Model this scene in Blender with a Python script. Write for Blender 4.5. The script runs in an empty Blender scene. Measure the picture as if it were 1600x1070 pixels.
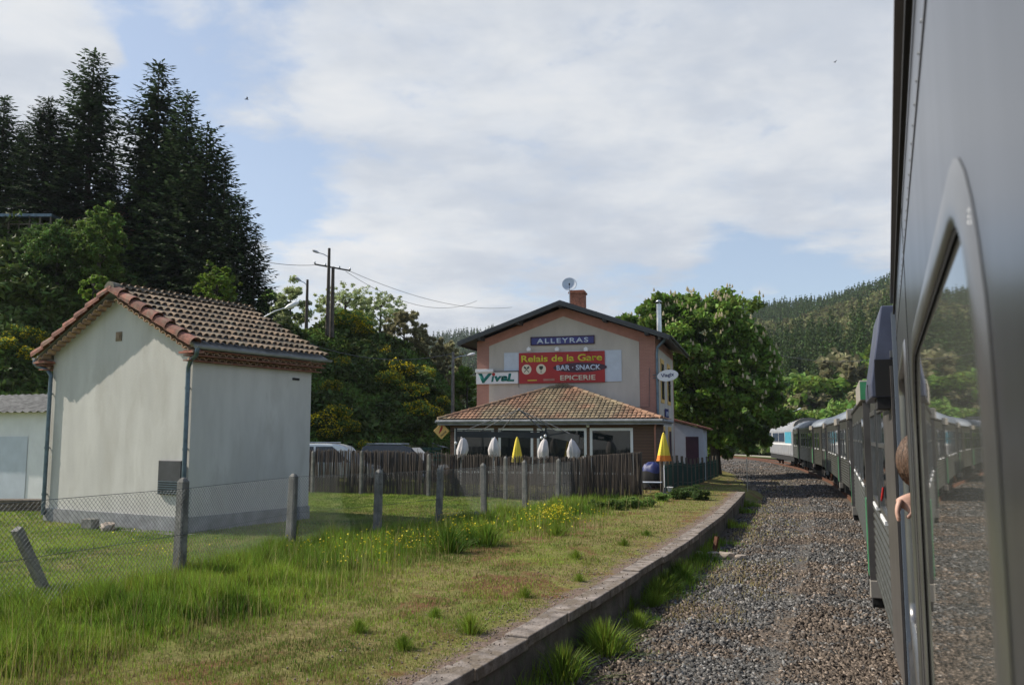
import bpy, math, random
import numpy as np
from mathutils import Vector, Matrix
R = math.radians
S = bpy.context.scene
COL = S.collection
rnd = random.Random(7)
rng = np.random.default_rng(11)

# ---------------------------------------------------------------- camera
EYE = 2.7; F = 1350.0; PITCH = math.atan((682-535)/F)
cd = bpy.data.cameras.new('camera'); cam = bpy.data.objects.new('camera', cd); COL.objects.link(cam)
cd.sensor_width = 36; cd.lens = 36*F/1600; cd.clip_start = 0.02; cd.clip_end = 6000
cam.location = (0, 0, EYE); cam.rotation_euler = (R(90)+PITCH, 0, 0)
cd.dof.use_dof = True; cd.dof.focus_distance = 30; cd.dof.aperture_fstop = 7
S.camera = cam

# ---------------------------------------------------------------- light, sky
SUN_AZ = 13.5      # degrees the sun stands in front of the picture's left
SUN_EL = 40.0
sd = Vector((-math.cos(R(SUN_AZ))*math.cos(R(SUN_EL)), math.sin(R(SUN_AZ))*math.cos(R(SUN_EL)), math.sin(R(SUN_EL))))
sl = bpy.data.lights.new('sun', 'SUN'); sl.energy = 5.0; sl.angle = R(0.5); sl.color = (1, .92, .79)
so = bpy.data.objects.new('sun', sl); COL.objects.link(so)
so.rotation_euler = sd.to_track_quat('Z', 'Y').to_euler(); so.location = (-30, 10, 40)

def at(px, py, Y):
    u = (px-800)/F; v = (535-py)/F
    c, s = math.cos(PITCH), math.sin(PITCH)
    d = Vector((u, c - v*s, s + v*c))
    k = Y/d.y
    return Vector((d.x*k, Y, EYE + d.z*k))
def atz(px, py, z):
    u = (px-800)/F; v = (535-py)/F
    c, s = math.cos(PITCH), math.sin(PITCH)
    d = Vector((u, c - v*s, s + v*c))
    k = (z-EYE)/d.z
    return Vector((d.x*k, d.y*k, z))
def unit(px, py):
    return (at(px, py, 10) - Vector((0, 0, EYE))).normalized()

W = bpy.data.worlds.new('World'); S.world = W; W.use_nodes = True
nt = W.node_tree; nt.nodes.clear()
def N(tree, t, **kw):
    n = tree.nodes.new(t)
    for k, v in kw.items(): setattr(n, k, v)
    return n
def math_n(tree, op, a, b=None, clamp=False):
    m = N(tree, 'ShaderNodeMath', operation=op, use_clamp=clamp)
    for i, x in enumerate((a, b)):
        if x is None: continue
        if isinstance(x, (int, float)): m.inputs[i].default_value = x
        else: tree.links.new(x, m.inputs[i])
    return m.outputs[0]
L = nt.links.new
sky = N(nt, 'ShaderNodeTexSky', sky_type='NISHITA'); sky.sun_disc = False
sky.sun_elevation = R(SUN_EL); sky.sun_rotation = math.atan2(sd.x, sd.y)
sky.altitude = 700; sky.air_density = 1.0; sky.dust_density = 1.4
tc = N(nt, 'ShaderNodeTexCoord')
sep = N(nt, 'ShaderNodeSeparateXYZ'); L(tc.outputs['Generated'], sep.inputs[0])
zz = math_n(nt, 'ADD', math_n(nt, 'MAXIMUM', sep.outputs[2], 0.0), 0.16)
px_ = math_n(nt, 'DIVIDE', sep.outputs[0], zz); py_ = math_n(nt, 'DIVIDE', sep.outputs[1], zz)
comb = N(nt, 'ShaderNodeCombineXYZ'); L(px_, comb.inputs[0]); L(py_, comb.inputs[1])
def noise(tree, vec, scale, detail=6, rough=.55, dist=0, off=(0, 0, 0), stretch=(1, 1, 1)):
    mp = N(tree, 'ShaderNodeMapping'); mp.inputs['Location'].default_value = off; mp.inputs['Scale'].default_value = stretch
    tree.links.new(vec, mp.inputs[0])
    n = N(tree, 'ShaderNodeTexNoise'); n.inputs['Scale'].default_value = scale; n.inputs['Detail'].default_value = detail
    n.inputs['Roughness'].default_value = rough; n.inputs['Distortion'].default_value = dist
    tree.links.new(mp.outputs[0], n.inputs['Vector'])
    return n.outputs['Fac']
def ramp(tree, fac, stops, interp='LINEAR'):
    r = N(tree, 'ShaderNodeValToRGB'); cr = r.color_ramp; cr.interpolation = interp
    while len(cr.elements) < len(stops): cr.elements.new(.5)
    for e, (p, c) in zip(cr.elements, stops):
        e.position = p; e.color = (*c, 1) if len(c) == 3 else c
    tree.links.new(fac, r.inputs[0]); return r.outputs[0]
def mixc(tree, fac, a, b, blend='MIX'):
    m = N(tree, 'ShaderNodeMix', data_type='RGBA', blend_type=blend)
    for i, x in ((0, fac), (6, a), (7, b)):
        if isinstance(x, (int, float)): m.inputs[i].default_value = x
        elif isinstance(x, tuple): m.inputs[i].default_value = (*x, 1)
        else: tree.links.new(x, m.inputs[i])
    return m.outputs[2]
n1 = noise(nt, comb.outputs[0], 1.3, 9, .56, .15, (3.1, 1.7, 0), (1, 1.1, 1))
n2 = noise(nt, comb.outputs[0], 5.0, 8, .62, .2, (9.1, 4.7, 0), (1, 1.1, 1))
cov = math_n(nt, 'ADD', math_n(nt, 'MULTIPLY', n1, .60), math_n(nt, 'MULTIPLY', n2, .44))
def lobe(px, py, width, amt):
    d = unit(px, py)
    vm = N(nt, 'ShaderNodeVectorMath', operation='DISTANCE'); L(tc.outputs['Generated'], vm.inputs[0]); vm.inputs[1].default_value = d
    mr = N(nt, 'ShaderNodeMapRange', interpolation_type='SMOOTHSTEP'); L(vm.outputs['Value'], mr.inputs[0])
    mr.inputs[1].default_value = 0; mr.inputs[2].default_value = width; mr.inputs[3].default_value = amt; mr.inputs[4].default_value = 0
    return mr.outputs[0]
for (a, b, w, k) in ((340, 160, .22, -.13), (240, 60, .12, -.12), (430, 300, .12, -.05), (1230, 420, .15, -.20), (1100, 470, .14, -.14), (60, 130, .11, .12), (950, 210, .44, .12), (640, 400, .28, .07),
                     (1380, 180, .26, .12), (165, 75, .03, .16), (700, 560, .10, .08), (1250, 360, .07, .10), (290, 50, .045, .12), (95, 60, .07, .14), (400, 190, .05, .10), (190, 250, .06, .12), (1060, 405, .05, .16), (1200, 465, .045, .15), (520, 120, .08, .08), (820, 330, .12, -.05), (1330, 330, .08, -.06)):
    cov = math_n(nt, 'ADD', cov, lobe(a, b, w, k))
mask = ramp(nt, cov, [(.455, (0, 0, 0)), (.515, (.45,)*3), (.565, (.85,)*3), (.64, (1, 1, 1))])
n3 = noise(nt, comb.outputs[0], 1.3, 5, .55, .2, (5.5, 12.2, 0), (1, 1.2, 1)); n4 = noise(nt, comb.outputs[0], 5.5, 9, .6, .3, (1.5, 2.2, 0), (1, 1.1, 1))
shade = math_n(nt, 'ADD', n3, lobe(980, 170, .5, .13))
shade = math_n(nt, 'ADD', shade, math_n(nt, 'MULTIPLY', math_n(nt, 'SUBTRACT', n4, .5), -.35))
cc = ramp(nt, shade, [(.34, (1.0, 1.0, 1.0)), (.50, (.86, .89, .93)), (.62, (.70, .75, .83)), (.8, (.58, .64, .74))])
def mrange(x, a, b, c, d):
    mr = N(nt, 'ShaderNodeMapRange', interpolation_type='SMOOTHSTEP'); L(x, mr.inputs[0])
    for i, v in enumerate((a, b, c, d)): mr.inputs[i+1].default_value = v
    return mr.outputs[0]
low = mrange(sep.outputs[2], .45, .75, 1, 0)      # thin bright veil low in the sky only
mask = math_n(nt, 'MULTIPLY', mask, math_n(nt, 'MULTIPLY', mrange(sep.outputs[2], .50, .72, 1, .12), mrange(sep.outputs[1], -.35, .15, .25, 1)))
bg1 = N(nt, 'ShaderNodeBackground'); L(mixc(nt, math_n(nt, 'MULTIPLY', low, .36), sky.outputs[0], (3.6, 4.1, 4.8)), bg1.inputs[0]); bg1.inputs[1].default_value = .125
bg2 = N(nt, 'ShaderNodeBackground'); L(cc, bg2.inputs[0]); bg2.inputs[1].default_value = .68
mx = N(nt, 'ShaderNodeMixShader'); L(mask, mx.inputs[0]); L(bg1.outputs[0], mx.inputs[1]); L(bg2.outputs[0], mx.inputs[2])
wo = N(nt, 'ShaderNodeOutputWorld'); L(mx.outputs[0], wo.inputs[0])
W.cycles.sampling_method = 'MANUAL'; W.cycles.sample_map_resolution = 512
S.view_settings.view_transform = 'Standard'; S.view_settings.look = 'None'; S.view_settings.exposure = .34; S.view_settings.gamma = 1

# ---------------------------------------------------------------- materials
def new_mat(name):
    m = bpy.data.materials.new(name); m.use_nodes = True; t = m.node_tree
    return m, t, t.nodes['Principled BSDF']
def M(name, col, rough=.8, metal=0, var=.18, scale=2.5, bump=0, bscale=25, island=0, col2=None, m2=(.5, .62), m2scale=3, spec=.5, coords='Object', stretch=(1, 1, 1), coat=0):
    m, t, b = new_mat(name)
    tcn = N(t, 'ShaderNodeTexCoord'); v = tcn.outputs[coords]
    nz = noise(t, v, scale, 6, .6, 0, (0, 0, 0), stretch)
    lo = tuple(max(0, c*(1-var*1.6)) for c in col); hi = tuple(min(1, c*(1+var*1.2)) for c in col)
    c = ramp(t, nz, [(.3, lo), (.7, hi)])
    if col2 is not None:
        nm = noise(t, v, m2scale, 8, .65, .3, (4, 2, 7), stretch)
        mk = ramp(t, nm, [(m2[0], (0, 0, 0)), (m2[1], (1, 1, 1))])
        c = mixc(t, mk, c, col2)
    if island:
        g = N(t, 'ShaderNodeNewGeometry')
        hv = N(t, 'ShaderNodeHueSaturation')
        val = math_n(t, 'ADD', math_n(t, 'MULTIPLY', g.outputs['Random Per Island'], island*2), 1-island)
        t.links.new(val, hv.inputs['Value']); t.links.new(c, hv.inputs['Color']); c = hv.outputs[0]
    t.links.new(c, b.inputs['Base Color'])
    b.inputs['Roughness'].default_value = rough; b.inputs['Metallic'].default_value = metal
    b.inputs['Specular IOR Level'].default_value = spec; b.inputs['Coat Weight'].default_value = coat
    if bump:
        bn = N(t, 'ShaderNodeBump'); bn.inputs['Strength'].default_value = 1; bn.inputs['Distance'].default_value = bump
        nb = noise(t, v, bscale, 5, .6, 0, (1, 1, 1), stretch); t.links.new(nb, bn.inputs['Height']); t.links.new(bn.outputs[0], b.inputs['Normal'])
    return m
def leafmat(name, col, var=.35, trans=.3, hue=.03, col2=None):
    m = bpy.data.materials.new(name); m.use_nodes = True; t = m.node_tree; t.nodes.clear()
    g = N(t, 'ShaderNodeNewGeometry'); oi = N(t, 'ShaderNodeObjectInfo')
    hv = N(t, 'ShaderNodeHueSaturation')
    nz = noise(t, g.outputs['Position'], .45, 4, .6)
    c = mixc(t, ramp(t, nz, [(.35, (0, 0, 0)), (.65, (1, 1, 1))]), tuple(x*.75 for x in col), tuple(x*1.25 for x in (col2 or col)))
    t.links.new(c, hv.inputs['Color'])
    v = math_n(t, 'ADD', math_n(t, 'MULTIPLY', g.outputs['Random Per Island'], var*2), 1-var)
    v = math_n(t, 'MULTIPLY', v, math_n(t, 'ADD', math_n(t, 'MULTIPLY', oi.outputs['Random'], .4), .8))
    t.links.new(v, hv.inputs['Value'])
    t.links.new(math_n(t, 'ADD', math_n(t, 'MULTIPLY', g.outputs['Random Per Island'], hue*2), .5-hue), hv.inputs['Hue'])
    p = N(t, 'ShaderNodeBsdfPrincipled'); p.inputs['Roughness'].default_value = .6; p.inputs['Specular IOR Level'].default_value = .25
    t.links.new(hv.outputs[0], p.inputs['Base Color'])
    tr = N(t, 'ShaderNodeBsdfTranslucent'); t.links.new(hv.outputs[0], tr.inputs[0])
    ms = N(t, 'ShaderNodeMixShader'); ms.inputs[0].default_value = trans
    t.links.new(p.outputs[0], ms.inputs[1]); t.links.new(tr.outputs[0], ms.inputs[2])
    o = N(t, 'ShaderNodeOutputMaterial'); t.links.new(ms.outputs[0], o.inputs[0])
    return m
MT = {}
MT['render'] = M('render_plaster', (.54, .53, .50), .9, var=.08, scale=1.4, bump=.006, bscale=45, col2=(.45, .435, .40), m2=(.50, .72), m2scale=1.6, stretch=(1, 1, .32))
MT['plinth'] = M('plinth_cement', (.25, .26, .27), .9, var=.2, scale=3, bump=.006, bscale=40)
MT['zinc'] = M('blue_grey_zinc', (.12, .165, .20), .42, .6, var=.2, scale=6)
MT['terracotta'] = M('terracotta', (.23, .092, .065), .88, var=.35, scale=5, island=.35, col2=(.20, .14, .10), m2=(.52, .66), m2scale=3, bump=.004)
MT['oldtile'] = M('weathered_tile', (.23, .165, .11), .9, var=.3, scale=5, island=.35, col2=(.12, .11, .085), m2=(.50, .64), m2scale=2.4, bump=.005)
MT['ridgetile'] = M('mossy_ridge', (.13, .12, .095), .95, var=.35, scale=5, island=.25, bump=.006)
MT['genoise'] = M('genoise_tile', (.44, .29, .19), .85, var=.25, scale=7, island=.2)
MT['vtile'] = M('veranda_tile', (.26, .145, .09), .85, var=.25, scale=.8, island=.3, col2=(.215, .17, .105), m2=(.44, .58), m2scale=.5, bump=.003)
MT['metal_dark'] = M('dark_metal', (.03, .035, .04), .45, .5)
MT['grey_box'] = M('anthracite_box', (.05, .053, .06), .5, .2)
MT['concrete'] = M('old_concrete', (.20, .195, .18), .95, var=.3, scale=4, bump=.01, bscale=45, col2=(.10, .105, .085), m2=(.55, .68), m2scale=5)
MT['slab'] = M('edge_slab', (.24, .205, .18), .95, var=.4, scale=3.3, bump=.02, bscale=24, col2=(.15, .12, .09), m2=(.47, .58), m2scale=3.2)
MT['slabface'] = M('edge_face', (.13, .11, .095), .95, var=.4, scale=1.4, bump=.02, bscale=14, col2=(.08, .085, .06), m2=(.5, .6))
MT['wire'] = M('galvanised_wire', (.10, .11, .12), .5, .7)
MT['reed'] = M('reed', (.055, .043, .033), .9, var=.2, scale=1.5, island=.35)
MT['cream'] = M('cream_render', (.50, .455, .40), .9, var=.08, scale=.9, bump=.003, bscale=50, col2=(.41, .375, .33), m2=(.50, .72), m2scale=.8, stretch=(1, 1, .3))
MT['slate'] = M('dark_roof', (.045, .05, .058), .55, .1, var=.2)
MT['fascia'] = M('dark_fascia', (.035, .04, .042), .6)
MT['white'] = M('white_paint', (.72, .73, .74), .5, var=.05)
MT['whitepanel'] = M('bluish_white_panel', (.52, .57, .64), .45, var=.05)
MT['red'] = M('sign_red', (.36, .010, .010), .45, var=.06)
MT['bluesign'] = M('enamel_blue', (.022, .022, .17), .3, var=.1)
MT['paleletter'] = M('pale_blue_letter', (.55, .62, .75), .4, var=.03)
MT['yellow'] = M('sign_yellow', (.62, .58, .04), .5, var=.03)
MT['creamletter'] = M('cream_letter', (.66, .60, .46), .5, var=.03)
MT['darkletter'] = M('dark_letter', (.02, .03, .02), .5)
MT['maroon'] = M('dark_maroon', (.045, .012, .03), .5)
MT['green'] = M('shop_green', (.0, .15, .12), .5, var=.03)
MT['darkblue'] = M('dark_blue', (.01, .02, .12), .5)
MT['ochre'] = M('ochre_plate', (.68, .43, .13), .5, var=.05)
MT['brick'] = M('chimney_brick', (.30, .12, .075), .9, var=.3, scale=9, bump=.006, bscale=30)
MT['steel'] = M('stainless', (.5, .52, .54), .28, .9)
MT['glass'] = M('dark_glass', (.012, .016, .018), .04, 0, var=.1, spec=.7)
MT['black'] = M('black', (.006, .006, .007), .8)
MT['fabric'] = M('offwhite_canvas', (.55, .52, .52), .85, var=.08, bump=.01, bscale=9)
MT['yfabric'] = M('yellow_canvas', (.80, .62, .06), .8, var=.08)
MT['ofabric'] = M('orange_canvas', (.75, .22, .03), .8, var=.1)
MT['wood_grey'] = M('weathered_wood', (.14, .115, .09), .9, var=.35, scale=3, stretch=(4, 4, .4), bump=.006)
MT['pole_wood'] = M('pole_wood', (.10, .085, .07), .9, var=.3)
MT['rust'] = M('rust', (.10, .04, .02), .95, var=.4, scale=8, bump=.01)
MT['stone'] = M('rubble_stone', (.36, .30, .25), .9, var=.3, scale=4, bump=.02, bscale=10)
MT['bark'] = M('bark', (.055, .045, .036), .95, var=.4, scale=3, stretch=(3, 3, .5), bump=.03, bscale=8)
MT['greenfence'] = M('green_fence_paint', (.012, .055, .04), .5)
MT['skin'] = M('skin', (.50, .30, .23), .55, var=.08, scale=12)
MT['hair'] = M('brown_hair', (.10, .056, .034), .6, var=.6, scale=5, stretch=(28, 28, 1.2), bump=.006, bscale=8)
MT['rope'] = M('grey_cable', (.12, .12, .13), .6)
MT['cloth_dark'] = M('dark_jacket', (.02, .02, .03), .9)

def brickmat(name, c1, c2, mort, scale=1.0, bw=.22, rh=.075, bump=.004, uvaxis='XZ', rough=.9):
    m, t, b = new_mat(name)
    tcn = N(t, 'ShaderNodeTexCoord'); sp = N(t, 'ShaderNodeSeparateXYZ'); t.links.new(tcn.outputs['Object'], sp.inputs[0])
    cb = N(t, 'ShaderNodeCombineXYZ')
    t.links.new(math_n(t, 'ADD', sp.outputs[0], sp.outputs[1]), cb.inputs[0]); t.links.new(sp.outputs[2], cb.inputs[1])
    br = N(t, 'ShaderNodeTexBrick'); br.inputs['Scale'].default_value = scale; br.inputs['Brick Width'].default_value = bw; br.inputs['Row Height'].default_value = rh
    br.inputs['Mortar Size'].default_value = .007; br.inputs['Color1'].default_value = (*c1, 1); br.inputs['Color2'].default_value = (*c2, 1); br.inputs['Mortar'].default_value = (*mort, 1)
    t.links.new(cb.outputs[0], br.inputs[0])
    nz = noise(t, tcn.outputs['Object'], 1.2, 6); c = mixc(t, ramp(t, nz, [(.3, (.0,)*3), (.7, (.35,)*3)]), br.outputs[0], tuple(x*.6 for x in c1))
    t.links.new(c, b.inputs['Base Color']); b.inputs['Roughness'].default_value = rough
    bn = N(t, 'ShaderNodeBump'); bn.inputs['Distance'].default_value = bump; bn.invert = True
    t.links.new(br.outputs['Fac'], bn.inputs['Height']); t.links.new(bn.outputs[0], b.inputs['Normal'])
    return m
MT['pink'] = brickmat('pink_brick', (.45, .23, .18), (.40, .20, .155), (.33, .19, .15))
MT['pinkplain'] = M('pink_band', (.40, .19, .145), .9, var=.12, scale=2)
MT['cladding'] = brickmat('brown_cladding', (.15, .09, .062), (.12, .072, .05), (.03, .02, .015), bw=3.0, rh=.14, bump=.012)

def glossy_metal(name, col, rough, bump=0):
    return M(name, col, rough, .85, var=.14, scale=1.6, bump=bump, bscale=8, col2=tuple(x*.6 for x in col), m2=(.42, .72), m2scale=1.6, stretch=(2.2, 1, .45))
MT['coach'] = glossy_metal('coach_metal', (.12, .122, .108), .5)
MT['ownmetal'] = glossy_metal('own_coach_metal', (.165, .172, .19), .30, .0004)
MT['coachroof'] = M('coach_roof', (.13, .155, .19), .55, .2, var=.15, scale=.7)
MT['dgreen'] = M('coach_dark_green', (.035, .10, .075), .45, .1)
MT['coachgreen'] = M('coach_green', (.05, .25, .11), .4, .1, var=.12)
MT['headerwhite'] = M('header_offwhite', (.26, .24, .21), .6, var=.15)
MT['locogrey'] = M('loco_grey', (.26, .27, .30), .5, .1, var=.15, scale=1, col2=(.28, .27, .26))
MT['locoblue'] = M('loco_blue', (.07, .33, .46), .4)
MT['fairing'] = M('fairing_blue_grey', (.10, .11, .16), .4, .4)
MT['grit'] = M('pale_grit', (.24, .19, .16), .95, var=.3, island=.4)
MT['endpanel'] = M('end_panel_brown', (.13, .12, .115), .4, .5)
MT['locowin'] = M('loco_window', (.03, .04, .12), .1)
MT['rubber'] = M('rubber', (.012, .012, .013), .8)

# ground materials (position based)
def ground_mat():
    m, t, b = new_mat('rough_grass_soil')
    g = N(t, 'ShaderNodeNewGeometry'); v = g.outputs['Position']
    green = ramp(t, noise(t, v, 1.3, 8, .65), [(.3, (.07, .115, .015)), (.5, (.14, .19, .028)), (.72, (.24, .26, .055))])
    dry = ramp(t, noise(t, v, 7.2, 9, .8, 0, (8, 3, 1)), [(.3, (.08, .06, .032)), (.5, (.20, .165, .07)), (.65, (.29, .235, .115)), (.8, (.36, .30, .19))])
    redd = ramp(t, noise(t, v, 6, 6, .7, 0, (2, 9, 1)), [(.3, (.09, .035, .022)), (.7, (.22, .10, .06))])
    at_ = N(t, 'ShaderNodeAttribute', attribute_name='dry')
    nz = noise(t, v, .8, 7, .65, .4, (5, 5, 5))
    f = math_n(t, 'ADD', math_n(t, 'MULTIPLY', at_.outputs['Fac'], .78), math_n(t, 'MULTIPLY', math_n(t, 'SUBTRACT', nz, .5), 2.4), True)
    c = mixc(t, f, green, dry)
    nr = noise(t, v, .55, 9, .72, .8, (15, 1, 3), (1, .8, 1))
    fr = math_n(t, 'MULTIPLY', ramp(t, nr, [(.52, (0, 0, 0)), (.60, (.85,)*3)]), at_.outputs['Fac'], True)
    c = mixc(t, fr, c, redd)
    sa_ = N(t, 'ShaderNodeAttribute', attribute_name='sand')
    sand = ramp(t, noise(t, v, 22, 8, .8, 0, (1, 7, 2)), [(.3, (.10, .07, .055)), (.55, (.22, .165, .135)), (.8, (.34, .28, .24))])
    fs = math_n(t, 'MULTIPLY', ramp(t, math_n(t, 'ADD', sa_.outputs['Fac'], math_n(t, 'MULTIPLY', math_n(t, 'SUBTRACT', noise(t, v, 1.6, 7, .7), .5), 1.6)), [(.45, (0, 0, 0)), (.62, (1, 1, 1))]), 1.0)
    c = mixc(t, fs, c, sand)
    t.links.new(c, b.inputs['Base Color']); b.inputs['Roughness'].default_value = 1; b.inputs['Specular IOR Level'].default_value = .1
    bn = N(t, 'ShaderNodeBump'); bn.inputs['Distance'].default_value = .05
    t.links.new(noise(t, v, 12, 8, .7), bn.inputs['Height']); t.links.new(bn.outputs[0], b.inputs['Normal'])
    return m
MT['ground'] = ground_mat()
def ballast_mat(name='ballast_soil', stones=False):
    m, t, b = new_mat(name)
    g = N(t, 'ShaderNodeNewGeometry'); v = g.outputs['Position']
    grey = ramp(t, noise(t, v, 9, 8, .8), [(.3, (.045, .043, .041)), (.55, (.12, .115, .108)), (.8, (.21, .20, .185))])
    brown = ramp(t, noise(t, v, 14, 6, .7, 0, (3, 3, 3)), [(.3, (.055, .04, .03)), (.7, (.19, .145, .11))])
    nz = noise(t, v, .45, 7, .68, .5, (1, 2, 3))
    k = ramp(t, nz, [(.44, (0, 0, 0)), (.60, (.85,)*3)])
    if stones:
        vo = math_n(t, 'ADD', math_n(t, 'MULTIPLY', g.outputs['Random Per Island'], .55), math_n(t, 'MULTIPLY', k, .75))
        k = ramp(t, vo, [(.42, (0, 0, 0)), (.62, (1, 1, 1))])
        c = mixc(t, k, (.105, .103, .10), (.125, .100, .080))
        hv = N(t, 'ShaderNodeHueSaturation'); t.links.new(c, hv.inputs['Color'])
        r2 = math_n(t, 'FRACT', math_n(t, 'MULTIPLY', g.outputs['Random Per Island'], 37.3))
        r3 = math_n(t, 'MULTIPLY', math_n(t, 'POWER', r2, 9.0), 1.6)
        t.links.new(math_n(t, 'ADD', math_n(t, 'ADD', math_n(t, 'MULTIPLY', r2, .9), .5), r3), hv.inputs['Value']); c = hv.outputs[0]
    else:
        c = mixc(t, k, grey, brown)
        ns = noise(t, v, .35, 6, .6, .6, (21, 5, 3))
        c = mixc(t, ramp(t, ns, [(.57, (0, 0, 0)), (.66, (.5,)*3)]), c, (.20, .14, .085))
        vo = N(t, 'ShaderNodeTexVoronoi'); vo.inputs['Scale'].default_value = 16; t.links.new(v, vo.inputs['Vector'])
        bn = N(t, 'ShaderNodeBump'); bn.inputs['Distance'].default_value = .04; bn.invert = True
        t.links.new(vo.outputs['Distance'], bn.inputs['Height']); t.links.new(bn.outputs[0], b.inputs['Normal'])
    t.links.new(c, b.inputs['Base Color']); b.inputs['Roughness'].default_value = .95; b.inputs['Specular IOR Level'].default_value = .2
    return m
MT['ballast'] = ballast_mat(); MT['bstone'] = ballast_mat('ballast_stone', True)
def posmat(name, a, b_, s=.3, bump=.1):
    m, t, b = new_mat(name)
    g = N(t, 'ShaderNodeNewGeometry'); v = g.outputs['Position']
    c = ramp(t, noise(t, v, s, 10, .7), [(.35, a), (.65, b_)])
    t.links.new(c, b.inputs['Base Color']); b.inputs['Roughness'].default_value = 1; b.inputs['Specular IOR Level'].default_value = .1
    bn = N(t, 'ShaderNodeBump'); bn.inputs['Distance'].default_value = bump
    t.links.new(noise(t, v, s*12, 8, .7), bn.inputs['Height']); t.links.new(bn.outputs[0], b.inputs['Normal'])
    return m
MT['bank'] = posmat('bank_soil', (.022, .030, .012), (.06, .085, .022), .35, .25)
MT['far'] = posmat('far_woodland_floor', (.018, .032, .012), (.05, .075, .022), .02, 1)
MT['base'] = posmat('meadow', (.06, .085, .03), (.13, .15, .05), .12, .1)
MT['terrace'] = posmat('terrace_gravel', (.14, .125, .10), (.22, .20, .16), .8, .02)
MT['road'] = posmat('pale_road', (.30, .28, .24), (.38, .35, .30), .5, .02)

# leaves
MT['grass'] = leafmat('grass_blade', (.11, .205, .022), .5, .42, .03, (.21, .275, .035))
MT['dryblade'] = leafmat('dry_blade', (.32, .27, .11), .4, .25, .02)
MT['conifer'] = leafmat('conifer_needle', (.045, .072, .030), .5, .2, .02)
MT['spruce2'] = leafmat('spruce_green', (.060, .095, .024), .5, .25, .03)
MT['lime'] = leafmat('spring_leaf', (.16, .24, .035), .4, .45, .03)
MT['midleaf'] = leafmat('mid_leaf', (.15, .23, .05), .4, .4, .03)
MT['darkleaf'] = leafmat('dark_leaf', (.080, .115, .028), .4, .2, .03)
MT['greyleaf'] = leafmat('greygreen_leaf', (.38, .44, .21), .3, .5, .03)
MT['softleaf'] = leafmat('soft_leaf', (.085, .14, .035), .4, .35, .03)
MT['twig'] = leafmat('brownish_spring_twig', (.26, .245, .13), .35, .4, .02)
MT['lightwood'] = leafmat('light_wood', (.15, .19, .05), .4, .3, .03, (.19, .18, .07))
MT['chestnut'] = leafmat('chestnut_leaf', (.10, .175, .025), .45, .38, .025, (.16, .24, .04))
MT['candle'] = leafmat('chestnut_blossom', (.55, .47, .30), .2, .3, .01)
MT['broom'] = leafmat('broom_blossom', (.80, .62, .02), .3, .3, .01)
MT['flower'] = leafmat('yellow_flower', (.75, .62, .03), .15, .2, .01)
# ---------------------------------------------------------------- helpers
def link_mesh(name, me, mat, parent=None, loc=None, rot=None):
    o = bpy.data.objects.new(name, me); COL.objects.link(o)
    if mat is not None:
        for x in (mat if isinstance(mat, (list, tuple)) else [mat]): me.materials.append(MT[x] if isinstance(x, str) else x)
    if parent is not None: o.parent = parent
    if loc is not None: o.location = loc
    if rot is not None: o.rotation_euler = rot
    return o
def np_obj(name, V, Fc, mat, parent=None, smooth=False, mi=None):
    V = np.asarray(V, np.float32); Fc = np.asarray(Fc, np.int32); k = Fc.shape[1]
    me = bpy.data.meshes.new(name); me.vertices.add(len(V)); me.vertices.foreach_set('co', V.ravel())
    me.loops.add(Fc.size); me.loops.foreach_set('vertex_index', Fc.ravel())
    me.polygons.add(len(Fc)); me.polygons.foreach_set('loop_start', np.arange(0, Fc.size, k, dtype=np.int32))
    if mi is not None: me.polygons.foreach_set('material_index', np.asarray(mi, np.int32))
    if smooth: me.polygons.foreach_set('use_smooth', np.ones(len(Fc), bool))
    me.update(calc_edges=True); me.validate()
    return link_mesh(name, me, mat, parent)
def tag(o, label=None, cat=None, group=None, kind=None):
    for k, v in (('label', label), ('category', cat), ('group', group), ('kind', kind)):
        if v: o[k] = v
    return o
def thing(name, label, cat, loc=(0, 0, 0), rz=0, group=None):
    o = bpy.data.objects.new(name, None); COL.objects.link(o); o.empty_display_size = .2
    o.location = loc; o.rotation_euler = (0, 0, rz)
    return tag(o, label, cat, group)
def children(o): return [c for c in COL.objects if c.parent == o]
def copy_tree(o, parent=None):
    c = o.copy(); COL.objects.link(c); c.parent = parent
    for ch in children(o): copy_tree(ch, c)
    return c
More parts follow.
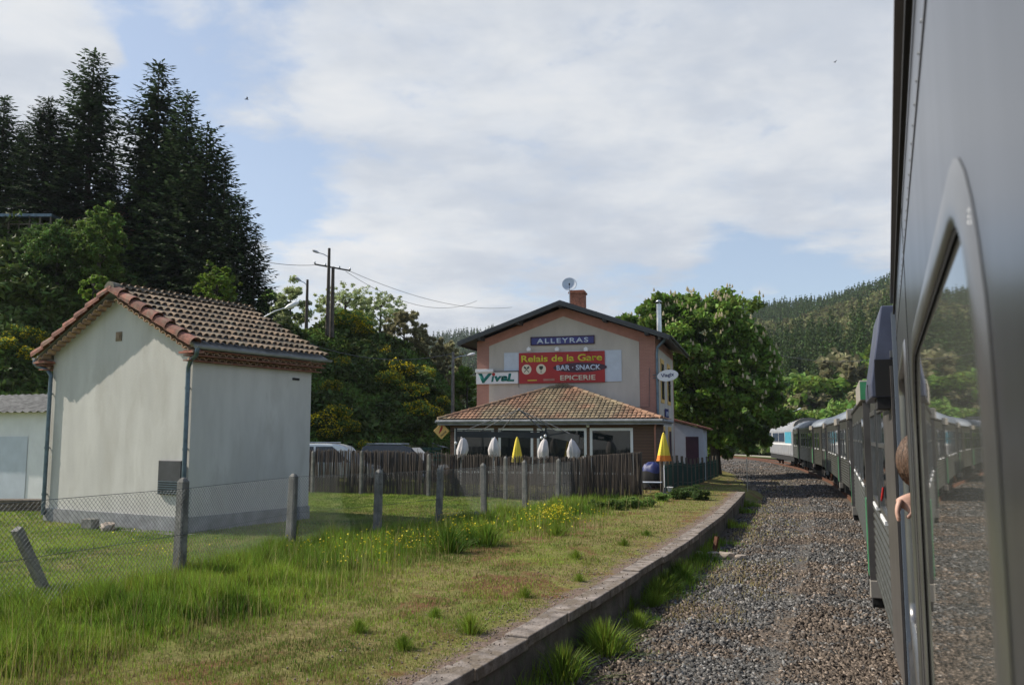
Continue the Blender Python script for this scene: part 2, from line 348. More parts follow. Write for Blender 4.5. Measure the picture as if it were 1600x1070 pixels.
class MB:
    def __init__(s): s.v = []; s.f = []; s.m = []; s.mi = 0; s.sm = []
    def add(s, vs, fs, smooth=False):
        k = len(s.v); s.v += [tuple(p) for p in vs]
        for f in fs: s.f.append(tuple(i+k for i in f)); s.m.append(s.mi); s.sm.append(smooth)
        return s
    def box(s, x0, x1, y0, y1, z0, z1, T=None):
        vs = [Vector((x, y, z)) for z in (z0, z1) for y in (y0, y1) for x in (x0, x1)]
        if T: vs = [T @ p for p in vs]
        return s.add(vs, [(0, 2, 3, 1), (4, 5, 7, 6), (0, 1, 5, 4), (2, 6, 7, 3), (0, 4, 6, 2), (1, 3, 7, 5)])
    def beam(s, a, b, w, h, up=(0, 0, 1)):
        a = Vector(a); b = Vector(b); d = (b-a).normalized(); up = Vector(up)
        if abs(d.dot(up)) > .98: up = Vector((0, 1, 0))
        r = d.cross(up).normalized(); u = r.cross(d).normalized()
        vs = [p + r*sx*w/2 + u*sy*h/2 for p in (a, b) for sy in (-1, 1) for sx in (-1, 1)]
        return s.add(vs, [(0, 1, 3, 2), (4, 6, 7, 5), (0, 4, 5, 1), (2, 3, 7, 6), (0, 2, 6, 4), (1, 5, 7, 3)])
    def tube(s, pts, r, n=8, cap=True, smooth=True):
        pts = [Vector(p) for p in pts]; rs = r if isinstance(r, (list, tuple)) else [r]*len(pts)
        vs = []; prev = None
        for i, p in enumerate(pts):
            d = (pts[min(i+1, len(pts)-1)]-pts[max(i-1, 0)])
            d = d.normalized() if d.length > 0 else Vector((0, 0, 1))
            if prev is None:
                a = Vector((0, 0, 1)) if abs(d.z) < .9 else Vector((1, 0, 0))
                x = d.cross(a).normalized()
            else: x = (prev - d*prev.dot(d)).normalized()
            prev = x; y = d.cross(x)
            for k in range(n):
                t = 2*math.pi*k/n; vs.append(p + (x*math.cos(t)+y*math.sin(t))*rs[i])
        fs = [(i*n+k, i*n+(k+1) % n, (i+1)*n+(k+1) % n, (i+1)*n+k) for i in range(len(pts)-1) for k in range(n)]
        s.add(vs, fs, smooth)
        if cap:
            s.add(vs[:n], [tuple(range(n))[::-1]]); s.add(vs[-n:], [tuple(range(n))])
        return s
    def prism(s, poly, axis, a, b, T=None):
        """poly: 2D points; axis 'x','y','z' is the extrusion axis"""
        def P(p, t): return {'x': (t, p[0], p[1]), 'y': (p[0], t, p[1]), 'z': (p[0], p[1], t)}[axis]
        n = len(poly); vs = [Vector(P(p, t)) for t in (a, b) for p in poly]
        if T: vs = [T @ q for q in vs]
        return s.add(vs, [tuple(range(n)), tuple(range(2*n-1, n-1, -1))]+[(i, (i+1) % n, n+(i+1) % n, n+i)[::-1] for i in range(n)])
    def lathe(s, prof, n=16, c=(0, 0, 0), T=None, smooth=True):
        vs = []
        for r, z in prof:
            for k in range(n):
                t = 2*math.pi*k/n; p = Vector((c[0]+r*math.cos(t), c[1]+r*math.sin(t), c[2]+z)); vs.append(T @ p if T else p)
        fs = [(i*n+k, i*n+(k+1) % n, (i+1)*n+(k+1) % n, (i+1)*n+k) for i in range(len(prof)-1) for k in range(n)]
        return s.add(vs, fs, smooth)
    def build(s, name, mat, parent=None, loc=None, rot=None, bevel=0, fixn=True):
        me = bpy.data.meshes.new(name); me.from_pydata(s.v, [], s.f)
        me.polygons.foreach_set('material_index', s.m); me.polygons.foreach_set('use_smooth', s.sm)
        me.update()
        if fixn:
            import bmesh
            bm = bmesh.new(); bm.from_mesh(me); bmesh.ops.recalc_face_normals(bm, faces=bm.faces); bm.to_mesh(me); bm.free()
        o = link_mesh(name, me, mat, parent, loc, rot)
        if bevel:
            md = o.modifiers.new('bevel', 'BEVEL'); md.width = bevel; md.segments = 2; md.limit_method = 'ANGLE'
        return o
def lettering(s, height, mat, parent, loc, rot=(R(90), 0, 0), ext=.006, bold=.0, width=None, name='lettering', shear=0, space=1.0):
    c = bpy.data.curves.new(name, 'FONT'); c.body = s; c.size = 1; c.extrude = 0; c.offset = bold; c.align_x = 'CENTER'; c.align_y = 'CENTER'; c.shear = shear; c.space_character = space
    tmp = bpy.data.objects.new('tmp_text', c); COL.objects.link(tmp)
    bpy.context.view_layer.update()
    me = bpy.data.meshes.new_from_object(tmp.evaluated_get(bpy.context.evaluated_depsgraph_get()))
    bpy.data.objects.remove(tmp)
    n = len(me.vertices); co = np.zeros(n*3, np.float32); me.vertices.foreach_get('co', co); co = co.reshape(-1, 3)
    co[:, :2] -= (co[:, :2].max(0)+co[:, :2].min(0))/2
    ex = co[:, :2].max(0)-co[:, :2].min(0); ky = height/ex[1]; kx = (width/ex[0]) if width else ky
    co[:, 0] *= kx; co[:, 1] *= ky; me.vertices.foreach_set('co', co.ravel()); me.update()
    import bmesh
    bm = bmesh.new(); bm.from_mesh(me); r = bmesh.ops.extrude_face_region(bm, geom=bm.faces[:])
    for g in r['geom']:
        if isinstance(g, bmesh.types.BMVert): g.co.z += ext
    bmesh.ops.recalc_face_normals(bm, faces=bm.faces); bm.to_mesh(me); bm.free()
    me.materials.clear()
    return link_mesh(name, me, mat, parent, loc, rot)

# value noise for placement
_tab = rng.random((256, 256))
def vnoise(x, y):
    x = np.asarray(x, float); y = np.asarray(y, float)
    xi = np.floor(x).astype(int); yi = np.floor(y).astype(int); fx = x-xi; fy = y-yi
    fx = fx*fx*(3-2*fx); fy = fy*fy*(3-2*fy)
    g = lambda a, b: _tab[a % 256, b % 256]
    return (g(xi, yi)*(1-fx)+g(xi+1, yi)*fx)*(1-fy)+(g(xi, yi+1)*(1-fx)+g(xi+1, yi+1)*fx)*fy
def fbm(x, y, o=4):
    s = 0; a = .5; t = 0
    x = np.asarray(x, float); y = np.asarray(y, float)
    x, y = x+.6*np.sin(y*.9+1.3), y+.6*np.sin(x*.8+.4)
    for i in range(o):
        c_, s_ = math.cos(.65+i*1.1), math.sin(.65+i*1.1)
        s = s+a*vnoise((x*c_-y*s_)*2**i+17*i, (x*s_+y*c_)*2**i+5*i); t += a; a *= .5
    return s/t
def sstep(a, b, x):
    t = np.clip((np.asarray(x, float)-a)/(b-a), 0, 1); return t*t*(3-2*t)

# ---------------------------------------------------------------- track line and platform line
HEAD0 = R(23.4)
SIDE0 = Vector((.08, 0))                       # where the near coach's left side passes the camera
def train_path():
    """chords of the left side plane: (x, y, heading, length)"""
    segs = []
    p = Vector((2.72, 6.10)); 
    for h, ln in ((20.4, 24.2), (17.6, 24.2), (14.0, 24.2), (9.8, 17.0)):
        segs.append((p.x, p.y, R(h), ln)); p = p + Vector((math.sin(R(h)), math.cos(R(h))))*ln
    return segs
SEGS = train_path()
# left side plane polyline for offsets
pl = [Vector((SIDE0.x-math.sin(HEAD0)*30, -math.cos(HEAD0)*30)), Vector((2.6, 5.9))]
for x, y, h, ln in SEGS: pl.append(Vector((x+math.sin(h)*ln, y+math.cos(h)*ln)))
h = 9.0
for i in range(14):
    pl.append(pl[-1]+Vector((math.sin(R(h)), math.cos(R(h))))*9); h -= 4.2
TRK = pl
def offset_line(P, d):
    out = []
    for i, p in enumerate(P):
        a = P[max(0, i-1)]; b = P[min(len(P)-1, i+1)]; t = (b-a).normalized(); out.append(p+Vector((-t.y, t.x))*d)
    return out
# platform outer edge from the photograph's measured points, z = .33
EZ = .33
EP = [atz(x, y, EZ).xy for x, y in ((853, 982), (932, 933), (1024, 877), (1069, 851), (1130, 804), (1167, 766))]
d0 = (EP[1]-EP[0]).normalized()
d0 = Vector((math.sin(R(22.8)), math.cos(R(22.8))))
EP = [EP[0]-d0*24] + EP
EDGE = EP
# smooth resample by arclength
def resample(P, step):
    out = [P[0].copy()]; acc = 0
    for a, b in zip(P, P[1:]):
        ln = (b-a).length; t = step-acc
        while t < ln: out.append(a.lerp(b, t/ln)); t += step
        acc = ln-(t-step)
    return out
def smooth_line(P, it=20):
    P = [p.copy() for p in P]
    for _ in range(it):
        Q = [P[0]]+[(P[i-1]+P[i]*2+P[i+1])/4 for i in range(1, len(P)-1)]+[P[-1]]; P = Q
    return P
EL = smooth_line(resample(EDGE, .5), 60)
EA = np.array([(p.x, p.y) for p in EL])
def edge_dist(x, y):
    """signed distance left of the platform edge (positive = on the platform)"""
    x = np.atleast_1d(np.asarray(x, float)); y = np.atleast_1d(np.asarray(y, float))
    out = np.zeros(x.shape); 
    for i in range(0, len(x), 4000):
        dx = x[i:i+4000, None]-EA[None, :, 0]; dy = y[i:i+4000, None]-EA[None, :, 1]
        j = np.argmin(dx*dx+dy*dy, 1); j2 = np.clip(j, 1, len(EA)-2)
        t = EA[j2+1]-EA[j2-1]; t /= np.linalg.norm(t, axis=1)[:, None]
        ddx = x[i:i+4000]-EA[j2, 0]; ddy = y[i:i+4000]-EA[j2, 1]
        out[i:i+4000] = -(ddx*t[:, 1]-ddy*t[:, 0])
    return out
def gz(x, y):
    """height of the platform-side ground"""
    x = np.atleast_1d(np.asarray(x, float)); y = np.atleast_1d(np.asarray(y, float))
    d = edge_dist(x, y)
    z = EZ-.03 + .12*sstep(4, 9, d) + .05*(fbm(x*.35, y*.35, 3)-.5)*sstep(.6, 3, d)
    z = z - .50*sstep(42, 50, y)*sstep(6, 2, d)  # behind the end of the edging the ground falls to the ballast
    z = z - .42*sstep(62, 90, y)*sstep(2, 6, d)
    return z
def bz(x, y):
    return -.24 + .05*(fbm(np.asarray(x)*.4, np.asarray(y)*.4, 3)-.5)

# ---------------------------------------------------------------- ground sheets
n = 44
gx = np.concatenate([-np.geomspace(900, 60, 12), np.linspace(-50, 60, 23), np.geomspace(70, 900, 12)])
gy = np.concatenate([np.linspace(-60, 170, 24), np.geomspace(190, 1000, 10)])
X, Y = np.meshgrid(gx, gy); Z = np.full(X.shape, -.36)
idx = np.arange(X.size).reshape(X.shape)
Fq = np.stack([idx[:-1, :-1].ravel(), idx[:-1, 1:].ravel(), idx[1:, 1:].ravel(), idx[1:, :-1].ravel()], 1)
tag(np_obj('ground', np.stack([X.ravel(), Y.ravel(), Z.ravel()], 1), Fq, 'base'), kind='structure')
# ballast bed ribbon
TL = smooth_line(resample(TRK, 1.5), 12)
TLc = offset_line(TL, -1.4)
offs = np.array([8.5, 7.2, 6.2, 5.2, 4.2, 3.2, 2.2, 1.2, .2, -1.5, -3.2, -4.2])
V = []
for i, p in enumerate(TLc):
    a = TLc[max(0, i-1)]; b = TLc[min(len(TLc)-1, i+1)]; t = (b-a).normalized(); nrm = Vector((-t.y, t.x))
    for o_ in offs:
        q = p+nrm*o_; edge = -.10 if o_ in (8.5, -4.2) else 0
        V.append((q.x, q.y, float(bz(q.x, q.y))+edge + (.06 if -2 < o_ < 2.3 else 0)))
m_ = len(offs); nT = len(TLc)
idx = np.arange(nT*m_).reshape(nT, m_)
Fq = np.stack([idx[:-1, :-1].ravel(), idx[1:, :-1].ravel(), idx[1:, 1:].ravel(), idx[:-1, 1:].ravel()], 1)
tag(np_obj('ballast_bed', V, Fq, 'ballast', smooth=True), kind='structure')
# pale verge beyond the track
VL = offset_line(TLc, -4.4)[int(70/1.5):]; VL2 = offset_line(TLc, -6.0)[int(70/1.5):]
V = [(p.x, p.y, -.10) for p in VL]+[(p.x, p.y, -.05) for p in VL2]; k = len(VL)
tag(np_obj('path', V, [(i, i+1, k+i+1, k+i) for i in range(k-1)], 'road'), kind='structure')
# platform side ground: grid in edge coordinates
ts = np.concatenate([[.28, .6, 1.0], np.arange(1.5, 14, .6), np.arange(14.5, 60, 1.8)])
EXT = list(EL); td = (EL[-1]-EL[-4]).normalized()
for i in range(110):
    td = Vector((td.x*math.cos(R(.22))-td.y*math.sin(R(.22)), td.x*math.sin(R(.22))+td.y*math.cos(R(.22)))); EXT.append(EXT[-1]+td*.6)
V = []; D = []
for i, p in enumerate(EXT):
    a = EXT[max(0, i-3)]; b = EXT[min(len(EXT)-1, i+3)]; t = (b-a).normalized(); nrm = Vector((-t.y, t.x))
    tt = ts if i < len(EL)+1 else np.concatenate([[-.8, .4], ts[2:]])
    for w in tt: q = p+nrm*w; V.append((q.x, q.y))
V = np.array(V); PZ = gz(V[:, 0], V[:, 1])
kk = len(ts); idx = np.arange(len(V)).reshape(-1, kk); PZ[idx[len(EL)-1:, 0]] = -.34
Fq = np.stack([idx[:-1, :-1].ravel(), idx[1:, :-1].ravel(), idx[1:, 1:].ravel(), idx[:-1, 1:].ravel()], 1)
# chain-link line
FL = [Vector(p) for p in ((-9.6, 6.0), (-6.95, 10.6), (-5.5, 14.6), (-4.66, 18.5), (-3.19, 20.8), (-1.93, 23.1), (-.82, 25.7), (.42, 28.2), (1.62, 30.9), (2.72, 33.6))]
FA = np.array([(p.x, p.y) for p in FL])
def fence_dist(x, y):
    """signed distance from the chain-link line, positive towards the track"""
    x = np.asarray(x, float); y = np.asarray(y, float)
    fx = np.interp(y, FA[:, 1], FA[:, 0]); return (x-fx)*.89
def dryness(x, y):
    d = edge_dist(x, y); f = fence_dist(x, y)
    k = 1-sstep(3.6, 1.2, f)   # dry away from the fence
    k = np.where(f < 0, .30, k)
    nz = fbm(np.asarray(x)*.6+9, np.asarray(y)*.6+3, 4)
    k = k + (nz-.5)*1.1
    k = np.maximum(k, sstep(1.6, .3, d))
    k = np.where(np.asarray(y) > 36, k*.6+.25, k)
    return np.clip(k, 0, 1)
g = np_obj('grass_ground', np.column_stack([V, PZ]), Fq, 'ground', smooth=True)
at_ = g.data.attributes.new('dry', 'FLOAT', 'POINT'); at_.data.foreach_set('value', dryness(V[:, 0], V[:, 1]).astype(np.float32))
at_ = g.data.attributes.new('sand', 'FLOAT', 'POINT'); dd_ = edge_dist(V[:, 0], V[:, 1]); at_.data.foreach_set('value', (sstep(1.1, .3, dd_)*(V[:, 1] < 40)*.8).astype(np.float32))
tag(g, kind='structure')
# terrace gravel under the parasols is the same sheet; edging slabs with joints
sl_ = MB(); fc = MB()
i = 0; T = 0
while i < len(EL)-3:
    step = rnd.choice((2, 2, 3)); j = min(i+step, len(EL)-1)
    a, b = EL[i], EL[j]; t = (b-a).normalized(); nr = Vector((-t.y, t.x)); a2 = a+t*.012; b2 = b-t*.012
    dz = rnd.uniform(-.012, .012); dn = rnd.uniform(-.015, .015); w = .34+rnd.uniform(-.02, .02)
    zt = EZ+dz; 
    top = [a2+nr*dn, b2+nr*dn, b2+nr*(w), a2+nr*(w)]
    vs = [(p.x, p.y, zt) for p in top]+[(p.x, p.y, zt-.13) for p in top]
    sl_.add(vs, [(0, 1, 2, 3), (4, 7, 6, 5), (0, 4, 5, 1), (1, 5, 6, 2), (2, 6, 7, 3), (3, 7, 4, 0)])
    i = j
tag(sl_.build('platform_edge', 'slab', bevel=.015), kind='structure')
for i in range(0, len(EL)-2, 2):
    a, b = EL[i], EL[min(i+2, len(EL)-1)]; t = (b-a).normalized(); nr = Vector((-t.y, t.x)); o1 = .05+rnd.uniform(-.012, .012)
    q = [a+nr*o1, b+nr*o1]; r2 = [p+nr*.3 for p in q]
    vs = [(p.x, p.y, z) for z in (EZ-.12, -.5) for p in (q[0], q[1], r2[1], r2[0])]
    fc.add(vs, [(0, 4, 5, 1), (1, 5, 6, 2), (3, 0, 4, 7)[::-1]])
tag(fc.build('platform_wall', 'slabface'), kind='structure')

# ---------------------------------------------------------------- hillsides
CP = np.array([[-400, 330], [0, 344], [100, 352], [200, 402], [260, 442], [330, 486], [400, 512], [450, 517], [520, 516], [560, 522], [640, 548], [680, 580], [700, 608], [730, 648], [765, 682]])
def bankparams(u):
    px = 800+F*u
    yc = np.interp(px, CP[:, 0], CP[:, 1])
    foot = np.interp(px, [0, 120, 330, 500, 800], [38, 40, 46, 49, 56]); crest = foot+np.interp(px, [0, 300, 500, 800], [17, 16, 13, 11])
    H = 2.7+(682-yc)/F*crest
    H = np.where(px > 755, .0, H)
    return foot, crest, H
def bankz(x, y):
    x = np.asarray(x, float); y = np.asarray(y, float); u = x/np.maximum(y, 1)
    foot, crest, H = bankparams(u)
    t = np.clip((y-foot)/(crest-foot), 0, 1)
    lump = (fbm(x*.25, y*.25, 4)-.5)
    z = .35+(np.maximum(H, .4)-.35)*(t**.85) + lump*1.6*np.sin(np.pi*np.clip(t, 0, 1))
    z = z + np.clip(y-crest, 0, 60)*.02
    return z
us = np.linspace(-1.15, -.02, 150); Ys = np.concatenate([np.arange(34, 80, .7), np.arange(82, 130, 6)])
U, YY = np.meshgrid(us, Ys); XX = U*YY; foot, crest, H = bankparams(U)
ZZ = np.where(YY < foot, -.6, bankz(XX, YY))
idx = np.arange(U.size).reshape(U.shape)
Fq = np.stack([idx[:-1, :-1].ravel(), idx[:-1, 1:].ravel(), idx[1:, 1:].ravel(), idx[1:, :-1].ravel()], 1)
tag(np_obj('hillside', np.stack([XX.ravel(), YY.ravel(), ZZ.ravel()], 1), Fq, 'bank', smooth=True), kind='structure')
# far valley side
RP = np.array([[-900, 500], [300, 540], [640, 545], [690, 530], [740, 524], [830, 515], [900, 508], [1000, 497], [1080, 486], [1140, 484], [1200, 481], [1270, 475], [1320, 466], [1350, 456], [1400, 440], [1500, 395], [1620, 350], [2400, 250]])
def farz(x, y):
    x = np.asarray(x, float); y = np.asarray(y, float); px = 800+F*x/y
    ry = np.interp(px, RP[:, 0], RP[:, 1])+9
    D1 = np.interp(px, [600, 900, 1150, 1500], [900, 850, 620, 520]); D0 = np.interp(px, [600, 1000, 1150, 1400], [260, 200, 150, 110])
    t = np.clip((y-D0)/(D1-D0), 0, 1.15)
    H = 2.7+(682-ry)/F*D1
    return -.4+H*np.power(t, 1.25)*np.where(t > 1, 1-.6*(t-1), 1)+ 3*(fbm(x*.02, y*.02, 4)-.5)*sstep(0, .3, t)
us = np.linspace(-.9, 1.3, 160); Ys = np.geomspace(100, 1100, 90)
U, YY = np.meshgrid(us, Ys); XX = U*YY; ZZ = farz(XX, YY)
idx = np.arange(U.size).reshape(U.shape)
Fq = np.stack([idx[:-1, :-1].ravel(), idx[:-1, 1:].ravel(), idx[1:, 1:].ravel(), idx[1:, :-1].ravel()], 1)
tag(np_obj('far_hills', np.stack([XX.ravel(), YY.ravel(), ZZ.ravel()], 1), Fq, 'far', smooth=True), kind='structure')

# ---------------------------------------------------------------- plants (mesh makers)
def quads(c, size, aspect=1.6, droop=0, r=rng, n_bias=None, fold=False):
    """random leaf rhombi around centres c (N,3)"""
    c = np.asarray(c, float); n = len(c); size = np.broadcast_to(size, (n,))
    d = r.normal(size=(n, 3)); d[:, 2] = d[:, 2]*.7-droop; d /= np.linalg.norm(d, axis=1)[:, None]
    e = r.normal(size=(n, 3)); e[:, 2] *= .5
    if n_bias is not None: e = np.cross(d, n_bias)+e*.5
    e -= d*(e*d).sum(1)[:, None]; e /= np.linalg.norm(e, axis=1)[:, None]
    a = size[:, None]*aspect/2*d; b = size[:, None]/2*e
    V = np.stack([c-a, c+b*1.0-a*.1, c+a, c-b*1.0-a*.1], 1).reshape(-1, 3)
    return V, np.arange(4*n).reshape(-1, 4)
def join(parts):
    Vs = []; Fs = []; k = 0
    for V, Fc in parts: Vs.append(V); Fs.append(np.asarray(Fc)+k); k += len(V)
    return np.concatenate(Vs), np.concatenate(Fs)
def conifer_mesh(h, r, seed, dens=1.0, base=.12, power=.85, twig=.42):
    rg = np.random.default_rng(seed); parts = []; P0 = []; DD = []; LL = []
    z = h*base
    while z < h*.985:
        f = 1-z/h; nb = int(rg.integers(10, 15)*(1 if f > .15 else .6)); ph = rg.random()*6.28
        for k in range(nb):
            if rg.random() > dens: continue
            a = ph+k*6.283/nb+rg.normal()*.2; L_ = r*min(1, f**power*1.05+.03)*rg.uniform(.62, 1.12)
            el = .35*(1-f)+rg.normal()*.06-.10
            m = max(4, int(L_/.14)); s = np.linspace(.12, 1, m)
            pos = np.stack([np.cos(a)*L_*s*math.cos(el), np.sin(a)*L_*s*math.cos(el), z+L_*(s*math.sin(el)-.32*s**2*f+.12*s**3)], 1)
            for sd in (-1, 1):
                an = a+sd*rg.uniform(.55, .95, m)
                tl = twig*(1.15-.55*s)*rg.uniform(.6, 1.2, m)*min(1, .4+L_/2)
                dr = np.stack([np.cos(an), np.sin(an), rg.uniform(-.45, .1, m)], 1)
                P0.append(pos+rg.normal(size=pos.shape)*.03); DD.append(dr); LL.append(tl)
            P0.append(pos[-1:]); DD.append(np.array([[np.cos(a), np.sin(a), .15]])); LL.append(np.array([twig*.8]))
        z += rg.uniform(.22, .36)*(.6+.5*f)
    top = np.array([[0, 0, h*.96]]*4); P0.append(top); DD.append(np.array([[.3, 0, 1], [-.3, .1, 1], [0, .3, 1], [0, 0, 1.]])); LL.append(np.array([.3, .3, .3, .5]))
    P = np.concatenate(P0); d = np.concatenate(DD); l = np.concatenate(LL)
    d /= np.linalg.norm(d, axis=1)[:, None]; w = np.cross(d, [0, 0, 1]); w += rg.normal(size=w.shape)*.35; w /= np.linalg.norm(w, axis=1)[:, None]
    b = w*(l*.21)[:, None]; e = d*l[:, None]
    V = np.stack([P, P+e*.45+b, P+e, P+e*.45-b], 1).reshape(-1, 3)
    return V, np.arange(len(V)).reshape(-1, 4)
def trunk_obj(h, r, parent, mat='bark', lean=(0, 0), limbs=0, seed=1, spread=1.0, crown0=.35):
    rg = random.Random(seed); b = MB()
    pts = [(lean[0]*t*t+rg.uniform(-.03, .03)*r*6, lean[1]*t*t+rg.uniform(-.03, .03)*r*6, h*t-.3*(t == 0)) for t in (0, .06, .25, .5, .75, 1)]
    b.tube(pts, [r*1.5, r*1.1, r*.9, r*.65, r*.4, r*.08], 8)
    for i in range(limbs):
        t = rg.uniform(crown0, .85); a = rg.uniform(0, 6.28); L_ = spread*rg.uniform(.5, .9)*(1.1-t*.6); z = h*t
        p0 = Vector((lean[0]*t*t, lean[1]*t*t, z)); d = Vector((math.cos(a), math.sin(a), rg.uniform(.3, .9)))
        b.tube([p0, p0+d*L_*.5, p0+d*L_+Vector((0, 0, L_*.15))], [r*.4, r*.22, r*.04], 5, cap=False)
    return b.build('trunk', mat, parent)
def crown_mesh(h0, h1, rx, seed, nl, ls, ry=None, clumps=60, power=1.0, droop=.2, shell=.55, flat=1.0, csize=.22, aspect=1.6):
    """leaf clumps around an uneven ellipsoid between h0 and h1"""
    rg = np.random.default_rng(seed); ry = ry or rx; cz = (h0+h1)/2; rz = (h1-h0)/2
    d = rg.normal(size=(clumps, 3)); d /= np.linalg.norm(d, axis=1)[:, None]
    rad = rg.uniform(shell, 1.0, clumps)**.6*rg.uniform(.80, 1.16, clumps)
    C = d*rad[:, None]*np.array([rx, ry, rz])*np.array([1, 1, 1.0]); C[:, 2] += cz
    cs = csize*rx*rg.uniform(.6, 1.35, clumps)
    k = rg.integers(0, clumps, nl)
    off = rg.normal(size=(nl, 3)); off /= np.linalg.norm(off, axis=1)[:, None]; off *= (rg.random(nl)**.45)[:, None]*np.array([1, 1, .75*flat])
    P = C[k]+off*cs[k][:, None]
    s = ls*rg.uniform(.6, 1.3, nl)
    return quads(P, s, aspect, droop, rg), (C, cs)
def make_tree(name, label, cat, h0, h1, rx, seed, nl, ls, mat, tr=.16, group=None, **kw):
    t = thing(name, label, cat, group=group)
    (V, Fc), _ = crown_mesh(h0, h1, rx, seed, nl, ls, **kw)
    np_obj('crown', V, Fc, mat, t)
    trunk_obj(h1*.86, tr, t, limbs=7, seed=seed, spread=rx*.8)
    return t
def place(t, x, y, z, s=1, rz=0, label=None, group=None, sz=None):
    t.location = (x, y, z); t.rotation_euler = (0, 0, rz); t.scale = (s, s, sz or s)
    if label: t['label'] = label
    if group: t['group'] = group
    return t
# ---------------------------------------------------------------- tiles
def tile_slope(mb, O, U, V, nu, nv, pu, pv, inside=None, amp=.05, jit=.01, lift=.02, seg=5, over=1.15, half=.62):
    """curved tiles: O origin at the eave, U unit along the eave, V unit up the slope"""
    O = Vector(O); U = Vector(U).normalized(); V = Vector(V).normalized(); Nn = U.cross(V).normalized()
    if Nn.z < 0: Nn = -Nn
    for j in range(nv):
        for i in range(nu):
            u = (i+.5)*pu; v = j*pv
            if inside and not inside(u, v+pv*.5): continue
            du = rnd.uniform(-jit, jit); dv = rnd.uniform(-jit, jit); dn = rnd.uniform(-jit, jit)*.4
            vs = []
            for e, (vv, k, nn) in enumerate(((0, 1.0, lift), (pv*over, .84, 0.0))):
                for layer in (0, .018):
                    for s_ in range(seg+1):
                        a = math.pi*s_/seg
                        vs.append(O+U*(u+du-math.cos(a)*pu*half*k)+V*(v+vv+dv)+Nn*(math.sin(a)*(amp*k)+nn+dn-layer))
            m = seg+1; fs = []
            for s_ in range(seg):
                fs.append((s_, s_+1, 2*m+s_+1, 2*m+s_))
                fs.append((m+s_, s_, s_+1, m+s_+1)[::-1])
            mb.add(vs, fs, False)

# ---------------------------------------------------------------- the rendered utility shed
SW, SD = 5.66, 4.13; SH = 4.98; SR = 6.40; SG = .40
shed = thing('utility_shed', 'small grey rendered shed with red tiled gable roof beside the wire fence', 'shed', (-7.78, 21.0, SG), 0)
shed.rotation_euler = (0, 0, R(-30))
# local: x runs from the front corner to the left is -x; y goes back
he = SH-SG; hr = SR-SG; hw = SW/2
b = MB(); b.prism([(-SW, .38), (0, .38), (0, he), (-hw, hr), (-SW, he)], 'y', 0, SD); b.build('wall', 'render', shed)
b = MB(); b.box(-SW-.035, .035, -.035, SD+.035, -.6, .38); b.build('plinth', 'plinth', shed, bevel=.01)
b = MB(); b.box(-SW*.62, .35, -.42, -.04, -.35, .015); b.build('footing', 'concrete', shed)
sl_len = math.hypot(hw, hr-he); vx = hw/sl_len; vz = (hr-he)/sl_len
OV = .36; FO = .33
roof = MB()
for sgn in (1, -1):   # two thin roof decks
    x_e = (0 if sgn > 0 else -SW)+sgn*OV; z_e = he-OV*vz/vx
    p = [(x_e, z_e+.10), (-hw, hr+.10), (-hw, hr+.05), (x_e, z_e+.05)]
    roof.prism(p, 'y', -FO+.06, SD+.26)
rf = roof.build('roof', 'plinth', shed)
t1 = MB()
tile_slope(t1, (OV+.03, -FO+.14, he-OV*vz/vx+.12), (0, 1, 0), (-vx, 0, vz), 22, 9, .208, .42, amp=.085, lift=.075, half=.40, over=1.1)
t1.build('roof_tiles', 'oldtile', rf)
t1 = MB()
tile_slope(t1, (-SW-OV-.03, -FO+.14, he-OV*vz/vx+.12), (0, 1, 0), (vx, 0, vz), 22, 9, .208, .42, amp=.085, lift=.075, half=.40, over=1.1)
t1.build('roof_tiles', 'oldtile', rf)
v = MB()
for sgn in (1, -1):
    for j in range(7):
        d0_ = j*.52; x = ((0 if sgn > 0 else -SW)+sgn*(OV+.05))-sgn*vx*d0_; z = he-(OV+.05)*vz/vx+vz*d0_+.12
        a = Vector((x, -FO+.02, z+.05)); e = a+Vector((-sgn*vx, 0, vz))*.60+Vector((0, 0, -.075))
        dd = (e-a).normalized(); nn = Vector((sgn*vz, 0, vx)); vs = []
        for p, k in ((a, 1.0), (e, .86)):
            for lay in (0, .02):
                for s_ in range(7):
                    an = math.pi*(s_/6)*1.02
                    vs.append(p+Vector((0, -math.cos(an)*.155*k+.03, 0))+nn*((math.sin(an)*.13)*k-lay))
        m = 7; fs = []
        for s_ in range(6): fs += [(s_, s_+1, 2*m+s_+1, 2*m+s_), (m+s_, s_, s_+1, m+s_+1)]
        # front flap
        q = [vs[0], vs[2*m], vs[2*m]-nn*.06, vs[0]-nn*.09]
        v.add(vs, fs); v.add(q, [(0, 1, 2, 3)])
v.build('verge_tiles', 'terracotta', rf)
v = MB()
for j in range(12):
    y = -FO-.02+j*.395; vs = []
    for yy, k in ((y, 1.06), (y+.44, .92)):
        for s_ in range(9):
            an = math.pi*s_/8; vs.append((-hw-math.cos(an)*.19*k, yy-.04, hr+.10+math.sin(an)*.17*k+(.02 if yy == y else 0)))
    v.add(vs, [(s_, s_+1, 9+s_+1, 9+s_) for s_ in range(8)]+[tuple(range(9))])
v.build('ridge_tiles', 'ridgetile', rf)
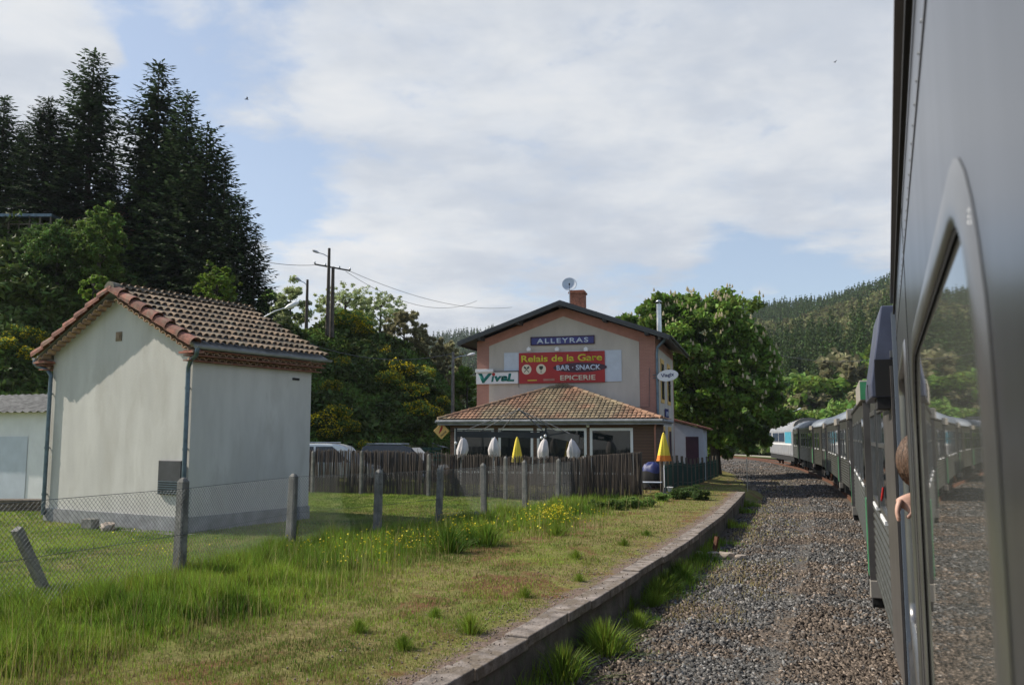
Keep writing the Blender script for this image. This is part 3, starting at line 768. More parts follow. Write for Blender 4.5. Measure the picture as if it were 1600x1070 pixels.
# genoise: scalloped tile ends under verge and eaves
v = MB()
def scallop(mb, p, ax, up, out, w=.10, dep=.16):
    p = Vector(p); ax = Vector(ax); up = Vector(up); out = Vector(out); vs = []
    for dd_, k in ((0, 1), (dep, 1)):
        for s_ in range(7):
            an = math.pi*s_/6; vs.append(p+ax*(math.cos(an)*w)+up*(math.sin(an)*w*.85)-out*dd_)
        for s_ in range(7):
            an = math.pi*s_/6; vs.append(p+ax*(math.cos(an)*(w-.022))+up*(math.sin(an)*(w-.022)*.85)-out*dd_)
    fs = []
    for s_ in range(6): fs += [(s_, s_+1, 7+s_+1, 7+s_), (s_, s_+1, 14+s_+1, 14+s_), (7+s_, 7+s_+1, 21+s_+1, 21+s_)]
    mb.add(vs, fs)
for sgn in (1, -1):
    for j in range(14):
        d_ = .12+j*.235; x = (0 if sgn > 0 else -SW)-sgn*vx*d_+sgn*.22; z = he+vz*(d_-.25)-.02
        scallop(v, (x, -.33, z-.13), (vx*sgn, 0, -vz), (sgn*vz, 0, vx), (0, -1, 0), .105, .24)
    for row, (o_, zz_) in enumerate(((.16, -.43), (.30, -.31))):
        for j in range(21):
            y = -.05+j*.205+row*.1
            x = (0 if sgn > 0 else -SW)+sgn*o_
            scallop(v, (x, y, he+zz_), (0, 1, 0), (0, 0, 1), (sgn, 0, 0), .095, .2)
v.build('cornice', 'genoise', shed)
for sgn in (1, -1):
    b = MB(); x0 = 0 if sgn > 0 else -SW
    for (o_, z_) in ((.20, -.445), (.34, -.325), (.37, -.21)):
        a_, c_ = sorted((x0+.002*sgn, x0+sgn*o_)); b.box(a_, c_, -FO+.03, SD+.2, he+z_-.022, he+z_+.003)
    a_, c_ = sorted((x0-sgn*.12, x0+sgn*.40)); b.box(a_, c_, -FO-.01, -FO+.30, he-.285, he-.235)
    b.build('cornice_courses', 'terracotta', shed)
for sgn in (1, -1):
    x0 = (0 if sgn > 0 else -SW)+sgn*(OV+.09); z0 = he-OV*vz/vx+.02
    g_ = MB(); vs = []
    for yy in (-FO+.02, SD+.28):
        for s_ in range(9):
            an = math.pi+math.pi*s_/8; vs.append((x0+math.cos(an)*.075, yy, z0+.04+math.sin(an)*.07))
        for s_ in range(9):
            an = math.pi+math.pi*s_/8; vs.append((x0+math.cos(an)*.068, yy, z0+.04+math.sin(an)*.063))
    fs = []
    for s_ in range(8): fs += [(s_, s_+1, 18+s_+1, 18+s_), (9+s_, 9+s_+1, 27+s_+1, 27+s_)]
    g_.add(vs, fs); g_.add([vs[i] for i in range(9)], [tuple(range(9))]); gt = g_.build('gutter', 'plinth', shed)
    p = MB(); xw = (0 if sgn > 0 else -SW)-sgn*.02
    p.tube([(x0, -FO+.08, z0+.02), (x0, -FO+.06, z0-.10), (x0-sgn*.05, -.24, z0-.17), (xw+sgn*.10-sgn*.02, -.13, z0-.30), (xw-sgn*.03, -.09, z0-.45), (xw-sgn*.03, -.09, z0-.62), (xw-sgn*.03, -.09, .2 if sgn < 0 else .12)], .055, 12)
    for zz_ in (z0-.95, 2.0, .75): p.lathe([(.064, -.03), (.064, .03)], 12, (xw-sgn*.03, -.09, zz_)); p.box(xw-sgn*.03-.012, xw-sgn*.03+.012, -.09, -.002, zz_-.012, zz_+.012)
    pipe_ = p.build('downpipe', 'zinc', shed)
b = MB(); b.box(-hw-.16, -hw+.08, -.02, .01, hr-1.22, hr-.98); b.box(-hw-.10, -hw+.02, -.035, -.02, hr-1.16, hr-1.04); b.build('vent_plate', 'ochre' if False else 'oldtile', shed)
b = MB(); b.box(-1.02, -.20, -.07, 0, .90, 1.72); pan = b.build('meter_cabinet', 'grey_box', shed, bevel=.01)
b = MB()
for i in range(6): b.beam((-.98, -.085, .94+i*.055), (-.24, -.085, .94+i*.055), .02, .018)
b.build('louvre', 'zinc', pan)
b = MB(); b.box(.001, .03, SD-.75, SD-.5, he-.72, he-.66); b.build('slot_vent', 'black', shed)
# stones in front of it
def rock(name, label, cat, loc, size, seed, mat='stone', group=None, kind=None):
    r_ = random.Random(seed); import bmesh
    bm = bmesh.new(); bmesh.ops.create_icosphere(bm, subdivisions=2, radius=1)
    for v_ in bm.verts:
        k = 1+r_.uniform(-.18, .18); v_.co = Vector((max(-.75, min(.75, v_.co.x))*size[0]*k, max(-.7, min(.7, v_.co.y))*size[1]*k, max(-.6, min(.7, v_.co.z))*size[2]*k))
    me = bpy.data.meshes.new(name); bm.to_mesh(me); bm.free()
    o = link_mesh(name, me, mat); o.location = loc; o.rotation_euler = (0, 0, r_.random()*3)
    return tag(o, label, cat, group)
p_ = at(170, 818, 21.6); rock('building_stone', 'pinkish rough stone lying on the grass against the shed plinth', 'stone', (p_.x, p_.y, .50), (.42, .2, .15), 3, 'terracotta' if False else 'stone')
p_ = at(141, 817, 22.0); b = MB(); b.box(-.19, .19, -.12, .12, 0, .26); o = b.build('concrete_block', 'concrete', None, (p_.x, p_.y, .40), (0, 0, R(-25)), bevel=.02); tag(o, 'grey concrete block beside the pinkish stone at the shed', 'block')

# low garage at far left
gar = thing('garage', 'low white garage with grey corrugated roof left of the rendered shed', 'garage', (0, 0, 0))
A = at(76, 640, 30); B = at(-160, 640, 33)
b = MB(); d = (B-A); d.z = 0; d.normalize(); nn = Vector((-d.y, d.x, 0))
if nn.y < 0: nn = -nn
vs = [A, B, B+nn*5, A+nn*5]; gzb = .3
b.add([(p.x, p.y, gzb) for p in vs]+[(p.x, p.y, 3.55) for p in vs], [(0, 1, 5, 4), (1, 2, 6, 5), (2, 3, 7, 6), (3, 0, 4, 7), (4, 5, 6, 7)]); b.build('wall', 'white', gar)
rb = MB(); nC = 70; vs = []
for i in range(nC+1):
    q = A-d*.35+(B-A+d*.7)*(i/nC); w_ = .035*math.cos(i*2.1)
    vs += [(q.x-nn.x*.4, q.y-nn.y*.4, 3.55+w_), (q.x+nn.x*2.8, q.y+nn.y*2.8, 4.35+w_), (q.x+nn.x*5.4, q.y+nn.y*5.4, 3.6+w_)]
rb.add(vs, [f for i in range(nC) for f in ((i*3, i*3+3, i*3+4, i*3+1), (i*3+1, i*3+4, i*3+5, i*3+2))]); rb.build('roof', 'concrete', gar, fixn=False)
b = MB(); q0 = A+d*.9-nn*.02; q1 = A+d*3.3-nn*.02
b.add([(q0.x, q0.y, gzb), (q1.x, q1.y, gzb), (q1.x, q1.y, 2.7), (q0.x, q0.y, 2.7), (q0.x+nn.x*.05, q0.y+nn.y*.05, gzb), (q1.x+nn.x*.05, q1.y+nn.y*.05, gzb)], [(0, 1, 2, 3)]); b.build('door', 'whitepanel', gar)
# timber pile in front of garage
o = MB()
c0 = at(52, 752, 27)
for i in range(3):
    for j in range(4): o.beam((c0.x-1.3+rnd.uniform(-.1, .1), c0.y+j*.17, .45+i*.13), (c0.x+.9, c0.y+j*.17+rnd.uniform(-.1, .1), .45+i*.13), .14, .11)
for s_ in (-.9, .5): o.beam((c0.x+s_, c0.y-.1, .36), (c0.x+s_, c0.y+.7, .36), .1, .1)
tag(o.build('timber_stack', 'wood_grey'), 'stack of dark weathered planks in front of the white garage', 'timber stack')

# ---------------------------------------------------------------- fences
cf = thing('chain_link_fence', 'grey chain link fence on square concrete posts across the grass', 'fence', (0, 0, 0))
def post(mb, x, y, z0, z1, w=.13, lean=(0, 0)):
    h_ = z1-z0; T = Matrix.Translation((x, y, z0)) @ Matrix.Rotation(R(-28+rnd.uniform(-6, 6)), 4, 'Z')
    T = Matrix.Translation((0, 0, 0)) @ T
    a = w/2; c = .02; pr = [(-a+c, -a), (a-c, -a), (a, -a+c), (a, a-c), (a-c, a), (-a+c, a), (-a, a-c), (-a, -a+c)]
    vs = []
    for z, k in ((-.35, 1.04), (0, 1.03), (h_*.5, .97), (h_-.05, .9), (h_-.0, .55), (h_+.02, .25)):
        for p in pr: vs.append(T @ Vector((p[0]*k+lean[0]*max(z, 0)/h_, p[1]*k+lean[1]*max(z, 0)/h_, z)))
    fs = [(i*8+k, i*8+(k+1) % 8, (i+1)*8+(k+1) % 8, (i+1)*8+k) for i in range(5) for k in range(8)]+[tuple(range(40, 48))]
    mb.add(vs, fs)
tops = []
for i, p in enumerate(FL):
    z0 = float(gz(p.x, p.y)[0]); z1 = 1.93+(.06 if i < 3 else 0)+rnd.uniform(-.03, .03)
    b = MB(); post(b, p.x, p.y, z0, z1, .17 if i < 5 else .15, (rnd.uniform(-.04, .04), rnd.uniform(-.03, .03))); b.build('post', 'concrete', cf)
    tops.append((p, z0, z1))
def chain(mb_parent, line, ztop, zbot, step=.075, r=.0030, nm='wire_mesh'):
    P = []; Q = []
    cum = [0]
    for a, c in zip(line, line[1:]): cum.append(cum[-1]+(c-a).length)
    Lt = cum[-1]
    xs = [p.x for p in line]; ys = [p.y for p in line]
    def pt(s, z):
        x = np.interp(s, cum, xs); y = np.interp(s, cum, ys); sag = 0
        return np.stack([x+.015*np.sin(s*2.1+z*3), y, z+0*s], -1)
    H = ztop-zbot; n = int((Lt+H)/step); s0 = np.arange(-int(H/step), int(Lt/step))*step
    segs_a = []; segs_b = []
    m = 4
    for dirn in (1, -1):
        for k in range(m):
            za = zbot+H*k/m; zb = zbot+H*(k+1)/m
            sa = s0+(za-zbot)*.95 if dirn > 0 else s0+(ztop-za)*.95
            sb = s0+(zb-zbot)*.95 if dirn > 0 else s0+(ztop-zb)*.95
            ok = (sa > 0) & (sa < Lt) & (sb > 0) & (sb < Lt)
            A_ = pt(sa[ok], np.full(ok.sum(), za)); B_ = pt(sb[ok], np.full(ok.sum(), zb))
            A_[:, 2] += gz(A_[:, 0], A_[:, 1])-.38; B_[:, 2] += gz(B_[:, 0], B_[:, 1])-.38
            segs_a.append(A_); segs_b.append(B_)
    A_ = np.concatenate(segs_a); B_ = np.concatenate(segs_b)
    d_ = B_-A_; d_ /= np.linalg.norm(d_, axis=1)[:, None]
    t1_ = np.cross(d_, [.9, -.43, 0]); t1_ /= np.linalg.norm(t1_, axis=1)[:, None]; t2_ = np.cross(d_, t1_)
    Vv = []
    for base_ in (A_, B_):
        for k in range(3):
            an = 2.094*k; Vv.append(base_+(t1_*math.cos(an)+t2_*math.sin(an))*r)
    Vv = np.stack(Vv, 1).reshape(-1, 3); k6 = np.arange(len(A_))[:, None]*6
    Fc = np.concatenate([k6+np.array([[0, 1, 4, 3]]), k6+np.array([[1, 2, 5, 4]]), k6+np.array([[2, 0, 3, 5]])])
    return np_obj(nm, Vv, Fc, 'wire', mb_parent)
off = Vector((.085, -.045))
line = [p+off for p in FL]
chain(cf, line, 1.84, .34)
b = MB()
for zz_ in (1.85, 1.1, .45):
    b.tube([(p.x, p.y, zz_+float(gz(p.x, p.y)[0])-.38) for p in line], .0045, 4, cap=False)
b.build('tension_wire', 'wire', cf)
# the leaning strut at the left
b = MB(); q = at(84, 916, 13.6); q2 = at(26, 826, 12.9)
b.beam((q.x, q.y, .1), (q2.x, q2.y, q2.z), .12, .12); b.build('brace_strut', 'concrete', cf)
# short broken stump beside the fence
q = at(744, 812, 24.4)
b = MB(); post(b, q.x, q.y, float(gz(q.x, q.y)[0]), .62, .15); tag(b.build('broken_post', 'concrete'), 'short broken concrete post stump in the tall grass beside the wire fence', 'post stump')

# reed screen fence behind
RL = [at(420, 765, 37).xy, at(500, 765, 36).xy, at(560, 765, 35.3).xy, at(670, 770, 34.0).xy, at(785, 780, 32.6).xy, at(880, 783, 32.0).xy, at(917, 778, 32.9).xy]
RL2 = [at(917, 778, 33.1).xy, at(1003, 770, 36.2).xy]
rfence = thing('reed_screen_fence', 'long dark reed screen on concrete posts in front of the terrace', 'fence', (0, 0, 0))
def reeds(line, zt, parent, name='reed_screen', ragged=.08, step=.013):
    Vv = []; k = 0
    pts = resample([Vector(p) for p in line], step)
    n = len(pts); P = np.array([(p.x, p.y) for p in pts]); z0 = gz(P[:, 0], P[:, 1])
    zt = np.interp(np.linspace(0, 1, n), np.linspace(0, 1, len(zt)), zt)
    clump = fbm(np.arange(n)*.05, np.arange(n)*0+3, 3)
    z1 = zt+rng.normal(size=n)*ragged*.35+(clump-.5)*ragged*1.0+(rng.random(n) < .05)*rng.random(n)*ragged*1.5
    lean = rng.normal(size=(n, 2))*.015
    w = .0062; out = []
    t = np.gradient(P, axis=0); t /= np.linalg.norm(t, axis=1)[:, None]; nr = np.stack([-t[:, 1], t[:, 0]], 1)
    Pn = P+nr*rng.normal(size=(n, 1))*.012
    vs = []
    for zz_, l in ((z0-.05, 0), (z1, 1)):
        for sx, sy in ((-1, -1), (1, -1), (1, 1), (-1, 1)):
            q = Pn+t*w*sx+nr*w*sy+lean*l; vs.append(np.column_stack([q, zz_]))
    V_ = np.stack(vs, 1).reshape(-1, 3); k8 = np.arange(n)[:, None]*8
    Fc = np.concatenate([k8+np.array([f]) for f in ((0, 1, 5, 4), (1, 2, 6, 5), (2, 3, 7, 6), (3, 0, 4, 7), (4, 5, 6, 7))])
    return np_obj(name, V_, Fc, 'reed', parent)
reeds(RL, (2.18, 2.15, 2.12, 2.03, 1.95, 1.92), rfence)
for (px, py, Yd, zt_) in ((565, 765, 35.1, 2.12), (670, 770, 33.8, 2.02), (790, 780, 32.4, 1.96), (489, 765, 35.9, 2.1)):
    q = at(px, py, Yd); b = MB(); post(b, q.x, q.y-.12, float(gz(q.x, q.y)[0]), zt_, .13); b.build('post', 'concrete', rfence)
rf2 = thing('reed_panel_fence', 'separate brown reed panel standing right of the last concrete fence post', 'fence', (0, 0, 0))
reeds(RL2, (1.98, 2.06), rf2, 'reed_panel', .02)
b = MB()
for k, w_ in ((0.0, .05), (.82, .04), (1.0, .05)):
    p = RL2[0].lerp(RL2[1], k); b = MB(); b.beam((p.x, p.y-.05, .2), (p.x, p.y-.05, 2.02+.06*k), w_, w_); b.build('post', 'wood_grey', rf2)
pass
# ---------------------------------------------------------------- station building
YAW = R(-16); SO = Vector((-1.90, 46.65, 0)); ca, sa = math.cos(R(16)), math.sin(R(16))
def sloc(lx, ly, z=0): return Vector((SO.x+ca*lx+sa*ly, SO.y-sa*lx+ca*ly, z))
def fx(px, py, ly=0):
    """facade coordinates (along, height) of a measured feature, on the plane ly in front of the facade"""
    u = (px-800)/F; ox = SO.x+sa*ly; oy = SO.y+ca*ly
    l = (u*oy-ox)/(ca+sa*u); Yw = oy-sa*l
    return l, at(px, py, Yw).z
BW, BD, ZE, ZA = 9.6, 9.4, 7.82, 9.50
G0 = .30
st = thing('station_building', 'two storey cream station house with pink brick corners and dark gable roof', 'station', SO, YAW)
b = MB(); b.prism([(0, G0), (BW, G0), (BW, ZE), (BW/2, ZA), (0, ZE)], 'y', 0, BD); b.build('wall', 'pink', st)
b = MB(); b.prism([(.70, G0), (BW-.82, G0), (BW-.82, 7.55), (BW/2, 9.02), (.70, 7.55)], 'y', -.025, 0)
b.box(BW, BW+.025, .7, BD-.6, G0, 7.3); b.build('render_panel', 'cream', st)
b = MB(); b.prism([(.70, 7.552), (BW/2, 9.022), (BW-.82, 7.552), (BW-.82, 7.78), (BW-.02, 7.80), (BW/2, ZA-.04), (.02, 7.80), (.70, 7.78)], 'y', -.03, -.002); b.build('gable_band', 'pinkplain', st)
b = MB(); sl_ = .355; ap = 9.77
for sg in (1, -1):
    xe = BW/2+sg*5.6; ze = ap-5.6*sl_
    b.prism([(BW/2, ap), (xe, ze), (xe, ze-.11), (BW/2, ap-.11)], 'y', -.85, BD+.8)
rf = b.build('roof', 'slate', st)
b = MB()
for sg in (1, -1):
    xe = BW/2+sg*5.6; ze = ap-5.6*sl_
    b.prism([(BW/2, ap-.112), (xe, ze-.112), (xe, ze-.26), (BW/2, ap-.27)], 'y', -.88, -.80)
    b.box(min(xe, xe+sg*.03), max(xe, xe+sg*.03), -.85, BD+.8, ze-.24, ze-.02)
b.build('fascia', 'fascia', rf)
for xx in (.35, 2.5, BW/2, BW-2.5, BW-.35):
    b = MB(); zt_ = ap-abs(xx-BW/2)*sl_-.12; b.box(xx-.10, xx+.10, -.78, .1, zt_-.24, zt_); b.build('purlin_end', 'fascia', rf)
b = MB(); b.box(4.58, 5.40, 2.6, 3.3, 9.0, 10.66); b.box(4.52, 5.46, 2.54, 3.36, 10.66, 10.76); b.box(4.58, 5.40, 2.6, 3.3, 10.76, 10.85); b.build('chimney', 'brick', rf, bevel=.01)
b = MB(); b.prism([(4.4, 9.72), (5.6, 9.45), (5.9, 9.62), (5.0, 9.80)], 'y', 2.3, 2.58); b.build('flashing', 'steel', rf)
# gutters, pipes
b = MB()
xg = BW/2+5.68; zg = ap-5.6*sl_-.1
b.tube([(xg, -.8, zg), (xg, BD+.7, zg)], .07, 8); b.build('gutter', 'fascia', st)
b = MB(); b.tube([(BW+.55, -.1, zg-.02), (BW+.12, -.05, zg-.45), (BW+.09, -.05, zg-.8), (BW+.09, -.05, .4)], .075, 10); b.build('downpipe', 'zinc', st)
b = MB(); b.tube([(BW+.07, .45, 7.1), (BW+.07, .45, .5)], .05, 8); b.build('yellow_conduit', 'ochre', st)
b = MB(); xf, zf = fx(1027, 470); b.tube([(xf+.1, .5, 7.7), (xf+.1, .5, zf-.1)], .13, 14); b.lathe([(.14, -.02), (.2, .0), (.05, .12)], 14, (xf+.1, .5, zf)); b.build('flue', 'steel', st)
b = MB(); xc, zc = fx(811, 600); b.tube([(xc, -.045, zc), (xc, -.045, 5.3)], .012, 5); b.tube([(BW-.3, -.035, 6.2), (BW-.35, -.04, 4.2), (BW-1.6, -.04, 4.18)], .012, 5); b.build('cable', 'rope', st)
# side windows with brick surrounds and a door
for (ya, yb, z0, z1, m1) in ((2.2, 3.4, 4.7, 6.6, 'pinkplain'), (5.6, 6.8, 4.7, 6.6, 'pinkplain'), (2.2, 3.4, .9, 3.0, 'maroon'), (5.6, 6.8, .9, 3.0, 'maroon')):
    b = MB(); b.box(BW+.026, BW+.06, ya-.2, yb+.2, z0-.2, z1+.25); w = b.build('window', 'ochre', st)
    b = MB(); b.box(BW+.061, BW+.075, ya, yb, z0, z1); b.build('pane', m1 if m1 == 'maroon' else 'glass', w)
    b = MB(); b.box(BW+.076, BW+.10, (ya+yb)/2-.03, (ya+yb)/2+.03, z0, z1); b.box(BW+.076, BW+.10, ya, yb, (z0+z1)/2-.03, (z0+z1)/2+.03); b.build('sash', 'maroon', w)

def plate(name, label, cat, x0, x1, z0, z1, mat, y0=-.03, th=.05, group=None, frame=None):
    t = thing(name, label, cat, sloc((x0+x1)/2, y0, (z0+z1)/2), YAW, group)
    hx, hz = (x1-x0)/2, (z1-z0)/2
    b = MB(); b.box(-hx, hx, -th, 0, -hz, hz); b.build('panel', mat, t, bevel=.006)
    if frame:
        b = MB()
        for (a0, a1, c0, c1) in ((-hx, hx, hz-.04, hz+.01), (-hx, hx, -hz-.01, -hz+.04), (-hx-.01, -hx+.04, -hz, hz), (hx-.04, hx+.01, -hz, hz)): b.box(a0, a1, -th-.02, -th+.003, c0, c1)
        b.build('frame', frame, t)
    return t, hx, hz
FR = (R(90), 0, 0)
x0, z0 = fx(830, 540); x1, z1 = fx(930, 524)
t, hx, hz = plate('station_name_sign', 'dark blue station name board reading ALLEYRAS under the gable', 'sign', x0, x1, z0, z1, 'bluesign', frame='maroon')
lettering('ALLEYRAS', hz*1.22, 'paleletter', t, (0, -.052, 0), FR, .008, .025, hx*1.62, space=1.25)
x0, z0 = fx(788, 599); x1, z1 = fx(972, 546.5)
t, hx, hz = plate('backing_panel', 'bluish white blank wall panel showing on both sides of the red sign', 'panel', x0, x1, z0, z1, 'whitepanel', th=.03)
x0, z0 = fx(811.5, 599.5); x1, z1 = fx(946, 548)
t, hx, hz = plate('bar_sign', 'large red bar and grocery sign reading Relais de la Gare', 'sign', x0, x1, z0, z1, 'red', y0=-.064, th=.05)
W2, H2 = 2*hx, 2*hz
def P_(u, v): return (-hx+u*W2, -.0525, hz-v*H2)
lettering('Relais de la Gare', H2*.22, 'yellow', t, P_(.5, .20), FR, .006, .022, W2*.94, 'title_lettering')
b = MB(); T_ = Matrix.Translation(P_(.715, .515)) @ Matrix.Rotation(R(90), 4, 'X') @ Matrix.Scale(1, 4)
el = [(math.cos(a)*W2*.315/1*1.0, math.sin(a)*H2*.155) for a in [i*2*math.pi/40 for i in range(40)]]
b.prism(el, 'z', 0, .004, T_ @ Matrix.Diagonal((.98, 1, 1, 1))); b.build('dark_ellipse', 'maroon', t)
q = P_(.70, .515); lettering('BAR \u00b7 SNACK', H2*.17, 'paleletter', t, (q[0], q[1]-.0045, q[2]), FR, .005, .025, W2*.51, 'middle_lettering')
lettering('EPICERIE', H2*.165, 'creamletter', t, P_(.69, .84), FR, .005, .02, W2*.405, 'lower_lettering')
for u_ in (.093, .265):
    b = MB(); c_ = P_(u_, .545); T_ = Matrix.Translation(c_) @ Matrix.Rotation(R(90), 4, 'X')
    b.prism([(math.cos(a)*H2*.162, math.sin(a)*H2*.162) for a in [i*2*math.pi/32 for i in range(32)]], 'z', 0, .004, T_); rd = b.build('roundel', 'creamletter', t)
    b = MB(); T2 = Matrix.Translation((c_[0], c_[1]-.0045, c_[2])) @ Matrix.Rotation(R(90), 4, 'X'); r_ = H2*.12
    if u_ < .2:
        for sg in (1, -1):
            T3 = T2 @ Matrix.Rotation(sg*R(42), 4, 'Z')
            b.prism([(-.09*r_*1.2, -r_), (.09*r_*1.2, -r_), (.07*r_, .2*r_), (-.07*r_, .2*r_)], 'z', 0, .003+sg*.0005, T3)
            b.prism([(-.07*r_, .2*r_), (.07*r_, .2*r_), (.26*r_, .5*r_), (.2*r_, r_), (-.2*r_, r_), (-.26*r_, .5*r_)], 'z', 0, .003+sg*.0005, T3)
    else:
        b.prism([(-.5*r_, r_*.85), (.5*r_, r_*.85), (.55*r_, .3*r_), (.3*r_, -.05*r_), (.07*r_, -.15*r_), (.07*r_, -.78*r_), (.36*r_, -.92*r_), (-.36*r_, -.92*r_), (-.07*r_, -.78*r_), (-.07*r_, -.15*r_), (-.3*r_, -.05*r_), (-.55*r_, .3*r_)], 'z', 0, .003, T2)
    b.build('pictogram', 'darkletter', rd)
b = MB(); q = P_(.16, .90); b.box(q[0]-W2*.055, q[0]+W2*.055, -.0565, -.0522, q[2]-H2*.014, q[2]+H2*.014); b.build('small_mark', 'yellow', t)
b = MB(); q = P_(.357, .89); b.box(q[0]-W2*.065, q[0]+W2*.065, -.0565, -.0522, q[2]-H2*.035, q[2]+H2*.035); b.build('small_mark', 'pinkplain', t)
x0, z0 = fx(745.5, 600.5); x1, z1 = fx(810.5, 581)
t, hx, hz = plate('shop_sign', 'white shop sign with slanting green letters at the left end of the facade', 'sign', x0, x1, z0, z1, 'white', y0=-.066, th=.10)
for i, (ch, uu, hh, ww, vv) in enumerate((('V', .22, 1.65, .34, 0), ('i', .40, 1.02, .07, -.20), ('v', .53, .95, .19, -.22), ('a', .68, .95, .17, -.18), ('L', .83, 1.35, .17, .10))):
    lettering(ch, hz*hh, 'green', t, (-hx+uu*2*hx, -.102, hz*vv*.6), FR, .006, .05, hx*2*ww, shear=.15)
b = MB(); b.tube([(-hx+.40*2*hx+.05, -.101, hz*.64), (-hx+.40*2*hx+.05, -.112, hz*.64)], .09, 12, smooth=False); b.build('letter_dot', 'red', t)
b = MB(); b.box(-hx-.02, -hx+hx*2*.42, -.20, .0, hz+.002, hz+.17); b.build('lamp_box', 'white', t, bevel=.01)
b = MB(); b.box(-hx+hx*2*.42+.004, hx+.02, -.14, .0, hz+.002, hz+.06); b.build('lamp_rail', 'rope', t)
for i, (px_l, lab) in enumerate(((829, 'small white floodlight above the left end of the red sign'), (873, 'small white floodlight above the middle of the red sign'), (918, 'small white floodlight above the right end of the red sign'))):
    lx, lz = fx(px_l, 546.5)
    t = thing('floodlight', lab, 'floodlight', sloc(lx, -.3, lz), YAW, 'floodlights above the red sign')
    b = MB(); b.prism([(-.10, -.10), (.10, -.10), (.115, .04), (.0, .13), (-.115, .04)], 'y', -.11, .08); b.build('housing', 'white', t, bevel=.01)
    b = MB(); b.beam((0, .08, 0), (0, .28, -.02), .03, .03); b.build('bracket', 'rope', t)
# oval sign on the corner
t = thing('oval_sign', 'white oval projecting sign with dark blue script on the right corner', 'sign', sloc(BW+.62, -.10, fx(1037, 587)[1]), R(-16))
b = MB(); T_ = Matrix.Rotation(R(90), 4, 'X') @ Matrix.Rotation(R(7), 4, 'Z')
b.prism([(math.cos(a)*.53, math.sin(a)*.29) for a in [i*2*math.pi/40 for i in range(40)]], 'z', -.06, .06, T_); b.build('panel', 'white', t, bevel=.01)
lettering('Viagix', .25, 'darkblue', t, (0, -.062, 0), (R(90), R(-7), 0), .006, .02, .66)
b = MB(); b.beam((-.55, 0, .05), (-.75, .05, .05), .05, .05); b.beam((-.55, 0, -.1), (-.75, .05, -.1), .05, .05); b.build('bracket', 'rope', t)
t = thing('platform_name_sign', 'small blue station name plate on the side wall facing the track', 'sign', sloc(BW+.075, 4.45, 3.95), R(-16)+R(90))
b = MB(); b.box(-.85, .85, -.02, .02, -.28, .28); b.build('panel', 'bluesign', t, bevel=.008)
lettering('ALLEYRAS', .26, 'paleletter', t, (0, -.021, 0), FR, .004, .02, 1.35)
# satellite dish
dz = at(889, 444, 48.2)
t = thing('satellite_dish', 'round grey satellite dish on a mast at the brick chimney', 'satellite dish', sloc(4.62, 2.45, 10.4), YAW)
b = MB(); b.tube([(0, 0, -.7), (0, 0, .5)], .03, 8); b.build('mast', 'steel', t)
b = MB(); T_ = Matrix.Translation((.02, -.12, .72)) @ Matrix.Rotation(R(12), 4, 'Z') @ Matrix.Rotation(R(70), 4, 'X')
b.lathe([(0.001, 0), (.12, .006), (.25, .03), (.36, .065), (.41, .09), (.415, .085), (.36, .05), (.25, .015), (.12, -.008), (.001, -.014)], 28, T=T_); b.build('reflector', 'whitepanel', t)
b = MB(); b.tube([T_ @ Vector((0, -.40, .09)), T_ @ Vector((0, -.2, .36))], .012, 5); b.tube([T_ @ Vector((0, -.2, .33)), T_ @ Vector((0, -.14, .40))], .04, 8); b.build('feed_arm', 'black', t)

# ---------------------------------------------------------------- veranda
ve = thing('veranda', 'low brown clad veranda with hipped orange tile roof in front of the station', 'veranda', SO, YAW)
VX0, VX1, VY, VZ = 0.0, 9.95, -4.1, 3.42
wins = []
for (pa, pb) in ((711, 772), (779, 833), (839, 916), (921, 988)):
    wins.append((fx(pa, 667, VY)[0], fx(pb, 667, VY)[0]))
ZT = 3.10; ZB = .95
b = MB(); xs = [VX0]+[v for w in wins for v in w]+[VX1]
for i in range(0, len(xs), 2): b.box(xs[i], xs[i+1], VY, VY+.14, G0, VZ-.16)
for (a, c_) in wins: b.box(a, c_, VY+.001, VY+.139, ZT, VZ-.161); b.box(a, c_, VY+.001, VY+.139, G0, ZB)
b.box(VX1-.14, VX1, VY+.141, -.002, G0, VZ-.16); b.box(VX0, VX0+.14, VY+.141, -.002, G0, VZ-.16)
b.build('wall', 'cladding', ve)
b = MB(); b.box(VX0-.02, VX1+.02, VY-.02, -.003, VZ-.159, VZ-.02); b.build('ceiling', 'fascia', ve)
b = MB(); b.box(VX0+.15, VX1-.15, VY+.15, -.01, G0, .52); b.build('floor', 'plinth', ve)
for (a, c_) in wins:
    b = MB(); y0_, y1_ = VY-.03, VY+.06
    for (p, q, r0, r1) in ((a, a+.12, ZB, ZT), (c_-.12, c_, ZB, ZT), (a+.12, c_-.12, ZT-.12, ZT), (a+.12, c_-.12, ZB, ZB+.1)): b.box(p, q, y0_, y1_, r0, r1)
    w = b.build('window', 'white', ve)
    b = MB(); b.box(a+.12, c_-.12, VY+.01, VY+.02, ZB+.1, ZT-.12); b.build('pane', 'glass', w)
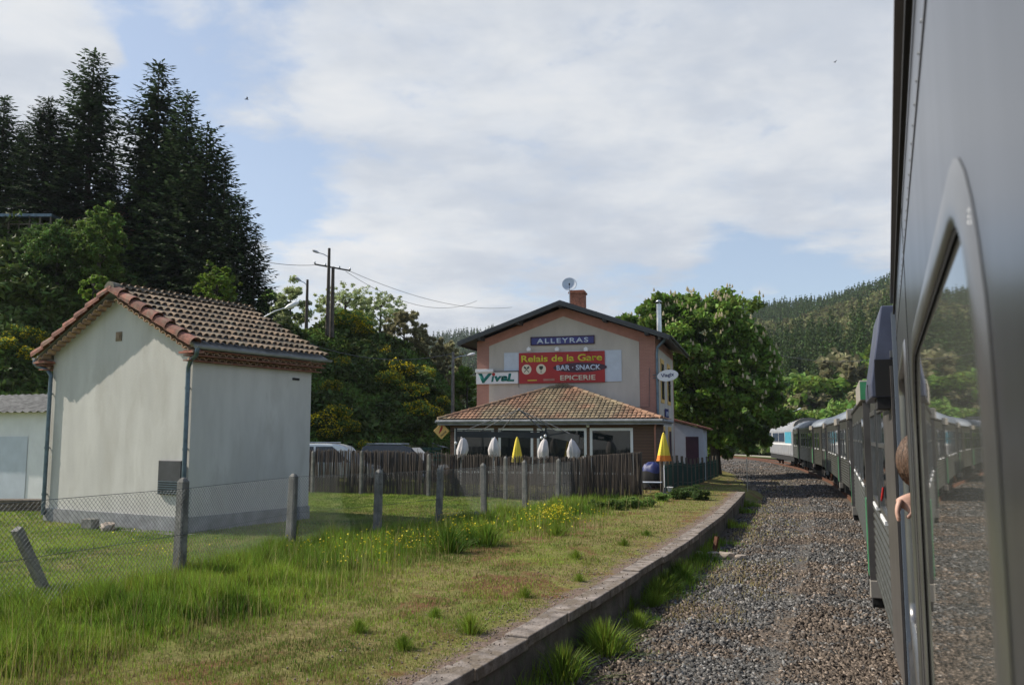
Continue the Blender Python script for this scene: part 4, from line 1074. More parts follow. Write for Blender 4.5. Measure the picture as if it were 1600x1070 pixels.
# roof: hip with apex on the facade
ex0, ex1, ey = -.50, 10.35, -4.55; ez = 3.50; ax = fx(880, 602)[0]; az = fx(880, 602)[1]
A0 = Vector((ex0, ey, ez)); A1 = Vector((ex1, ey, ez)); B0 = Vector((ex0, -.03, ez)); B1 = Vector((ex1, -.03, ez)); AP = Vector((ax, -.06, az))
b = MB(); dn = Vector((0, 0, -.06))
b.add([A0, A1, AP, B0, B1, A0+dn, A1+dn, AP+dn, B0+dn, B1+dn], [(0, 1, 2), (0, 2, 3), (1, 4, 2), (5, 7, 6), (5, 8, 7), (6, 7, 9), (0, 5, 6, 1), (1, 6, 9, 4), (0, 3, 8, 5)])
vr = b.build('roof', 'fascia', ve)
b = MB()
def tri_slope(mb, P0, P1, top, pu, pv, **kw):
    U = (P1-P0).normalized(); Lu = (P1-P0).length; tt = (top-P0); ut = tt.dot(U); foot = P0+U*ut; Vd = (top-foot); Lv = Vd.length; Vd.normalize()
    if U.cross(Vd).z < 0: pass
    def ins(u, v):
        k = v/Lv; return k < .985 and ut*k-.02 < u < Lu-(Lu-ut)*k+.02
    tile_slope(mb, P0+Vector((0, 0, .02)), U, Vd, int(Lu/pu)+1, int(Lv/pv)+1, pu, pv, ins, **kw)
tri_slope(b, A0, A1, AP, .215, .335, amp=.035, lift=.035, half=.5, seg=4, jit=.006)
tri_slope(b, B0, A0, AP, .215, .335, amp=.035, lift=.035, half=.5, seg=4, jit=.006)
tri_slope(b, A1, B1, AP, .215, .335, amp=.035, lift=.035, half=.5, seg=4, jit=.006)
b.build('roof_tiles', 'vtile', vr)
b = MB()
for P0 in (A0, A1):
    n_ = 17
    for i in range(n_):
        p = P0.lerp(AP, i/n_)+Vector((0, 0, .06)); q = P0.lerp(AP, (i+1.12)/n_)+Vector((0, 0, .045)); b.tube([p, q], [.10, .085], 8)
b.build('hip_tiles', 'vtile', vr)
b = MB()
for (p, q) in ((A0, A1), (A1, B1), (B0, A0)):
    d = (q-p).normalized(); o_ = Vector((d.y, -d.x, 0))*.06; b.tube([p+o_-d*.05+Vector((0, 0, -.07)), q+o_+d*.05+Vector((0, 0, -.07))], .075, 8)
    b.beam(p+dn*2.2+Vector((0, 0, -.03)), q+dn*2.2+Vector((0, 0, -.03)), .03, .16)
b.build('gutter', 'plinth', vr)
b = MB(); b.tube([(VX1+.15, VY-.3, 3.4), (VX1+.05, VY-.08, 3.1), (VX1+.05, VY-.08, .4)], .045, 8); b.build('downpipe', 'pinkplain', ve)
b = MB(); xl, zl = fx(918, 665, VY-.1); b.lathe([(.001, .09), (.06, .07), (.09, 0), (.06, -.06), (.001, -.08)], 12, (xl, VY-.10, zl)); b.build('wall_lamp', 'white', ve)
# interior counter silhouettes: a seated row of crates would not be seen; a red banner and a few boxes behind the panes
t = thing('banner', 'dark red banner hanging behind the left veranda window', 'banner', sloc(1.2, VY+.5, 2.35), YAW)
b = MB(); b.box(-.1, 1.2, -.02, .02, -.12, .12); b.build('cloth', 'red', t)
t = thing('deck_chair', 'white folded deck chair leaning behind the rightmost veranda window', 'chair', sloc(8.35, VY+.5, .55), YAW)
b = MB()
b.beam((-.55, 0, 1.55), (.45, .05, 1.85), .05, .10); b.beam((-.35, 0, 1.66), (.5, .05, 1.98), .05, .06); b.build('backrest', 'white', t)
b = MB(); b.beam((0, 0, 0), (.15, .02, 1.7), .06, .06); b.build('leg', 'white', t)
b = MB(); b.beam((.45, .1, 0), (-.3, .05, 1.6), .04, .04); b.build('leg', 'rope', t)

# press sign
q = at(690, 673, 42.6)
t = thing('newsagent_sign', 'yellow diamond sign with red quill at the left corner of the veranda', 'sign', q, R(-8))
T_ = Matrix.Rotation(R(90), 4, 'X'); s_ = .41
b = MB(); b.prism([(0, s_), (s_*.98, 0), (0, -s_), (-s_*.98, 0)], 'z', -.05, .05, T_); b.build('panel', 'ochre', t, bevel=.015)
b = MB(); b.prism([(-.14, -.12), (-.10, -.13), (.02, .02), (.07, .16), (.03, .27), (-.06, .12), (-.10, -.02)], 'z', .0505, .056, T_); b.build('quill_mark', 'red', t)
lettering('PRESSE', .09, 'darkletter', t, (.11, -.0515, -.14), (R(90), R(-43), 0), .004, .012, .36)
b = MB(); b.beam((.38, 0, .0), (.62, .15, .0), .03, .03); b.build('bracket', 'black', t)

# ---------------------------------------------------------------- terrace things
def parasol(px, Yd, ptop, pbot, mats, lab, grp=None, wild=.0, seed=1, wmax=9):
    q = at(px, 690, Yd); zg_ = float(gz(q.x, q.y)[0]); zt_ = at(px, ptop, Yd).z; zb_ = at(px, pbot, Yd).z
    t = thing('closed_parasol', lab, 'parasol', (q.x, q.y, zg_), 0, grp)
    b = MB(); b.tube([(0, 0, 0), (0, 0, zt_-zg_-.02)], .022, 8); b.build('pole', 'white', t)
    b = MB(); b.lathe([(.25, 0), (.25, .05), (.06, .09), (.05, .3)], 16); b.build('base', 'concrete', t)
    r_ = random.Random(seed); b = MB(); n_ = 24; rows = 11; vs = []; W_ = wmax*(.8 if wild else .85)/F*Yd
    for j in range(rows):
        v = j/(rows-1); z = (zt_-zg_)-(zt_-zb_)*v
        for k in range(n_):
            a = 2*math.pi*k/n_; fold = 1+.24*math.cos(a*8+wild*2)*(.3+v)
            prof = (.04+W_*(v**.75) if wild == 0 else .05+W_*(min(1, v*1.6)**.55)*(1-.28*max(0, v-.6)/.4))
            ox = wild*(.10*math.sin(v*2.6+seed)+.12*v*v*(1 if seed % 2 else -1)*0+.05*(1-v))
            rr = prof*fold*(1+wild*.25*math.sin(a*2+seed+v*3))
            vs.append((math.cos(a)*rr+ox, math.sin(a)*rr*.8, z+(wild*.10*math.sin(a*3+seed) if j == rows-1 else 0)))
    b.add(vs, [(j*n_+k, j*n_+(k+1) % n_, (j+1)*n_+(k+1) % n_, (j+1)*n_+k) for j in range(rows-1) for k in range(n_)], True)
    for i, f in enumerate(b.f):
        if i >= (rows-3)*n_ and len(mats) > 1: b.m[i] = 1
    b.add([(math.cos(a)*.045, math.sin(a)*.045, zt_-zg_+.0) for a in [0, 1.57, 3.14, 4.71]]+[(0, 0, zt_-zg_+.06)], [(0, 1, 4), (1, 2, 4), (2, 3, 4), (3, 0, 4)])
    b.build('canopy', list(mats), t)
    return t
WG = 'closed white parasols on the terrace'
parasol(721, 36.2, 684, 716, ('fabric',), 'closed white parasol, bulging one nearest the yellow diamond sign', WG, .55, 1, 8)
parasol(773, 36.4, 684, 714, ('fabric',), 'closed greyish white parasol between the bulging one and the yellow parasol', WG, .35, 4, 9)
parasol(850, 36.5, 686, 716, ('fabric',), 'closed white parasol beside the dark frame post right of the yellow parasol', WG, .45, 3, 9)
parasol(893, 36.2, 687, 716, ('fabric',), 'closed crumpled white parasol, last before the right veranda window', WG, .7, 6, 8)
parasol(808, 36.5, 684, 722, ('yfabric',), 'slim closed yellow parasol between the white parasols', None, 0, 2, 7)
parasol(1037, 36.6, 677, 720, ('yfabric', 'ofabric'), 'closed yellow parasol with orange hem beside the green fence', None, 0, 8, 9)
# dark stay frame
t = thing('awning_frame', 'dark metal awning frame held by diagonal stays in front of the veranda windows', 'awning frame', (0, 0, 0))
Yf = 38.2
pt = lambda x, y, Yd=Yf: at(x, y, Yd)
b = MB()
b.beam(pt(712, 678), pt(850, 680), .06, .26); b.beam(pt(712, 671.5), pt(850, 673.5), .03, .04)
b.build('main_beam', 'metal_dark', t)
b = MB(); b.beam(pt(855, 676, 38), pt(905, 686, 36.6), .05, .34); b.build('side_beam', 'metal_dark', t)
for x_ in (713, 853):
    b = MB(); p = pt(x_, 668); b.beam((p.x, p.y, .3), p, .08, .08); b.build('post', 'metal_dark', t)
b = MB(); m_ = pt(811, 640); b.tube([m_+Vector((0, .5, .05)), m_], .05, 6)
for (x_, y_, Yd) in ((713, 677, Yf), (745, 676, 39.8), (780, 675, 39.8), (853, 677, Yf), (905, 684, 36.8), (880, 680, 39.5)):
    b.tube([m_, pt(x_, y_, Yd)], .018, 5)
b.tube([pt(787, 667, 39), m_], .015, 5); b.tube([m_, pt(847, 670, 38)], .028, 6)
b.build('stay', 'rope', t)
b = MB()
for (x_, y_) in ((846, 684), (852, 681), (893, 684), (897, 685), (901, 685), (712, 692)):
    p = pt(x_, y_, 37.6); b.lathe([(.001, .07), (.05, .05), (.06, 0), (.04, -.05), (.001, -.07)], 8, p)
b.build('bulb', 'white', t)
# garden table & covered barbecue
q = at(1018, 765, 36.4); zg_ = float(gz(q.x, q.y)[0])
t = thing('garden_table', 'white topped garden table on thin curved legs at the fence end', 'table', (q.x, q.y, zg_), R(-16))
b = MB(); b.box(-.42, .42, -.3, .3, .50, .53); b.build('tabletop', 'whitepanel', t, bevel=.008)
for sx in (-.38, .38):
    b = MB(); b.tube([(sx, -.27, .5), (sx*1.02, -.25, .2), (sx*.9, -.2, 0)], .014, 6); b.build('leg', 'black', t)
    b = MB(); b.tube([(sx, .27, .5), (sx*1.02, .25, .2), (sx*.9, .2, 0)], .014, 6); b.build('leg', 'black', t)
b = MB(); b.tube([(-.1, -.28, .48), (.02, -.3, .3), (0, -.28, .12), (-.15, -.28, .06)], .015, 6); b.build('scroll', 'rope', t)
q = at(1021, 765, 37.5)
t = thing('covered_barbecue', 'barbecue under a crumpled dark blue cover behind the garden table', 'barbecue', (q.x, q.y, float(gz(q.x, q.y)[0])), R(-16))
b = MB(); n_ = 20; vs = []
for j, (r_, z) in enumerate(((.42, .25), (.46, .6), (.44, .9), (.40, 1.02), (.32, 1.18), (.18, 1.27), (.02, 1.3))):
    for k in range(n_):
        a = 2*math.pi*k/n_; rr = r_*(1+.13*math.sin(a*5+j)+.07*math.sin(a*11+j*2)); vs.append((math.cos(a)*rr*1.05, math.sin(a)*rr*.7, z+.05*math.sin(a*3+j)))
b.add(vs, [(j*n_+k, j*n_+(k+1) % n_, (j+1)*n_+(k+1) % n_, (j+1)*n_+k) for j in range(6) for k in range(n_)], True)
for i in range(len(b.f)):
    if i < 2*n_: b.m[i] = 1
b.build('cover', ['darkblue', 'black'], t)
b = MB()
for a in (-.3, .3):
    b.beam((a, -.2, 0), (a, -.2, .4), .03, .03); b.beam((a, .2, 0), (a, .2, .4), .03, .03)
b.build('stand', 'black', t)
q = at(1047, 768, 36.6)
t = thing('plant_tub', 'small white tub on a rusty post foot beside the green fence', 'tub', (q.x, q.y, float(gz(q.x, q.y)[0])), 0)
b = MB(); b.lathe([(.09, .12), (.13, .30), (.145, .31), (.14, .29), (.0, .27)], 14); b.build('pot', 'white', t)
b = MB(); b.tube([(0, 0, 0), (0, 0, .2)], .04, 8); b.build('foot', 'rust', t)
# green picket fence running back along the platform
t = thing('green_railing', 'dark green railing with pickets running back beside the platform', 'railing', (0, 0, 0))
Pa = at(1034, 765, 36.9).xy; Pb = at(1056, 750, 42).xy; Pc = at(1092, 735, 52).xy; Pd = at(1122, 722, 62).xy
ln = resample([Pa, Pb, Pc, Pd], .115)
b = MB()
for i, p in enumerate(ln):
    z0_ = float(gz(p.x, p.y)[0]); h_ = 1.15+.12*math.sin(i*.7)*(i % 3 == 0)
    b.beam((p.x, p.y, z0_-.05), (p.x, p.y, z0_+h_), .03, .02)
b.build('picket', 'greenfence', t)
b = MB()
for i in range(0, len(ln)-9, 8):
    p, q_ = ln[i], ln[i+8]
    for h_ in (.2, 1.05): b.beam((p.x, p.y, float(gz(p.x, p.y)[0])+h_), (q_.x, q_.y, float(gz(q_.x, q_.y)[0])+h_), .03, .04)
b.build('rail', 'greenfence', t)
for i in range(0, len(ln), 17):
    b = MB(); p = ln[i]; z0_ = float(gz(p.x, p.y)[0]); b.beam((p.x, p.y, z0_-.1), (p.x, p.y, z0_+1.5), .11, .11); b.build('post', 'wood_grey', t)
q = at(1168, 765, 41.5)
b = MB(); b.tube([(q.x, q.y, -.3), (q.x, q.y, 1.7)], .022, 6); tag(b.build('marker_pole', 'steel'), 'thin grey pole standing at the far end of the platform edging', 'pole')
q = at(1173, 748, 46); b = MB(); b.box(-.25, .25, -.12, .12, 0, .3); tag(b.build('kerb_block', 'slab', None, (q.x, q.y, -.1), (0, 0, .2), bevel=.02), 'pale stone block beside the thin pole in the tree shadow', 'block')
# annex
an = thing('annex', 'small pale annex with red lean-to roof behind the station', 'annex', sloc(BW-.6, BD+2.0, 0), YAW)
b = MB(); b.prism([(0, -.2), (2.2, -.2), (2.2, 3.15), (0, 3.75)], 'y', 0, 3.6); b.build('wall', 'whitepanel', an)
b = MB(); b.prism([(-.1, 3.82), (2.6, 3.12), (2.6, 3.22), (-.1, 3.95)], 'y', -.3, 3.9); b.build('roof', 'terracotta', an)
b = MB(); b.box(1.1, 1.9, -.03, -.001, -.1, 2.7); b.build('door', 'maroon', an)
b = MB(); b.box(2.2, 2.26, .3, 1.3, 0, 2.6); b.build('side_door', 'whitepanel', an)

# ---------------------------------------------------------------- parked cars
def car(px, Yd, rz, paint, lab, Lc=4.3, Wc=1.75, Hc=1.5, van=False, zfix=None):
    q = at(px, 720, Yd); t = thing('parked_car', lab, 'car', (q.x, q.y, zfix if zfix is not None else float(gz(q.x, q.y)[0])+.02), rz, 'cars parked behind the reed screen')
    hl = Lc/2
    if van: lo = [(-hl, .35), (-hl, .95), (-hl+.1, 1.05), (hl-.9, 1.05), (hl-.2, .88), (hl, .7), (hl, .35)]; gh = [(-hl+.12, 1.04), (-hl+.28, Hc-.12), (-hl+.5, Hc-.02), (-hl+1.6, Hc), (hl-2.0, Hc-.03), (hl-1.55, Hc-.15), (hl-.85, 1.04)]
    else: lo = [(-hl, .3), (-hl, .8), (-hl+.15, .95), (hl-1.1, .92), (hl-.2, .75), (hl, .6), (hl, .3)]; gh = [(-hl+.2, .94), (-hl+.6, Hc-.13), (-hl+1.0, Hc-.02), (-hl+1.7, Hc), (hl-2.1, Hc-.06), (hl-1.2, .91)]
    b = MB(); b.prism(lo, 'y', -Wc/2, Wc/2)
    n_ = len(gh); vs = []
    for sg in (-1, 1):
        for (x, z) in gh:
            k = (z-.9)/(Hc-.9); vs.append((x, sg*(Wc/2-.03-.16*k), z))
    b.add(vs, [tuple(range(n_)), tuple(range(2*n_-1, n_-1, -1))]+[(i, (i+1) % n_, n_+(i+1) % n_, n_+i) for i in range(n_)])
    body = b.build('body', paint, t, bevel=.05)
    zlo = 1.08 if van else .97
    def side(x, z, sg, o_=.012): k = (z-.9)/(Hc-.9); return (x, sg*(Wc/2-.03-.16*k+o_), z)
    for (xa, xb, xc_, xd) in ((-hl+.40, -hl+.62, -hl+1.45, -hl+1.45), (-hl+1.55, -hl+1.55, hl-2.15, hl-1.55 if not van else hl-1.25)):
        for sg in (-1, 1):
            b = MB(); vs = [side(xa, zlo, sg), side(xb, Hc-.14, sg), side(xc_, Hc-.14, sg), side(xd, zlo, sg)]
            vs += [side(p[0], p[2], sg, -.01) for p in vs]; b.add(vs, [(0, 1, 2, 3), (0, 4, 5, 1), (1, 5, 6, 2), (2, 6, 7, 3), (3, 7, 4, 0)])
            b.build('side_window', 'glass', t)
    b = MB(); x0_, x1_ = (hl-1.2, hl-2.08) if not van else (hl-.92, hl-1.58); z1_ = Hc-.1 if not van else Hc-.17
    nx = .03; b.add([(x0_+nx, -Wc/2+.12, zlo), (x0_+nx, Wc/2-.12, zlo), (x1_+nx, Wc/2-.26, z1_), (x1_+nx, -Wc/2+.26, z1_), (x0_-.02, -Wc/2+.12, zlo), (x0_-.02, Wc/2-.12, zlo)], [(0, 1, 2, 3)]); b.build('windscreen', 'glass', t)
    for x in (-hl+.8, hl-.8):
        for sg in (-1, 1):
            T_ = Matrix.Translation((x, sg*(Wc/2-.06), .32)) @ Matrix.Rotation(R(90), 4, 'X')
            b = MB(); b.lathe([(.18, -.1), (.31, -.1), (.33, -.06), (.33, .06), (.31, .1), (.18, .1)], 20, T=T_); w = b.build('wheel', 'rubber', t)
            b = MB(); b.lathe([(.001, -.09), (.19, -.09), (.19, .09), (.001, .09)], 16, T=T_); b.build('rim', 'steel', w)
    for sg in (-1, 1):
        b = MB(); b.box(hl-.03, hl+.012, sg*.6-.15, sg*.6+.15, .58, .72); b.build('headlight', 'white', t)
        b = MB(); b.box(-hl-.012, -hl+.03, sg*.65-.12, sg*.65+.12, .62, .85); b.build('tail_light', 'red', t)
        b = MB(); b.beam((hl-1.55, sg*(Wc/2), 1.05), (hl-1.5, sg*(Wc/2+.14), 1.08), .12, .12); b.build('mirror', paint, t)
    if van:
        b = MB()
        for sg in (-1, 1): b.tube([(-hl+.5, sg*.6, Hc+.05), (hl-2.1, sg*.6, Hc+.04)], .018, 6)
        b.build('roof_rail', 'steel', t)
    return t
MT['carwhite'] = M('white_car_paint', (.66, .69, .72), .25, .1, var=.02, coat=.5)
MT['carblack'] = M('black_car_paint', (.012, .014, .018), .18, .2, var=.02, coat=.6)
MT['carblue'] = M('dark_blue_car_paint', (.02, .045, .08), .2, .3, var=.02, coat=.6)
car(522, 42.0, R(-4), 'carwhite', 'white estate car parked nearest the shed behind the reed screen', 4.5, 1.75, 1.95, True)
car(630, 43.5, R(-12), 'carblack', 'black car with dark roof parked between the white car and the crates', 4.4, 1.75, 1.86, True)
# green crates stacked
gq = 0
for (px_, Yd, n_, lab) in ((652, 46.5, 5, 'green plastic crate stack behind the black car, left pile'), (668, 46.5, 5, 'green plastic crate stack behind the black car, middle pile'), (684, 46.5, 5, 'green plastic crate stack behind the black car, right pile')):
    q = at(px_, 720, Yd); t = thing('bottle_crate_stack', lab, 'crates', (q.x, q.y, .35), R(-10), 'green crate stacks behind the cars')
    for i in range(n_):
        b = MB(); z = i*.36; 
        for (a0, a1, c0, c1) in ((-.26, .26, -.2, -.18), (-.26, .26, .18, .2), (-.26, -.24, -.18, .18), (.24, .26, -.18, .18)):
            b.box(a0, a1, c0, c1, z, z+.12); b.box(a0, a1, c0, c1, z+.20, z+.34)
        b.box(-.26, .26, -.2, .2, z, z+.015)
        for a0 in (-.25, -.06, .06, .25): b.box(a0-.012, a0+.012, -.205, -.178, z+.1, z+.22)
        b.build('crate', 'green' if i % 2 else 'greenfence', t)
# tarpaulin lean-to
q = at(700, 700, 47.5)
t = thing('tarpaulin_cover', 'pale blue grey tarpaulin sloping over the crates beside the veranda', 'tarpaulin', (q.x, q.y, .35), R(-10))
b = MB(); vs = []
for j in range(6):
    for i in range(10): vs.append((-.9+i*.2, -.1+j*.25, 2.0-.06*i-.02*j+.04*math.sin(i*1.7+j)))
b.add(vs, [(j*10+i, j*10+i+1, (j+1)*10+i+1, (j+1)*10+i) for j in range(5) for i in range(9)], True)
o = b.build('sheet', 'coachroof', t); md = o.modifiers.new('s', 'SOLIDIFY'); md.thickness = .01
b = MB()
for x in (-.85, .85):
    for y in (0, 1.1): b.beam((x, y, 0), (x, y, 1.95 if x < 0 else 1.4), .04, .04)
b.build('support', 'wood_grey', t)

# ---------------------------------------------------------------- poles, lamps, wires
def pole(px, ptop, Yd, zbase, r, lab, name='utility_pole', cat='pole', mat='pole_wood', arms=(), lamp=None, concrete=False):
    p = at(px, ptop, Yd); t = thing(name, lab, cat, (p.x, p.y, zbase))
    h_ = p.z-zbase; b = MB(); b.tube([(0, 0, -.5), (0, 0, h_)], [r*1.3, r*.8], 8); b.build('pole', mat, t)
    for (xa, ya, xb, yb) in arms:
        A_ = at(xa, ya, Yd)-t.location; B_ = at(xb, yb, Yd)-t.location
        b = MB(); b.beam(A_, B_, .10, .10); ar = b.build('crossarm', mat, t)
        b = MB()
        for k in (0, .3, .7, 1): c_ = Vector(A_).lerp(B_, k); b.lathe([(.02, 0), (.07, .05), (.05, .12), (.07, .17), (.001, .22)], 8, c_)
        b.build('insulator', 'steel', ar)
    if lamp:
        A_ = at(lamp[0], lamp[1], Yd)-t.location; B_ = at(lamp[2], lamp[3], Yd)-t.location
        b = MB(); b.tube([A_, (A_+B_)/2+Vector((0, 0, .05)), B_], .03, 6); b.build('arm', 'steel', t)
        b = MB(); d = (B_-A_).normalized(); b.tube([B_-d*.05, B_+d*.12, B_+d*.38, B_+d*.5], [.03, .09, .10, .03], 8); b.build('lamp_head', 'white', t)
    return t
pole(514.5, 388, 60, 10.2, .12, 'tall dark pole with lamp arm on the bank top', lamp=(514, 402, 498, 395))
pole(520.5, 417, 61, 10.2, .14, 'shorter pole with long crossarm touching the tall lamp pole', arms=((492, 413, 547, 423),))
pole(480.5, 437, 62, 10.2, .11, 'slender dark pole with lamp arm standing left on the bank', lamp=(480, 446, 470, 439))
pole(708, 550, 56, .3, .11, 'grey street lamp pole behind the left end of the veranda', 'street_lamp', 'lamp', 'concrete', lamp=(709, 560, 731, 555))
pole(412, 495, 31, .4, .06, 'street lamp rising behind the tiled shed roof', 'street_lamp', 'lamp', 'steel', lamp=(412, 496, 447, 481))
pole(1223, 650, 105, -.3, .07, 'small white lamp on a pole beyond the locomotive roof', 'street_lamp', 'lamp', 'steel', lamp=(1223, 650, 1246, 640))
def wire(name, lab, a, b_, sag, n_=16, r=.018):
    a = Vector(a); b_ = Vector(b_); pts = [a.lerp(b_, i/n_)-Vector((0, 0, sag*4*(i/n_)*(1-i/n_))) for i in range(n_+1)]
    m = MB(); m.tube(pts, r, 4, cap=False); return tag(m.build(name, 'rope'), lab, 'cable', 'overhead cables')
wire('overhead_cable', 'overhead cable rising left from the crossarm pole towards the conifers', at(494, 414, 61), at(330, 385, 52), .4)
wire('overhead_cable', 'upper of the two cables running right from the crossarm', at(545, 423, 61), at(800, 480, 95), 1.0)
wire('overhead_cable', 'lower of the two cables running right from the crossarm', at(540, 424, 61), at(745, 470, 95), 1.6)
wire('overhead_cable', 'low cable crossing the dark bank behind the shed', at(440, 520, 50), at(708, 552, 56), .9)
wire('overhead_cable', 'cable crossing in front of the spruce wood', at(1150, 535, 150), at(1400, 556, 150), 2.0, r=.04)
# rusty stump and rubble on the ballast side
q = at(1113, 845, 21.9); 
b = MB(); b.beam((q.x, q.y, -.3), (q.x+.14, q.y+.1, .22), .10, .06); tag(b.build('rail_stump', 'rust'), 'rusty leaning steel rail stump at the foot of the platform edge', 'rail stump')
for i, (dx, dy, s_, lab) in enumerate(((-.05, -.35, .16, 'flat pale rubble stone at the foot of the rusty stump'), (.22, -.5, .20, 'larger broken rubble stone right of the rusty stump'), (-.42, -.15, .13, 'small rubble stone left of the rusty stump'), (.5, -.75, .13, 'brown rubble stone farthest from the rusty stump'))):
    rock('rubble_stone', lab, 'stone', (q.x+dx, q.y+dy, -.16), (s_*1.3, s_, s_*.6), i+20, group='rubble by the rusty stump')
# birds
for (px_, py_, lab, s_) in ((385, 156, 'tiny dark bird flying right of the tall conifers', 1.0), (1304, 98, 'tiny dark bird flying high near the train roof', .8)):
    q = at(px_, py_, 70); b = MB(); s_ *= .28
    b.tube([(-.6*s_, 0, 0), (-.2*s_, 0, .03), (.3*s_, 0, .05), (.7*s_, 0, 0)], [.02*s_, .16*s_, .14*s_, .02*s_], 8)
    for sg in (1, -1): b.add([(.3*s_, sg*.05*s_, .08*s_), (-.1*s_, sg*.05*s_, .08*s_), (-.25*s_, sg*1.0*s_, .5*s_), (-.1*s_, sg*1.1*s_, .52*s_), (.3*s_, sg*.6*s_, .4*s_)], [(0, 1, 2, 3, 4)])
    tag(b.build('bird', 'black', None, q, (0, 0, .6)), lab, 'bird')
# hill house behind the conifers
q = at(175, 350, 60); zb = 13.5
hh = thing('hill_house', 'brick house half hidden behind the dark conifers on the bank', 'house', (q.x, q.y, zb), R(12))
b = MB(); b.prism([(-4, 0), (3.6, 0), (3.6, 3.8), (-.2, 5.6), (-4, 3.8)], 'y', 0, 7); b.build('wall', 'pink', hh)
b = MB()
for sg in (1, -1): b.prism([(-.2, 5.75), (-.2+sg*4.5, 3.6), (-.2+sg*4.5, 3.75), (-.2, 5.92)], 'y', -.5, 7.4)
b.build('roof', 'terracotta', hh)
for x in (-2.2, 1.2):
    b = MB(); b.box(x-.5, x+.5, -.04, -.001, 1.2, 2.6); w = b.build('window', 'white', hh); b = MB(); b.box(x-.42, x+.42, -.06, -.041, 1.28, 2.52); b.build('pane', 'glass', w)
qa = at(20, 336, 50.5); qb = at(82, 338, 50.5)
t = thing('pergola', 'grey flat roofed pergola on posts at the left edge of the bank top', 'pergola', (qa.x-1.5, qa.y, 14.3))
o_ = t.location
b = MB(); b.box(-2, (qb-o_).x, -.1, 2.6, (qa-o_).z-.12, (qa-o_).z+.06); b.build('roof', 'zinc', t)
for x in np.arange(-1.8, (qb-o_).x, .62):
    b = MB(); b.beam((x, 0, -1), (x, 0, (qa-o_).z-.12), .08, .08); b.build('post', 'wood_grey', t)
b = MB(); b.box(-2, (qb-o_).x, -.05, .02, .95, 1.03); b.build('handrail', 'wood_grey', t)
# ---------------------------------------------------------------- rails
TLr = offset_line(TL, -.68); TLl = offset_line(TL, -2.12)
for nm, line in (('near', TLr), ('far', TLl)):
    b = MB(); vs = []
    for i, p in enumerate(line):
        a = line[max(0, i-1)]; c_ = line[min(len(line)-1, i+1)]; t = (c_-a).normalized(); nr = Vector((-t.y, t.x))
        for (o_, z) in ((.036, 0), (-.036, 0), (-.036, -.04), (-.012, -.06), (-.06, -.16), (.06, -.16), (.012, -.06), (.036, -.04)):
            q = p+nr*o_; vs.append((q.x, q.y, z))
    b.add(vs, [(i*8+k, i*8+(k+1) % 8, (i+1)*8+(k+1) % 8, (i+1)*8+k) for i in range(len(line)-1) for k in range(8)])
    tag(b.build('track_rail', 'rust'), kind='structure')

# ---------------------------------------------------------------- coaches
def rotz_head(h): return R(90)-h
def profile(z0=.95, zr=1.86, zs=3.28, crown=3.92, w=2.82, ribs=True, sh=0):
    P = [(-.06, z0)]
    if ribs:
        z = z0+.03
        while z < zr: P += [(0-.0, z), (.022, z+.02), (.022, z+.045), (0, z+.065)]; z += .092
    P += [(0, zr+.02), (0, zs), (-.03, zs+.10), (-.12, zs+.22), (-.32, zs+.38), (-.68, crown-.07), (-w/2, crown)]
    R_ = [(-w-y, z) for (y, z) in P[::-1][1:]]
    return P+R_
PR = profile()
def extr(mb, P, x0, x1, cap=True):
    n = len(P); vs = [(x, y, z) for x in (x0, x1) for (y, z) in P]
    fs = [(i, (i+1) % n, n+(i+1) % n, n+i) for i in range(n)]
    if cap: fs += [tuple(range(n)), tuple(range(2*n-1, n-1, -1))]
    return mb.add(vs, fs)
def bogie(parent, x):
    b = MB()
    for y in (-.55, -2.27):
        b.box(x-1.5, x+1.5, y-.06, y+.06, .38, .62); b.box(x-.35, x+.35, y-.08, y+.12, .25, .45)
        b.box(x-1.4, x-1.1, y-.02, y+.12, .3, .75); b.box(x+1.1, x+1.4, y-.02, y+.12, .3, .75)
    b.box(x-.25, x+.25, -2.3, -.5, .5, .9); bg = b.build('bogie', 'rubber', parent)
    for xx in (x-1.15, x+1.15):
        b = MB(); T_ = Matrix.Translation((xx, -1.41, .44)) @ Matrix.Rotation(R(90), 4, 'X')
        for s_ in (-.75, .62): b.lathe([(.001, s_), (.44, s_), (.44, s_+.13), (.001, s_+.13)], 20, T=T_)
        b.lathe([(.08, -.75), (.08, .75)], 8, T=T_); b.build('wheel', 'rust', bg)
def window(parent, x0, x1, z0=1.97, z1=2.98, y=.0, split=True):
    f = .05; b = MB()
    for (a, c_, p, q) in ((x0, x1, z1-f, z1), (x0, x1, z0, z0+f), (x0, x0+f, z0+f, z1-f), (x1-f, x1, z0+f, z1-f)): b.box(a, c_, y+.001, y+.032, p, q)
    if split: b.box(x0+f, x1-f, y+.001, y+.028, z0+(z1-z0)*.62, z0+(z1-z0)*.62+.04)
    w = b.build('window', 'steelframe', parent)
    b = MB(); b.box(x0+f, x1-f, y+.001, y+.010, z0+f, z1-f); b.build('pane', 'glass', w)
    if split: b = MB(); b.box(x0+.25, x1-.25, y+.001, y+.045, z0-.04, z0-.005); b.build('sill', 'white', w)
MT['steelframe'] = M('window_frame_metal', (.22, .22, .22), .3, .8)
MT['doordark'] = M('door_dark', (.05, .055, .05), .4, .4)
